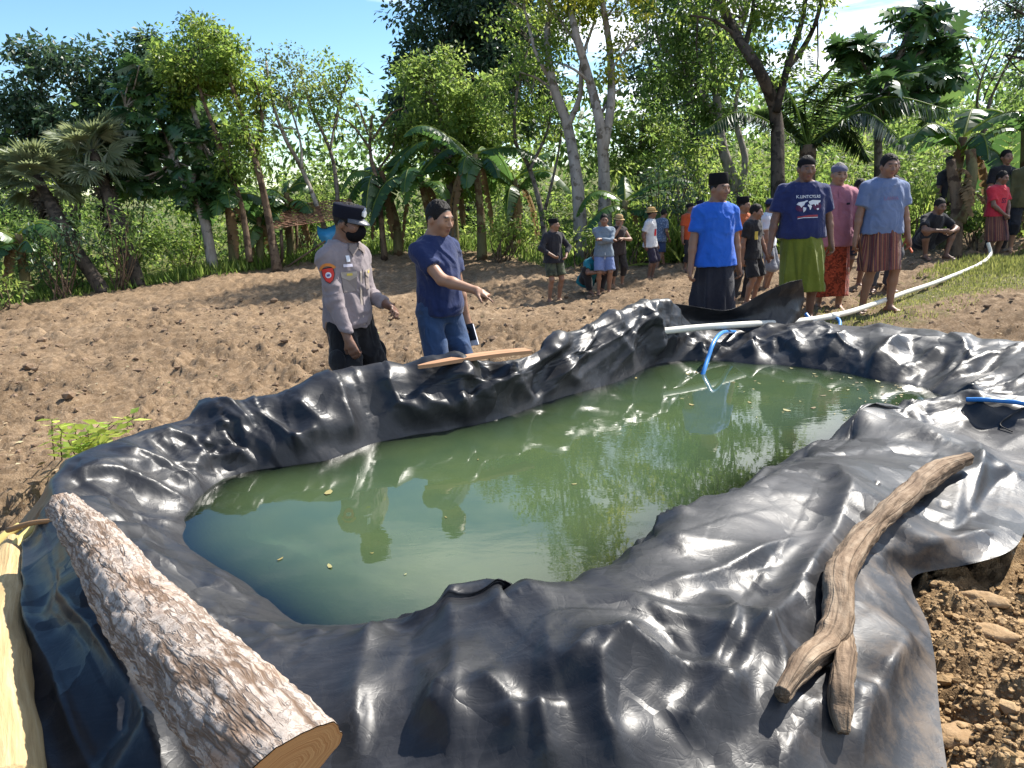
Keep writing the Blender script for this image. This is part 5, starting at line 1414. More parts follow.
    s = put(891, 154, 9.8, 'man in dark clothes mostly hidden behind the grey blue t-shirt', 5, .012, .013, DARK, yaw=20)
    s.body(); s.hair(.008, -.05, .05); s.shirt((.03, .03, .035), 't_shirt', -.1, .65); s.trousers((.05, .05, .06))
right_men()

def far_people():
    FAR = 'villagers watching from under the trees'
    s = put(553, 217, 13.6, 'boy in a black cap, dark shirt and camouflage shorts standing apart at the left', 30, .03, .012, BROWN, group=FAR, yaw=40, wr=(-.17, -.20, .98), wl=(.17, -.2, .95), er=(-1, .3, 0), el=(1, .3, 0))
    s.body(); s.peci(h=.085); s.shirt((.018, .018, .024), 'shirt', -.12, 1.7, 1.3, flare=.015); s.trousers((.045, .055, .035), 'shorts', .82, 'camo', (.11, .10, .1))
    s = put(604, 214, 14.0, 'teenager with folded arms in a grey long-sleeved top and light blue shorts', 4, 0, .0115, BROWN, group=FAR, yaw=-4, nod=3, wr=(.13, -.21, 1.14), wl=(-.12, -.24, 1.17), er=(-.8, -.2, -.5), el=(.8, -.2, -.5), hl='fist', hr='fist')
    s.body(); s.hair(.012, -.05, .045); s.shirt((.15, .19, .24), 'top', -.12, 1.85, 1.3, flare=.01); s.trousers((.15, .20, .38), 'shorts', .92, 'plain', (.11, .10, .1))
    s.patch([[(-.008, -.12), (.008, -.12), (.006, .02), (-.006, .02)]], (0, -.06), ink('white_cord', (.6, .6, .6)), 'drawstring')
    # squatting man
    g = P(592, 291, 14.6); loc = np.array([g[0], g[1], float(G0([g[:2]])[0])])
    s = Person('person', 'man in a teal shirt squatting behind the teenager with folded arms', loc, 35, 1.6, .012, DARK, FAR, pelvis=(0, .16, .26), lean=32, nod=-18, yaw=10, fl=(.15, -.10, 0), fr=(-.15, -.12, 0), kl=(.5, -.6, 1), kr=(-.5, -.6, 1), wl=(.16, -.36, .42), wr=(-.10, -.36, .45), el=(1, 0, -.4), er=(-1, 0, -.4))
    s.body(); s.hair(.008, -.05, .05); s.shirt((.008, .15, .19), 'shirt', -.10, .7, 1.2); s.trousers((.02, .018, .02))
    s = put(618, 213, 14.6, 'man in a straw hat and dark vest rubbing his face with one hand', 20, .04, .012, TAN, group=FAR, yaw=10, nod=8, wr=(-.05, -.19, 1.40), er=(-.7, -.3, -.7), wl=(.02, -.21, 1.14), el=(.8, -.1, -.5), dr=(.3, .05, 1))
    s.body(); s.hair(.003, -.04, .07); s.straw_hat((.40, .27, .13)); s.shirt((.035, .026, .024), 'vest', -.16, .12, 1.2); s.trousers((.035, .03, .028), to=1.5)
    s = put(651, 206, 15.0, 'man in a straw hat and white t-shirt with a red print seen from the side', 62, .04, .012, DARK, group=FAR, yaw=22, nod=-2, wr=(-.20, .05, .82), wl=(.2, -.1, .82), er=(-.4, 1, 0))
    s.body(); s.hair(.003, -.04, .07); s.straw_hat((.47, .30, .12)); s.shirt((.55, .55, .56), 't_shirt', -.16, .72, 1.4, flare=.012); s.trousers((.03, .025, .045), 'shorts', 1.1, 'plain', (.105, .09, .085))
    s.patch([[(-.055, -.07), (.04, -.07), (.04, .09), (-.055, .09)]], (-.03, .17), ink('red_square_print', (.50, .035, .05)))
    s = put(661, 209, 16.2, 'barefoot man in a blue patterned shirt and blue shorts behind the straw hat man', 118, 0, .013, BROWN, group=FAR, lean=8, yaw=10, wr=(-.2, -.15, .85), wl=(.25, -.25, .95), fl=(.10, -.25, 0), fr=(-.10, .18, 0))
    s.body(); s.hair(.01, -.05, .05); s.shirt((.09, .125, .20), 'shirt', -.16, .7, 1.3, 'pattern'); s.trousers((.035, .055, .12), 'shorts', .95, 'plain', (.11, .10, .1))
    s = put(690, 202, 15.4, 'man in an orange shirt and black cap near the dark leafy bush', 30, .02, .013, DARK, group=FAR, yaw=20)
    s.body(); s.skullcap(); s.shirt((.36, .06, .018), 't_shirt', -.14, .7, 1.2); s.trousers((.02, .018, .022), to=1.6)
    s = put(700, 199, 16.2, 'dark capped man half hidden behind the orange shirt man', 40, .02, .013, DARK, group=FAR, yaw=20)
    s.body(); s.skullcap((.012, .014, .03)); s.shirt((.06, .035, .03), 't_shirt', -.14, .7, 1.2); s.trousers((.02, .018, .022))
    s = put(743, 195, 10.5, 'man in an orange shirt and pointed black cap behind the bright blue t-shirt', 25, .035, .012, BROWN, group=FAR, yaw=30)
    s.body(); s.peci(h=.10); s.hair(.003, -.03, .07); s.shirt((.35, .09, .03), 't_shirt', -.14, .7); s.trousers((.03, .03, .035))
    s = put(754, 204, 9.9, 'boy in a black t-shirt with a yellow print and black shorts', 48, 0, .011, BROWN, group=FAR, yaw=10, nod=8, wl=(.20, -.20, .80), wr=(-.2, .05, .80))
    s.body(); s.hair(.012, -.05, .045); s.shirt((.016, .016, .018), 't_shirt', -.14, .66, 1.3); s.trousers((.016, .016, .018), 'shorts', .95, 'plain', (.11, .1, .1))
    s.patch([[(-.05, -.07), (.02, -.07), (.02, .06), (-.05, .06)]], (-.08, .25), ink('yellow_print', (.50, .38, .08)))
    s = put(770, 197, 11.2, 'man in a white shirt, navy cap and grey shorts facing right', 62, .02, .012, BROWN, group=FAR, yaw=10, nod=6)
    s.body(); s.hair(.004, -.04, .07); s.skullcap((.02, .03, .08)); s.shirt((.56, .58, .64), 'shirt', -.09, .7, 1.2); s.trousers((.20, .21, .24), 'shorts', 1.15, 'plain', (.11, .10, .095))
    # man in black sitting under the dead banana
    g = P(929, 250, 12.7); loc = np.array([g[0], g[1], float(G0([g[:2]])[0])])
    s = Person('person', 'man in black squatting in the shade beside the dead banana stem', loc, 12, 1.66, .0115, DARK, FAR, pelvis=(0, .12, .30), lean=24, nod=-12, fl=(.20, -.16, 0), fr=(-.15, -.10, 0), kl=(.6, -.6, 1), kr=(-.4, -.6, 1), wl=(.12, -.32, .46), wr=(-.10, -.34, .48), el=(1, 0, -.4), er=(-1, 0, -.4))
    s.body(); s.hair(.008, -.05, .05); s.shirt((.014, .014, .018), 't_shirt', -.10, .7, 1.2); s.trousers((.02, .02, .025), 'shorts', .95)
    # red tee with brown patterned cloth
    s = put(1001, 171, 13.0, 'man in a red t-shirt and brown striped sarong with hands folded in front', 22, 0, .0115, DARK, group=FAR, yaw=8, nod=6, wr=(-.04, -.20, .90), wl=(.06, -.20, .88), er=(-.9, .3, 0), el=(.9, .3, 0), hl='fist', hr='fist', wide=1.05)
    s.body(); s.hair(.01, -.045, .05); s.shirt((.48, .03, .05), 't_shirt', -.07, .7, 1.2, amp=.006, sl_r=.072); s.text('SS', .13, (.01, .17), ink('dark_red_print', (.12, .02, .05)), bold=.003)
    s.sarong((.14, .05, .035), .42, 'stripes', seed=12, w0=.185, w1=.20, folds=9)
    s = put(1007, 144, 13.8, 'man in a black t-shirt standing behind the red t-shirt man', 10, 0, .012, BROWN, group=FAR, yaw=-8)
    s.body(); s.hair(.008, -.05, .05); s.shirt((.014, .014, .018), 't_shirt', -.10, .7, 1.2); s.trousers((.03, .028, .03))
    s = put(1031, 151, 13.6, 'person in dark clothes and pale head covering at the right edge', -20, .02, .012, TAN, group=FAR)
    s.body(); s.skullcap((.42, .38, .35), 'head_covering', 1.05); s.shirt((.10, .09, .04), 'shirt', -.16, 1.8, 1.2); s.trousers((.02, .02, .025), to=1.4)
    s = put(951, 155, 15.0, 'man in a dark cap and dark shirt hidden behind the dead banana stem', 20, .02, .013, DARK, group=FAR)
    s.body(); s.skullcap((.03, .035, .06)); s.shirt((.03, .03, .04), 'shirt', -.1, .7); s.trousers((.03, .03, .03))
far_people()
# ---------------------------------------------------------------- trees and plants
def leaf_mat(name, lo, mid, hi, trans=.52, rough=.5, spec=.3):
    s = NT(name); r = s.attr('rnd'); c = s.coord(); n = s.noise(c, 1.1, 3, .6)
    f = s.math('ADD', s.math('MULTIPLY', r, .75), s.math('MULTIPLY', n, .35))
    col = s.ramp(f, [(.18, lo), (.52, mid), (.9, hi)])
    b = s.bsdf(col, rough, spec=spec)
    tcol = s.mix(.5, col, s.mix(1.0, col, (1.0, 1.0, .35), 'MULTIPLY'))
    bright = s.n('ShaderNodeHueSaturation', i_Color=tcol, i_Value=2.8, i_Saturation=.88)
    t = s.n('ShaderNodeBsdfTranslucent', i_Color=bright)
    m = s.n('ShaderNodeMixShader'); s.set(m, 0, trans); s.set(m, 1, b); s.set(m, 2, t)
    return s.done(m)
LM = {
 'dark': leaf_mat('dark_leaves', (.016, .036, .022), (.032, .064, .032), (.06, .105, .045), .32, .42, .5),
 'mid': leaf_mat('mid_green_leaves', (.030, .064, .014), (.060, .108, .023), (.115, .165, .034)),
 'light': leaf_mat('light_green_leaves', (.05, .09, .017), (.10, .15, .027), (.175, .215, .042)),
 'yellow': leaf_mat('yellow_green_leaves', (.045, .085, .014), (.09, .145, .02), (.17, .205, .03)),
 'gold': leaf_mat('yellowing_leaves', (.06, .10, .014), (.14, .17, .02), (.36, .33, .025)),
 'olive': leaf_mat('olive_leaves', (.035, .055, .018), (.07, .095, .03), (.12, .14, .05)),
 'palm': leaf_mat('grey_green_palm_leaves', (.05, .07, .035), (.115, .14, .075), (.21, .235, .14), .3, .4, .6),
 'coco': leaf_mat('coconut_leaves', (.010, .026, .010), (.022, .05, .016), (.05, .09, .028), .22, .35, .6),
 'banana': leaf_mat('banana_leaves', (.016, .045, .012), (.035, .085, .02), (.075, .15, .035), .35, .35, .5),
 'bread': leaf_mat('glossy_lobed_leaves', (.014, .040, .016), (.034, .080, .026), (.09, .16, .035), .28, .32, .6),
 'dry': leaf_mat('dry_leaves', (.07, .045, .025), (.15, .095, .05), (.28, .19, .10), .15, .8, .1),
 'thatch': leaf_mat('old_hanging_leaves', (.03, .026, .02), (.065, .055, .042), (.13, .11, .085), .1, .8, .1),
 'grass': leaf_mat('grass_blades', (.045, .085, .012), (.09, .15, .022), (.18, .22, .05), .4),
 'turf': leaf_mat('short_turf', (.09, .105, .025), (.17, .18, .05), (.28, .26, .10), .3),
}
def trunk_mat(name, a, b, c, scale=9, patch=(.5, .56)):
    s = NT(name); k = s.coord(); n = s.noise(s.map(k, (1, 1, .35)), scale, 5, .65); p = s.noise(k, scale * .45, 4, .6); f = s.noise(s.map(k, (1, 1, .25)), scale * 6, 3, .7)
    col = s.mix(s.ramp(p, [(patch[0], (0, 0, 0)), (patch[1], (1, 1, 1))]), s.ramp(n, [(.3, a), (.7, b)]), c)
    return s.done(s.bsdf(col, .9, s.bump(s.math('ADD', n, s.math('MULTIPLY', f, .5)), .8, .03), spec=.15))
TM = {
 'pale': trunk_mat('pale_mottled_bark', (.20, .17, .145), (.36, .33, .29), (.13, .11, .085), 7, (.55, .6)),
 'grey': trunk_mat('grey_bark', (.10, .085, .07), (.22, .19, .16), (.07, .055, .045)),
 'dark': trunk_mat('dark_bark', (.045, .036, .028), (.10, .08, .063), (.03, .025, .02)),
 'brown': trunk_mat('brown_bark', (.09, .06, .04), (.19, .135, .09), (.06, .04, .028)),
 'banana': trunk_mat('banana_stem_skin', (.10, .095, .045), (.20, .17, .085), (.09, .055, .03), 6),
}

def add_leaves(mb, c, d, n, L, W, rnd, fold=.25):
    """one bent diamond per leaf: c base points, d direction, n leaf normal (all Nx3)"""
    d = d / (np.linalg.norm(d, axis=1)[:, None] + 1e-9); s = np.cross(d, n); s /= np.linalg.norm(s, axis=1)[:, None] + 1e-9; n = np.cross(s, d)
    L = np.broadcast_to(np.asarray(L, float), (len(c),))[:, None]; W = np.broadcast_to(np.asarray(W, float), (len(c),))[:, None]
    v = np.stack([c, c + d * L * .45 + s * W * .5 - n * L * fold * .3, c + d * L - n * L * fold, c + d * L * .45 - s * W * .5 - n * L * fold * .3], 1)
    i = np.arange(len(c))[:, None] * 4
    f = np.concatenate([i + np.array([[0, 1, 2]]), i + np.array([[0, 2, 3]])], 1).reshape(-1, 3)
    mb.add(v.reshape(-1, 3), f, np.repeat(rnd, 4))

def rand_dirs(rr, n):
    v = rr.normal(size=(n, 3)); return v / np.linalg.norm(v, axis=1)[:, None]

def crown_clumps(rr, blobs, dens=1.0, csize=.5):
    """clump centres spread through ellipsoids, denser near their surface"""
    out = []
    for c, r in blobs:
        vol = r[0] * r[1] * r[2]; n = int(max(5, dens * 3.2 * vol ** (2 / 3) / csize ** 1.5))
        u = rand_dirs(rr, n); t = rr.uniform(.25, 1.0, n) ** .5
        q = c + u * t[:, None] * r
        lump = 1 + .14 * vnoise(u * 1.7 + rr.uniform(0, 40, 3), 1.0, 3)
        out.append(c + (q - c) * lump[:, None])
    return np.concatenate(out)

def leafy(mb, rr, centres, per, csize, L, W, up=.25, spread=1.0, gap=0.0):
    for c in centres:
        if rr.uniform() < gap: continue
        k = max(4, int(per * rr.uniform(.5, 1.4))); u = rand_dirs(rr, k); cs = csize * rr.uniform(.6, 1.35)
        p = c + u * (rr.uniform(.15, 1, k) ** .6)[:, None] * cs * np.array([1.1, 1.1, .75])
        d = u * spread + rr.normal(size=(k, 3)) * .5 + np.array([0, 0, -.25]); n = rr.normal(size=(k, 3)) * .6 + np.array([0, 0, up * 4])
        add_leaves(mb, p, d, n, L * rr.uniform(.65, 1.35, k), W * rr.uniform(.7, 1.3, k), np.clip(rr.normal(.5, .17) + rr.normal(0, .14, k), 0, 1))

def limb_path(pts, n=14, jit=.0, rr=None):
    p = catmull(pts, n)
    if jit and rr is not None: p[1:-1] += rr.normal(size=(n - 2, 3)) * jit
    return p

def px_blob(cx, cy, rx, ry, d, thick=None):
    c = P(cx, cy, d); k = d / F_PX
    return c, np.array([rx * k, (thick if thick else (rx + ry) / 2 * k * .9), ry * k])

def base_at(px, py, d):
    p = P(px, py, d); z = float(G0([p[:2]])[0]); return np.array([p[0], p[1], z])

def tree(label, name, limbs, blobs, d, leaf='mid', bark='grey', dens=1.0, csize=.5, per=34, L=.17, W=.075, gap=0.0, seed=0, group=None, twigs=True, extra=None, cat='tree', spread=1.0, up=.25):
    """limbs: list of (pixel polyline [(x,y[,dd])], radius at base px, radius at tip px); the first one starts on the ground"""
    rr = np.random.default_rng(seed + 100)
    x0, y0 = limbs[0][0][0][:2]; g = base_at(x0, y0, d); root = empty(name, g, label, cat, group)
    mb = MB(); tips = []
    for li, (pl, r0, r1) in enumerate(limbs):
        w = [P(q[0], q[1], d + (q[2] if len(q) > 2 else rr.normal() * .25 * (k > 0))) for k, q in enumerate(pl)]
        if li == 0: w[0] = g - [0, 0, .1]
        p = limb_path(w, 18, .0); k = d / F_PX
        rad = np.linspace(r0 * k, r1 * k, 18)
        if li == 0: rad[:3] *= np.array([1.35, 1.15, 1.05])
        v, f = tube(p, rad, 10, wob=.16, seed=seed + li); mb.add(v, f)
        tips += [p[t] for t in (8, 11, 14, 17)]
    bl = [px_blob(*b[:4], d + (b[4] if len(b) > 4 else 0)) for b in blobs]; L *= .78; W = max(W * .78, L * .55); per = int(per * 2.4)
    cen = crown_clumps(rr, bl, dens * 1.5, csize) if bl else np.zeros((0, 3))
    tips = np.array(tips)
    if twigs and len(cen):
        for c in cen[rr.uniform(size=len(cen)) < .45]:
            t = tips[np.argmin(np.linalg.norm(tips - c, axis=1) + rr.uniform(0, 1.0, len(tips)))]
            m = (t + c) / 2 + rr.normal(size=3) * .16 + [0, 0, -.1]
            L_ = np.linalg.norm(c - t); a = min(.010 + .010 * L_, .055)
            v, f = tube(catmull([t, m, c], 7), np.linspace(a, .006, 7), 5, cap=False); mb.add(v, f)
    mb.build('trunk', TM[bark], root)
    if len(cen):
        lb = MB(); leafy(lb, rr, cen, per, csize, L, W, up, spread, gap)
        if extra: extra(lb, rr)
        lb.build('crown', LM[leaf], root, smooth=False)
    return root

def lobed_leaf(mb, rr, base, d, n, L, rnd, lobes=5, droop=.35):
    """large leaf with deep lobes either side of the midrib"""
    d = unit(d); s = unit(np.cross(d, n)); n = np.cross(s, d)
    t = []; ts = np.linspace(.12, .95, lobes * 2 + 1)
    for k, q in enumerate(ts):
        w = (.5 if k % 2 else .17) * math.sin(math.pi * min(1, q * .85 + .12)) ** .7
        t.append((q + (.06 if k % 2 else 0), w))
    right = [(0, .02)] + t + [(1.02, 0)]
    V, F = [], []
    mid = [base + d * L * q - n * L * droop * q * q for q, _ in right]
    for sg in (1, -1):
        o = len(V)
        for (q, w), m in zip(right, mid): V += [m, m + s * sg * w * L * .95 - n * (w * L * .35)]
        for k in range(len(right) - 1):
            a = o + 2 * k; f = [a, a + 1, a + 3, a + 2]; F.append(f if sg > 0 else f[::-1])
    mb.add(np.array(V), np.array(F), rnd)

def rosette(mb, rr, c, k, L, up=.35, droop=.4):
    for i in range(k):
        a = i * 2.4 + rr.uniform(-.3, .3); e = rr.uniform(-.9, .7) + up * .5
        d = np.array([math.cos(a) * math.cos(e), math.sin(a) * math.cos(e), math.sin(e)])
        lobed_leaf(mb, rr, c + d * .08, d, np.array([0, 0, 1.0]) + rr.normal(size=3) * .5, L * rr.uniform(.7, 1.2), float(np.clip(rr.normal(.45, .2), 0, 1)), 4, droop * rr.uniform(.6, 1.5))

def lobed_tree(label, name, limbs, spots, d, leaf='bread', bark='grey', L=.75, k=9, seed=0, n_extra=0, blobs=()):
    rr = np.random.default_rng(seed + 300)
    x0, y0 = limbs[0][0][0][:2]; g = base_at(x0, y0, d); root = empty(name, g, label, 'tree')
    mb = MB(); tips = []
    for li, (pl, r0, r1) in enumerate(limbs):
        w = [P(q[0], q[1], d + rr.normal() * .2 * (i > 0)) for i, q in enumerate(pl)]
        if li == 0: w[0] = g - [0, 0, .1]
        p = limb_path(w, 16); v, f = tube(p, np.linspace(r0, r1, 16) * d / F_PX, 10, wob=.12, seed=seed + li); mb.add(v, f); tips += [p[8], p[12], p[15]]
    tips = np.array(tips); lb = MB()
    cen = [P(x, y, d + rr.normal() * .7) for x, y in spots]
    for b in blobs:
        c, r = px_blob(*b, d); u = rand_dirs(rr, n_extra); cen += list(c + u * (rr.uniform(.3, 1, n_extra) ** .5)[:, None] * r)
    for c in cen:
        t = tips[np.argmin(np.linalg.norm(tips - c, axis=1))]
        v, f = tube(catmull([t, (t + c) / 2 + rr.normal(size=3) * .05, c], 6), np.linspace(.03, .016, 6), 6, cap=False); mb.add(v, f)
        rosette(lb, rr, c, k, L)
    mb.build('trunk', TM[bark], root); lb.build('crown', LM[leaf], root, smooth=False)
    return root

def banana_leaf(mb, rr, base, az, L, W, lift, droop, rnd, tear=.35, ribs=None):
    """arching blade, torn between its side veins"""
    h = np.array([math.cos(az), math.sin(az), 0]); n = 17; t = np.linspace(0, 1, n)
    mid = base + np.outer(t * L * (1 - .25 * droop * t), h) + np.outer(L * (lift * t - droop * t * t), [0, 0, 1.0])
    if ribs is not None:
        v, f = tube(mid, np.linspace(.028, .006, n), 5, cap=False); ribs.add(v, f, .8)
    T = np.gradient(mid, axis=0); T /= np.linalg.norm(T, axis=1)[:, None]; S = np.cross(T, [0, 0, 1.0]); S /= np.linalg.norm(S, axis=1)[:, None] + 1e-9; N = np.cross(S, T)
    w = W * np.clip(np.sin(math.pi * np.clip(t * .92 + .06, 0, 1)) ** .55, .05, 1) * np.where(t < .10, t / .10, 1)
    roll = rr.normal() * .3
    for sg in (1, -1):
        sag = rr.uniform(.15, .75)
        for k in range(1, n - 1):
            a, b = k, k + 1; g = rr.uniform(0, tear) * .5
            sg2 = sag + rr.uniform(-.1, .5) * tear
            o0 = S[a] * sg * w[a] * math.cos(sg2) - N[a] * w[a] * math.sin(sg2 + sg * roll * .3); o1 = S[b] * sg * w[b] * math.cos(sg2) - N[b] * w[b] * math.sin(sg2 + sg * roll * .3)
            p0, p1 = mid[a], mid[b]; q0 = p0 + o0 + (p1 - p0) * (g + .25); q1 = p1 + o1 + (p1 - p0) * (.25 - g)
            m0 = p0 + o0 * .55 + N[a] * w[a] * .10 + (p1 - p0) * .14; m1 = p1 + o1 * .55 + N[b] * w[b] * .10 + (p1 - p0) * .14
            f = np.array([[0, 1, 2, 3], [3, 2, 4, 5]]); V = np.array([p0, p1, m1, m0, q1, q0])
            mb.add(V, f if sg > 0 else f[:, ::-1].copy(), float(np.clip(rnd + rr.normal() * .05, 0, 1)))

def banana(label, px, py, d, h, leaves, seed, L=1.9, W=.30, group='banana plants', dead=3, stems=1):
    rr = np.random.default_rng(seed + 500); g = base_at(px, py, d); root = empty('banana_plant', g, label, 'banana plant', group)
    top = g + [rr.normal() * .15, rr.normal() * .15, h]
    p = catmull([g - [0, 0, .1], g + [0, 0, h * .4], top], 12); v, f = tube(p, np.linspace(.15, .07, 12), 12, wob=.10, seed=seed); mk('stem', v, f, TM['banana'], root)
    lb, rb = MB(), MB()
    for i, (az, lift, droop, s) in enumerate(leaves):
        banana_leaf(lb, rr, top - [0, 0, .05 * i], R_(az), L * s, W * (.8 + .25 * s), lift, droop, float(np.clip(rr.normal(.5, .2), 0, 1)), .5, rb)
    lb.build('leaves', LM['banana'], root); rb.build('leaf_ribs', LM['light'], root)
    if dead:
        db = MB()
        for i in range(dead): banana_leaf(db, rr, top - [0, 0, .15], rr.uniform(0, 6.28), L * .6, W * .5, .05, 1.5, rr.uniform(.3, .7), 1.0)
        db.build('dead_leaves', LM['dry'], root)
    return root

def rand_leaves(rr, n):
    return [(i * 360 / n + rr.uniform(-25, 25), rr.uniform(.35, 1.25), rr.uniform(.55, 1.15), rr.uniform(.7, 1.1)) for i in range(n)]

def fan_palm(label, trunk, d, R, n, seed, skirt=26):
    rr = np.random.default_rng(seed + 700); g = base_at(*trunk[0], d); root = empty('fan_palm', g, label, 'palm', 'fan palms')
    w = [P(x, y, d + .3 * i) for i, (x, y) in enumerate(trunk)]; w[0] = g - [0, 0, .1]
    p = catmull(w, 16); v, f = tube(p, np.linspace(.17, .13, 16), 12, wob=.18, seed=seed); mk('trunk', v, f, TM['dark'], root)
    top = p[-1]; lb, db = MB(), MB()
    def fan(mb, c, d_, nrm, r, rnd, blades=22):
        d_ = unit(d_); s = unit(np.cross(d_, nrm)); nn = np.cross(s, d_); a = np.linspace(-1.9, 1.9, blades)
        C = np.repeat(c[None], blades, 0); D = np.outer(np.cos(a), d_) + np.outer(np.sin(a), s)
        add_leaves(mb, C, D, np.repeat(nn[None], blades, 0) + rr.normal(size=(blades, 3)) * .25, r * (1 - .12 * np.abs(a)) * rr.uniform(.9, 1.1, blades), r * .17, np.clip(rnd + rr.normal(0, .08, blades), 0, 1), .22)
    for i in range(n):
        az = i * 2.4 + rr.uniform(-.3, .3); e = rr.uniform(-.5, 1.25); dv = np.array([math.cos(az) * math.cos(e), math.sin(az) * math.cos(e), math.sin(e)])
        st = R * rr.uniform(.7, 1.25); m = top + dv * st * .6 + [0, 0, .1]; c = top + dv * st + [0, 0, -.12 * (1 - math.sin(e))]
        v, f = tube(catmull([top, m, c], 6), .018, 4, cap=False); lb.add(v, f, .7)
        fan(lb, c, dv + [0, 0, -.25], np.array([0, 0, 1.0]) + rr.normal(size=3) * .35 - dv * .4, R * rr.uniform(.75, 1.05), float(np.clip(rr.normal(.55, .2), 0, 1)))
    for i in range(skirt):
        az = rr.uniform(0, 6.28); t = rr.uniform(.6, .98); c = p[int(t * 15)]; dv = np.array([math.cos(az), math.sin(az), -rr.uniform(.5, 2.0)])
        q = c + unit(dv) * R * .35; v, f = tube(np.array([c, (c + q) / 2, q]), .016, 4, cap=False); db.add(v, f, .3); fan(db, q, dv + [0, 0, -.6], np.array([math.cos(az), math.sin(az), .3]), R * rr.uniform(.4, .75), rr.uniform(.1, .8), 14)
    lb.build('fan_leaves', LM['palm'], root, smooth=False); db.build('dead_leaf_skirt', LM['thatch'], root, smooth=False)

def frond(mb, rib, rr, pts, rad=.03, n=46, L=.75, rnd=.4, hang=.8):
    p = catmull(pts, n); v, f = tube(p, np.linspace(rad, .006, n), 5, cap=False); rib.add(v, f, .6)
    T = np.gradient(p, axis=0); T /= np.linalg.norm(T, axis=1)[:, None]; S = np.cross(T, [0, 0, 1.0]); S /= np.linalg.norm(S, axis=1)[:, None] + 1e-9
    t = np.linspace(0, 1, n); l = L * np.clip(np.sin(math.pi * (t * .85 + .10)), .25, 1)
    for sg in (1, -1):
        for q in (0, .5):
            c = p[2:-1] + T[2:-1] * q * np.linalg.norm(p[1] - p[0]); k = len(c)
            D = S[2:-1] * sg + T[2:-1] * .55 + np.array([0, 0, -hang]) + rr.normal(size=(k, 3)) * .12
            add_leaves(mb, c, D, np.repeat(np.array([[0, 0, 1.0]]), k, 0) + S[2:-1] * -sg * .5, l[2:-1] * rr.uniform(.85, 1.1, k), .05, np.clip(rnd + rr.normal(0, .12, k), 0, 1), .12)

def bush(label, name, blobs, d, leaf='light', seed=0, L=.13, W=.06, csize=.28, per=34, dens=1.3, group=None, cat='bush', stems=7):
    rr = np.random.default_rng(seed + 900); b0 = blobs[0]; g = base_at(b0[0], b0[1] + b0[3], d); root = empty(name, g, label, cat, group)
    bl = [px_blob(*b[:4], d + (b[4] if len(b) > 4 else 0)) for b in blobs]; cen = crown_clumps(rr, bl, dens, csize)
    cen = cen[cen[:, 2] > G0(cen[:, :2]) - .05]
    mb = MB()
    for c in cen[rr.permutation(len(cen))[:stems * len(bl)]]:
        a = g + rr.normal(size=3) * [.12, .12, 0]; a[2] = float(G0([a[:2]])[0]) - .05
        v, f = tube(catmull([a, (a + c) / 2 + rr.normal(size=3) * .08, c], 6), np.linspace(.022, .006, 6), 5, cap=False); mb.add(v, f)
    mb.build('stems', TM['brown'], root)
    lb = MB(); leafy(lb, rr, cen, per, csize, L, W); lb.build('foliage', LM[leaf], root, smooth=False)
    return root
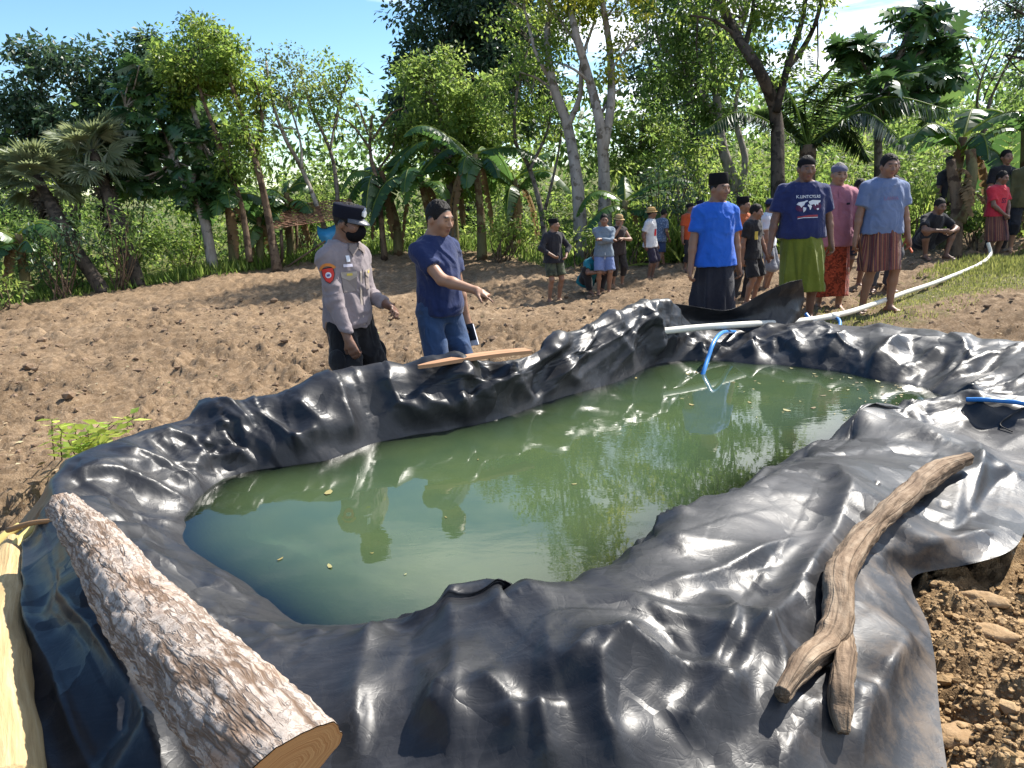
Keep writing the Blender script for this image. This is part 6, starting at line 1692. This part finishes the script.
def grove():
    rr = np.random.default_rng(77)
    # ---- left side
    tree('tall dark dense tree standing behind the fan palms at the far left', 'broadleaf_tree', [([(72, 275), (75, 190), (90, 120)], 9, 4), ([(78, 170), (50, 120), (40, 90)], 5, 2), ([(80, 160), (120, 110), (130, 80)], 5, 2)],
         [(60, 95, 48, 45), (105, 72, 42, 32), (25, 140, 36, 55), (70, 150, 55, 45), (125, 110, 35, 45), (30, 60, 18, 18), (20, 200, 40, 45), (150, 60, 25, 22)], 27, 'dark', 'dark', 1.5, .62, 44, .26, .12, seed=1)
    tree('dark tree top poking above the yellow green tree at the left', 'broadleaf_tree', [([(203, 270), (203, 120), (203, 40)], 7, 3)], [(203, 30, 20, 17), (205, 60, 30, 28), (210, 110, 45, 50)], 29, 'dark', 'dark', 1.3, .6, 44, .26, .12, seed=2)
    fan_palm('grey green fan palm leaning left with a tall crown and dead leaf skirt', [(140, 279), (118, 225), (93, 152)], 18.2, .62, 44, 1, 34)
    fan_palm('lower fan palm on a dark leaning trunk at the far left', [(105, 287), (70, 240), (36, 178)], 17.6, .60, 40, 2, 34)
    lobed_tree('tree with large glossy lobed leaves and a pale bent trunk beside the fan palms', 'breadfruit_tree', [([(214, 273), (203, 215), (183, 180), (165, 130)], 5.5, 3), ([(190, 190), (200, 140), (190, 100)], 3.5, 2), ([(172, 160), (140, 130), (125, 110)], 3, 1.5)],
               [], 19.8, 'bread', 'pale', .44, 10, 4, 17, [(150, 118, 45, 38), (185, 150, 42, 42), (125, 165, 35, 35), (165, 80, 38, 28), (205, 185, 30, 22)])
    tree('tall yellow green tree with a slim brown trunk left of the thatched hut', 'broadleaf_tree', [([(277, 264), (268, 215), (258, 170), (240, 110), (225, 70)], 4.2, 1.6), ([(255, 165), (262, 120), (255, 80)], 2.4, 1), ([(250, 262, .2), (240, 200, .2), (215, 140, .2)], 3.5, 1.4), ([(222, 150), (200, 90), (190, 50)], 2.2, 1)],
         [(232, 85, 34, 36), (212, 55, 36, 24), (246, 130, 20, 30), (178, 48, 30, 18), (238, 165, 24, 18), (190, 85, 30, 28), (205, 30, 16, 12)], 19.4, 'yellow', 'brown', 1.5, .38, 40, .16, .075, seed=4)
    tree('thin leaning pale tree with sparse leaves left of the police officer', 'sparse_tree', [([(333, 262), (322, 220), (300, 165), (285, 138), (272, 100), (266, 60)], 3.0, 1.0), ([(302, 168), (300, 140), (288, 100)], 1.5, .7)],
         [(278, 75, 24, 32), (300, 95, 26, 34), (268, 120, 18, 28), (290, 55, 16, 14)], 20.4, 'olive', 'pale', 1.15, .34, 24, .13, .05, .2, seed=5)
    tree('slender upright tree with sparse yellowish leaves behind the police cap', 'sparse_tree', [([(340, 255), (337, 190), (330, 150), (312, 110), (300, 70)], 2.6, .9), ([(330, 150), (340, 100), (350, 75)], 1.4, .6)],
         [(322, 85, 24, 30), (345, 95, 20, 30), (330, 125, 20, 22), (352, 72, 12, 14), (310, 60, 16, 14)], 21, 'yellow', 'grey', 1.1, .34, 22, .13, .05, .25, seed=6)
    tree('half dead tree with bare broken twigs between the officer and the pointing man', 'bare_tree', [([(384, 250), (378, 190), (370, 150), (372, 115)], 3, 1), ([(371, 150), (352, 125), (335, 115)], 1.4, .5), ([(372, 140), (390, 115), (402, 108)], 1.3, .5), ([(378, 170), (392, 150), (396, 128)], 1.3, .5), ([(368, 135), (360, 110), (352, 100)], 1.0, .4)],
         [(372, 135, 24, 20), (355, 112, 14, 10)], 20.8, 'olive', 'brown', .8, .3, 12, .12, .05, .45, seed=7)
    tree('huge dark dense tree rising behind the light green tree at centre left', 'broadleaf_tree', [([(470, 250), (468, 150), (455, 60)], 12, 6), ([(465, 120), (500, 60), (520, 20)], 7, 3), ([(462, 110), (430, 60)], 6, 3)],
         [(435, 25, 42, 32), (475, 55, 55, 50), (412, 62, 20, 24), (515, 25, 48, 40), (455, 110, 60, 45), (410, 115, 22, 35), (480, -15, 60, 30), (500, -70, 60, 40), (520, 90, 40, 50)], 30, 'dark', 'dark', 1.7, .66, 46, .28, .13, seed=8)
    tree('bright light green leafy tree standing above the banana clump behind the pointing man', 'broadleaf_tree', [([(452, 248), (450, 190), (446, 140), (430, 90)], 5, 2), ([(448, 160), (480, 110), (490, 80)], 3, 1.2), ([(447, 160), (415, 130), (405, 110)], 3, 1.2)],
         [(428, 88, 34, 28), (470, 100, 38, 34), (408, 125, 28, 28), (452, 135, 44, 30), (492, 130, 26, 34), (440, 60, 22, 16), (415, 70, 14, 14), (470, 170, 40, 22)], 21.5, 'light', 'grey', 1.5, .40, 38, .18, .085, seed=9)
    # ---- centre
    tree('slim crooked grey tree with loose olive leaves left of the pale trunks', 'sparse_tree', [([(548, 248), (540, 205), (528, 165), (515, 140), (517, 90), (530, 40)], 3, 1.0), ([(530, 170), (550, 120), (548, 60)], 1.8, .8), ([(545, 210), (556, 165), (562, 130)], 1.8, .8)],
         [(520, 85, 30, 34), (535, 40, 34, 28), (505, 120, 20, 26), (550, 100, 22, 30), (515, 20, 30, 20), (560, 140, 18, 20)], 19.6, 'yellow', 'grey', 1.05, .36, 26, .14, .06, .15, seed=10)
    tree('tall tree with a pale mottled trunk forking high, left one of two', 'pale_trunk_tree', [([(582, 232), (578, 190), (568, 128), (553, 85), (547, 40), (552, -10), (560, -120)], 7, 1.6), ([(568, 126), (580, 95), (582, 60), (595, 20)], 3.5, 1.2), ([(550, 80), (535, 50), (525, 10)], 2.5, 1), ([(556, 95), (540, 80), (520, 72)], 1.8, .7)],
         [(545, -70, 50, 45), (575, -140, 50, 45), (520, -30, 30, 30), (560, 60, 24, 28), (545, 15, 36, 24), (590, 90, 16, 18), (530, 55, 20, 20), (580, 15, 28, 22)], 19, 'yellow', 'pale', 1.05, .34, 24, .15, .07, .2, seed=11)
    tree('tallest pale mottled double trunk with yellowing leaves, right of the other pale tree', 'pale_trunk_tree', [([(606, 232), (604, 180), (600, 125), (588, 75), (575, 30), (570, -20), (590, -160)], 7.2, 1.6), ([(604, 150), (611, 100), (610, 50), (602, 0), (598, -30)], 5, 1.8), ([(608, 75), (625, 50), (640, 35)], 1.6, .6), ([(592, 85), (575, 70), (555, 62)], 1.8, .6), ([(602, 112), (612, 95), (622, 88)], 1.8, .6), ([(582, 50), (560, 20), (540, -10)], 2, .8)],
         [(600, -70, 60, 45), (615, -150, 60, 50), (650, -60, 34, 30), (590, -220, 50, 40), (618, 35, 20, 24), (612, 70, 10, 14), (600, 0, 42, 22), (575, 12, 30, 22), (560, -15, 50, 22), (640, 5, 24, 20)], 18.4, 'gold', 'pale', 1.0, .32, 22, .16, .08, .25, seed=12)
    tree('soft light green fine leaved tree behind the lone banana plant', 'broadleaf_tree', [([(640, 235), (640, 170), (642, 120)], 4, 2)], [(640, 130, 36, 26), (620, 150, 30, 26), (660, 150, 30, 30), (645, 180, 40, 26)], 26, 'light', 'grey', 1.5, .45, 44, .14, .05, seed=13)
    tree('grey forked tree with dense mid green leaves between the pale trunks and the dark trunk', 'broadleaf_tree', [([(738, 225), (734, 185), (722, 145), (716, 90), (710, 40)], 7, 2.6), ([(738, 200), (745, 160), (735, 115), (742, 70)], 4, 1.6), ([(720, 130), (700, 90), (675, 60)], 2.5, 1), ([(716, 90), (735, 50), (745, 20)], 2.5, 1)],
         [(690, -50, 50, 40), (725, -90, 46, 44), (675, 50, 30, 36), (705, 25, 38, 28), (665, 95, 22, 28), (700, 75, 28, 30), (740, 60, 26, 34), (690, 125, 26, 26), (725, 105, 22, 26), (660, 10, 24, 24)], 20, 'mid', 'pale', 1.25, .42, 34, .17, .08, .08, seed=14)
    tree('dark tall tree filling the gap behind the grey forked tree', 'broadleaf_tree', [([(690, 235), (690, 150), (688, 70)], 9, 4)], [(665, 60, 34, 50), (700, 50, 44, 50), (685, 120, 44, 40), (660, 10, 30, 30), (730, 20, 36, 34)], 28, 'dark', 'dark', 1.1, .6, 40, .24, .11, .05, seed=15)
    # ---- right
    tree('big dark trunk with a long limb reaching up to the left, right of centre', 'broadleaf_tree', [([(782, 228), (778, 180), (776, 115), (760, 72), (738, 38), (722, 5), (715, -30)], 7.6, 3.2), ([(776, 112), (788, 65), (802, 20), (808, -20)], 4, 2), ([(786, 70), (805, 45), (818, 15), (825, -20)], 3.2, 1.5), ([(745, 48), (752, 15), (756, -20)], 3, 1.4), ([(736, 35), (712, 20), (690, 15)], 2, .8)],
         [(740, -60, 60, 36), (790, -90, 60, 46), (830, -50, 40, 34), (735, 12, 38, 22), (775, 30, 30, 34), (812, 8, 28, 20), (700, 5, 24, 18), (755, 75, 22, 20), (800, 60, 18, 22), (720, 60, 18, 20)], 17.2, 'yellow', 'dark', 1.15, .36, 28, .15, .065, .15, seed=16)
    lobed_tree('tall tree with big dark drooping lobed leaves against the sky at the right', 'breadfruit_tree', [([(877, 225), (878, 170), (880, 115), (893, 70), (912, 25)], 4.5, 2.4), ([(884, 95), (870, 75), (856, 52)], 2.4, 1.2), ([(896, 68), (925, 50), (945, 38)], 2.2, 1.0), ([(884, 110), (915, 92), (935, 85)], 2, 1)],
               [(915, 8), (935, 22), (900, 22), (950, 40), (925, 45), (905, 50), (940, 65), (915, 72), (955, 72), (930, 88), (895, 80), (950, 92), (858, 40), (846, 50), (868, 48), (856, 62), (880, 95), (868, 105), (893, 105), (925, 5), (880, 60), (935, 105), (910, 98)], 19, 'bread', 'grey', .52, 13, 21, 3, [(922, 40, 34, 36), (928, 85, 26, 24), (858, 48, 14, 14), (880, 102, 18, 10)])
    # young coconut palm
    rr = np.random.default_rng(5); d = 17.8; g = base_at(806, 215, d); root = empty('coconut_palm', g, 'young coconut palm with long dark arching fronds behind the olive sarong man', 'palm')
    top = P(808, 146, d); v, f = tube(catmull([g - [0, 0, .1], (g + top) / 2, top], 10), np.linspace(.24, .17, 10), 12, wob=.15, seed=3); mk('trunk', v, f, TM['brown'], root)
    lb, rb = MB(), MB()
    for tip, mid, dd in (((958, 112), (880, 98), -1.0), ((700, 132), (745, 112), -.5), ((838, 62), (818, 92), .4), ((770, 74), (792, 98), .3), ((862, 78), (834, 92), 0), ((912, 150), (862, 112), -1.6), ((805, 50), (804, 95), 1.0), ((755, 110), (780, 112), 1.2), ((870, 160), (842, 124), .8)):
        frond(lb, rb, rr, [top, P(*mid, d + dd * .5), P(*tip, d + dd)], L=.75, rnd=rr.uniform(.15, .65), hang=rr.uniform(.5, 1.1))
    lb.build('fronds', LM['coco'], root, smooth=False); rb.build('frond_ribs', LM['yellow'], root)
    # dark feathery tree in the top right corner, bare tree, far hillside trees
    tree('dark feathery leaved branch hanging into the top right corner', 'feathery_tree', [([(1085, 240), (1080, 150), (1062, 60), (1040, 20)], 9, 3), ([(1062, 70), (1030, 60), (1005, 55)], 2, .6), ([(1050, 35), (1020, 12), (998, 0)], 2, .6)], [(1012, 30, 20, 26), (1035, 10, 34, 30), (1040, 60, 30, 34), (1060, 100, 30, 40), (1000, 8, 16, 12)], 14, 'dark', 'dark', 1.6, .26, 34, .085, .03, .1, seed=17)
    r2 = np.random.default_rng(8); d = 23; g = base_at(976, 205, d); root = empty('bare_tree', g, 'leafless twiggy grey tree against the sky near the right edge', 'tree'); mb = MB()
    def grow(p, dv, L, r, lev):
        q = p + dv * L; v, f = tube(catmull([p, (p + q) / 2 + r2.normal(size=3) * L * .06, q], 5), np.linspace(r, r * .7, 5), 6, cap=False); mb.add(v, f)
        if lev:
            for k in range(3 if lev > 1 else 4): grow(q if k < 2 else p + dv * L * .6, unit(dv + r2.normal(size=3) * np.array([.65, .5, .4]) + [0, 0, .12]), L * r2.uniform(.6, .8), r * .58, lev - 1)
    grow(g, np.array([0.02, 0, 1.0]), 2.3, .075, 5); mb.build('trunk', TM['grey'], root)
    for i, (bl, lf, lab) in enumerate((([(985, 128, 38, 22), (1015, 120, 30, 26), (960, 140, 30, 18)], 'mid', 'rounded mid green tree on the far slope at the right'), ([(935, 128, 30, 20), (905, 140, 30, 18)], 'light', 'pale green bushy tree on the far slope behind the lobed leaves'), ([(1040, 105, 40, 34), (1010, 150, 40, 24)], 'dark', 'dark far tree on the slope at the right edge'), ([(860, 140, 40, 24), (830, 130, 34, 30)], 'mid', 'mid green far tree behind the coconut fronds'))):
        tree(lab, 'hillside_tree', [([(bl[0][0], bl[0][1] + 45), (bl[0][0], bl[0][1])], 5, 2)], bl, 40 + 3 * i, lf, 'grey', 1.5, .7, 40, .26, .13, seed=30 + i, group='trees on the far slope')
    # ---- banana plants
    B = [('banana plant with dark upright leaves left of the thatched hut', 292, 255, 21.2, 1.9, 8, 1.5), ('banana plant with broad hanging leaves just left of the pointing man', 398, 252, 21.5, 2.3, 9, 1.9), ('banana plant with a bright split leaf right behind the pointing man', 432, 250, 20.8, 2.2, 9, 2.0), ('tall banana plant with a large drooping leaf right of the pointing man', 482, 250, 20.2, 2.7, 9, 2.2), ('banana plant with tattered leaves behind the slim crooked tree', 512, 250, 21, 2.0, 8, 1.8), ('dark banana plant low behind the fan palm trunks', 28, 292, 17.4, 1.5, 7, 1.3), ('banana plant in shade below the lobed leaf tree', 235, 268, 20.4, 1.9, 8, 1.6), ('small banana plant in front of the yellow green tree', 262, 266, 20.6, 1.3, 7, 1.4), ('banana plant with wide dark leaves above the seated man in black', 948, 235, 15.0, 2.1, 8, 1.9), ('banana plant with long leaves crossing behind the black t-shirt man', 1018, 235, 15.6, 2.2, 8, 2.0), ('banana plant half hidden behind the slim banana leaves at centre left', 455, 250, 22.5, 2.6, 8, 2.0)]
    for i, (lab, x, y, d, h, n, L) in enumerate(B): banana(lab, x, y, d, h, rand_leaves(np.random.default_rng(40 + i), n), 40 + i, L)
    banana('lone young banana plant with light ribs in front of the pale trunks', 618, 238, 17.8, 1.45, [(5, .75, .55, 1.15), (35, .35, .25, 1.2), (165, .95, 1.1, 1.0), (200, .3, .8, .9), (85, 1.3, .5, .6), (-30, .25, .6, 1.0), (250, .6, .9, .7)], 60, 1.6, .22, dead=1)
    # dead banana stem with hanging dry leaves
    d = 13.4; g = base_at(957, 236, d); root = empty('dead_banana_stem', g, 'dead brown banana stem hung with dry brown leaves beside the seated man in black', 'banana plant'); rr = np.random.default_rng(15)
    w = [g - [0, 0, .1], P(957, 205, d), P(953, 178, d), P(951, 160, d)]; v, f = tube(catmull(w, 12), np.linspace(.12, .07, 12), 12, wob=.2, seed=5); mk('stem', v, f, TM['brown'], root)
    w = [P(958, 222, d), P(966, 200, d), P(972, 170, d), P(970, 150, d)]; v, f = tube(catmull(w, 12), np.linspace(.12, .08, 12), 10, wob=.2, seed=6); mk('stem', v, f, TM['banana'], root)
    db = MB()
    for k in range(7): banana_leaf(db, rr, P(rr.uniform(950, 974), rr.uniform(152, 195), d - .1), rr.uniform(0, 6.28), rr.uniform(.3, .65), .13, rr.uniform(.1, .8), rr.uniform(.8, 1.5), rr.uniform(.3, .95), 1.6)
    db.build('dead_leaves', LM['dry'], root)
    # ---- bushes along the edge of the field
    BU = [('dark bush in front of the lower fan palm trunk', [(58, 236, 26, 22), (40, 255, 20, 18)], 17.0, 'dark'), ('mid green bush in front of the taller fan palm trunk', [(112, 222, 18, 24), (128, 240, 14, 16)], 17.7, 'mid'),('dark leafy bush filling the shade behind the fan palm trunks', [(45, 225, 40, 34), (10, 235, 26, 30)], 20.0, 'mid'), ('dark bush behind the taller fan palm trunk', [(125, 205, 26, 30), (95, 250, 20, 20)], 20.4, 'dark'),('light green feathery bush at the far left edge of the field', [(6, 285, 20, 24)], 15.6, 'light'), ('feathery pale green shrub under the lobed leaf tree', [(132, 238, 20, 26), (150, 250, 16, 18)], 19.5, 'light'), ('sunlit yellow green shrub behind the pale bent trunk', [(185, 230, 26, 34)], 21.5, 'yellow'), ('round leafed shrub in the shade left of the hut', [(240, 245, 22, 22)], 21.5, 'mid'), ('low bushy shrub between the fan palm trunks', [(70, 275, 22, 16)], 18, 'mid'),
          ('sunlit shrub behind the thatched hut', [(300, 200, 30, 30), (325, 190, 26, 28)], 24, 'light'), ('loose green shrub just right of the pointing man', [(500, 240, 22, 16), (522, 232, 18, 20)], 19.5, 'light'), ('leafy bush behind the boy in the black cap', [(552, 232, 20, 20)], 18.4, 'mid'), ('leafy bush behind the folded arms teenager', [(585, 235, 22, 16), (612, 240, 18, 14)], 17.4, 'light'), ('very dark rounded shrub left of the tall black cap man', [(688, 185, 20, 34), (680, 215, 20, 18)], 17.0, 'dark'), ('dark green rounded shrub behind the straw hat men', [(652, 190, 16, 24), (648, 212, 14, 14)], 17.6, 'dark'), ('bright yellow green bush above the dark rounded shrub', [(665, 160, 26, 26), (705, 165, 20, 30)], 19, 'yellow'),
          ('sunlit low bush behind the straw hat man in the white t-shirt', [(632, 236, 16, 14), (672, 240, 18, 12)], 17.2, 'yellow'), ('bright bush between the tall black cap and the dark trunk', [(745, 190, 20, 26)], 19.5, 'light'), ('leafy shrub behind the seated man in black', [(918, 205, 20, 22), (935, 215, 16, 16)], 14.8, 'light'), ('shrub below the wide banana leaves near the red t-shirt man', [(975, 215, 18, 22), (962, 228, 16, 14)], 14.4, 'mid'), ('low bush at the right edge beside the red t-shirt man', [(1032, 205, 20, 28)], 15.0, 'light')]
    for i, (lab, bl, d, lf) in enumerate(BU): bush(lab, 'shrub', bl, d, lf, i, .12, .055, .27, 36, 1.5)
    # weed beside the liner
    rr = np.random.default_rng(3); d0 = 4.25; g = PZ(80, 452, -.36); g[2] = float(G0([g[:2]])[0]); root = empty('weed', g, 'small bright green leafy weed growing beside the black plastic at the left', 'weed'); mb, lb = MB(), MB()
    for (x, y) in ((52, 425), (62, 438), (75, 430), (88, 436), (100, 430), (112, 428), (68, 448), (92, 448), (130, 420), (135, 424), (80, 442), (58, 432), (105, 440)):
        t = P(x, y - 6, 4.15 + rr.normal() * .12); b = g + rr.normal(size=3) * [.08, .06, 0]; v, f = tube(catmull([b, (b + t) / 2 + [0, 0, .05], t], 8), np.linspace(.005, .002, 8), 5, cap=False); mb.add(v, f)
        k = 13; s = np.linspace(.25, 1, k)[:, None]; c = b * (1 - s) ** 1.2 + t * (1 - (1 - s) ** 1.2); a = np.arange(k) * 2.4 + rr.uniform(0, 6)
        D = np.column_stack([np.cos(a), np.sin(a), rr.uniform(-.1, .6, k)]); add_leaves(lb, c, D, np.tile([0, 0, 1.0], (k, 1)) + rr.normal(size=(k, 3)) * .3, rr.uniform(.06, .11, k), rr.uniform(.04, .06, k), rr.uniform(.3, 1, k), .2)
    mb.build('stems', TM['brown'], root); lb.build('foliage', leaf_mat('weed_leaves', (.06, .12, .015), (.14, .22, .025), (.28, .33, .05)), root, smooth=False)

def hut():
    d = 20.2; k = d / F_PX
    g = base_at(303, 262, d); root = empty('hut', g, 'small open hut with a brown tiled roof and a blue tarp behind the officer', 'hut')
    rl, rr_ = P(270, 231, d - .6), P(352, 219, d - .6); bl, br = P(287, 206, d + .9), P(352, 199, d + .9)
    rows, cols = 14, 26; v0 = []; fs = []
    up = unit(np.cross(rr_ - rl, bl - rl)); up *= np.sign(up[2])
    mb = MB()
    for i in range(rows):
        for j in range(cols):
            q = [rl + (rr_ - rl) * a + (bl - rl) * b * (1 - a) + (br - rr_) * b * a for a, b in ((j / cols, i / rows), ((j + .94) / cols, i / rows), ((j + .94) / cols, (i + 1.15) / rows), (j / cols, (i + 1.15) / rows))]
            o = up * (.012 * ((i * 7 + j * 3) % 5) / 5); pts = np.array([q[0] + up * .05 + o, q[1] + up * .05 + o, q[2] + up * .015 + o, q[3] + up * .015 + o]); pts = np.concatenate([pts, pts - up * .018])
            mb.add(pts, np.array([[0, 1, 2, 3], [7, 6, 5, 4], [0, 4, 5, 1], [1, 5, 6, 2], [2, 6, 7, 3], [3, 7, 4, 0]]), RNG.uniform(0, 1))
    s = NT('clay_tiles'); c = s.ramp(s.attr('rnd'), [(0, (.10, .05, .03)), (.5, (.21, .10, .055)), (1, (.30, .17, .10))]); mb.build('roof', s.done(s.bsdf(c, .9)), root, smooth=False)
    for (x, y, dd, top) in ((281, 262, -.5, 230), (340, 262, -.5, 221), (296, 258, 1.0, 216), (345, 258, 1.0, 212)):
        a = base_at(x, y, d + dd); b = P(x, top, d + dd); v, f = tube(np.array([a, (a + b) / 2 + [.02, 0, 0], b]), .045, 8); mk('post', v, f, TM['brown'], root)
    a, b = base_at(283, 262, d - .5), P(330, 238, d - .5); v, f = tube(np.array([a, (a + b) / 2, b]), .03, 6); mk('brace', v, f, TM['brown'], root)
    tp = [[P(317, 226, d - .3), P(325, 229, d - .3), P(338, 222, d - .3)], [P(318, 236, d - .4), P(326, 235, d - .6), P(338, 232, d - .4)], [P(325, 246, d - .4), P(330, 243, d - .5), P(338, 245, d - .4)]]
    s = NT('blue_tarp'); c = s.coord(); n = s.noise(c, 3, 3); m = s.done(s.bsdf(s.mix(n, (.02, .16, .33), (.05, .30, .50)), .5))
    g_ = np.stack([catmull(r, 16) for r in tp]); g_ = np.stack([catmull(g_[:, q], 16) for q in range(16)]); pv = g_.reshape(-1, 3) + .03 * np.column_stack([np.zeros(256), vnoise(g_.reshape(-1, 3), 4, 1), vnoise(g_.reshape(-1, 3), 4, 2)])
    i = np.arange(15)[:, None] * 16; j = np.arange(15)[None]; o = mk('tarp', pv, np.stack([i + j, i + 16 + j, i + 17 + j, i + j + 1], -1).reshape(-1, 4), m, root); o.modifiers.new('t', 'SOLIDIFY').thickness = .004

def undergrowth():
    rr = np.random.default_rng(91)
    def along(n, lo, hi, x0=-16, x1=17):
        x = rr.uniform(x0, x1, n); y = field_edge_y(x) + rr.uniform(lo, hi, n); return np.column_stack([x, y])
    # grass strip at the edge of the field
    xy = along(5200, -.6, 2.2); xy = xy[rr.uniform(size=len(xy)) < .35 + .5 * (vnoise(xy, .7, 7) * .5 + .5)]
    mb = MB()
    for k in range(4):
        p = np.column_stack([xy + rr.normal(size=xy.shape) * .10, G0(xy)]); n = len(p); a = rr.uniform(0, 6.28, n); h = rr.uniform(.12, .38, n) * (1 + .5 * vnoise(xy, .4, 8))
        D = np.column_stack([np.cos(a) * .8, np.sin(a) * .8, np.ones(n)]) + rr.normal(size=(n, 3)) * .2; add_leaves(mb, p, D, np.column_stack([np.cos(a), np.sin(a), np.full(n, .3)]), h, .035, rr.uniform(.1, 1, n), .35)
    tag(mb.build('grass', LM['grass'], smooth=False), kind='stuff')
    # short turf beside the pipe
    lo, hi = GRASS_R.min(0), GRASS_R.max(0); xy = rr.uniform(lo, hi, (80000, 2)); dd = poly_dist(xy, GRASS_R); keep = rr.uniform(size=len(xy)) < np.clip(.45 + dd * .8 + .45 * vnoise(xy, 1.8, 52), 0, 1) * (dd > -.35); xy = xy[keep]
    mb = MB(); p = np.column_stack([xy, G(xy)]); n = len(p); a = rr.uniform(0, 6.28, n); lush = sstep(9.5, 12, xy[:, 1])
    D = np.column_stack([np.cos(a) * .8, np.sin(a) * .8, np.ones(n)]); add_leaves(mb, p, D, np.column_stack([np.cos(a), np.sin(a), np.full(n, .3)]), rr.uniform(.018, .045, n) * (1 + 1.8 * lush), .012 + .01 * lush, np.clip(rr.uniform(0, .8, n) - .25 * lush, 0, 1), .35)
    tag(mb.build('turf', LM['turf'], smooth=False), kind='stuff')
    # tall broad-bladed grass on the slope at the right
    mb = MB(); x = rr.uniform(3.2, 9.5, 1500); y = rr.uniform(16.5, 26, 1500); xy = np.column_stack([x, y])
    for k in range(5):
        p = np.column_stack([xy + rr.normal(size=xy.shape) * .08, G0(xy) + rr.uniform(0, .35, len(xy))]); n = len(p); a = rr.uniform(0, 6.28, n)
        D = np.column_stack([np.cos(a) * 1.0, np.sin(a) * 1.0, np.full(n, .9)]) + rr.normal(size=(n, 3)) * .3; add_leaves(mb, p, D, np.column_stack([np.cos(a), np.sin(a), np.full(n, .5)]), rr.uniform(.25, .8, n), .06, rr.uniform(.2, 1, n), .6)
    tag(mb.build('tall_grass', LM['light'], smooth=False), kind='stuff')
    # tangled undergrowth between and behind the trunks
    for nm, lf, n, lo, hi, zt, per, L in (('tall_undergrowth', 'light', 760, 3.5, 13, 4.2, 30, .2), ('undergrowth', 'light', 520, .8, 5.5, 1.7, 26, .15), ('shaded_undergrowth', 'mid', 560, 1.5, 9, 2.6, 26, .17)):
        mb = MB(); xy = along(n, lo, hi, -18, 19); t = rr.uniform(0, 1, n) ** 1.4; hgt = zt * (.45 + .55 * (vnoise(xy, .35, 12) * .5 + .5)) * (.6 + .4 * (xy[:, 1] - field_edge_y(xy[:, 0])) / hi)
        c = np.column_stack([xy, G0(xy) + t * hgt]); leafy(mb, rr, c, per, .42, L, .07); tag(mb.build(nm, LM[lf], smooth=False), kind='stuff')
    # the wood further back, one mass
    mb = MB(); n = 800; x = rr.uniform(-34, 26, n); y = rr.uniform(27, 48, n); xy = np.column_stack([x, y]); top = 3.2 + 1.0 * np.exp(-((x + 9) / 8) ** 2) + 2.6 * (vnoise(xy, .16, 31) * .5 + .5) + 1.0 * sstep(-4, -24, x) - 1.2 * sstep(3, 8, x)
    c = np.column_stack([xy, G0(xy) + top * rr.uniform(0, 1, n) ** .8]); leafy(mb, rr, c, 36, 1.0, .34, .17); tag(mb.build('woodland', LM['mid'], smooth=False), kind='stuff')
grove(); hut(); undergrowth(); build_litter()
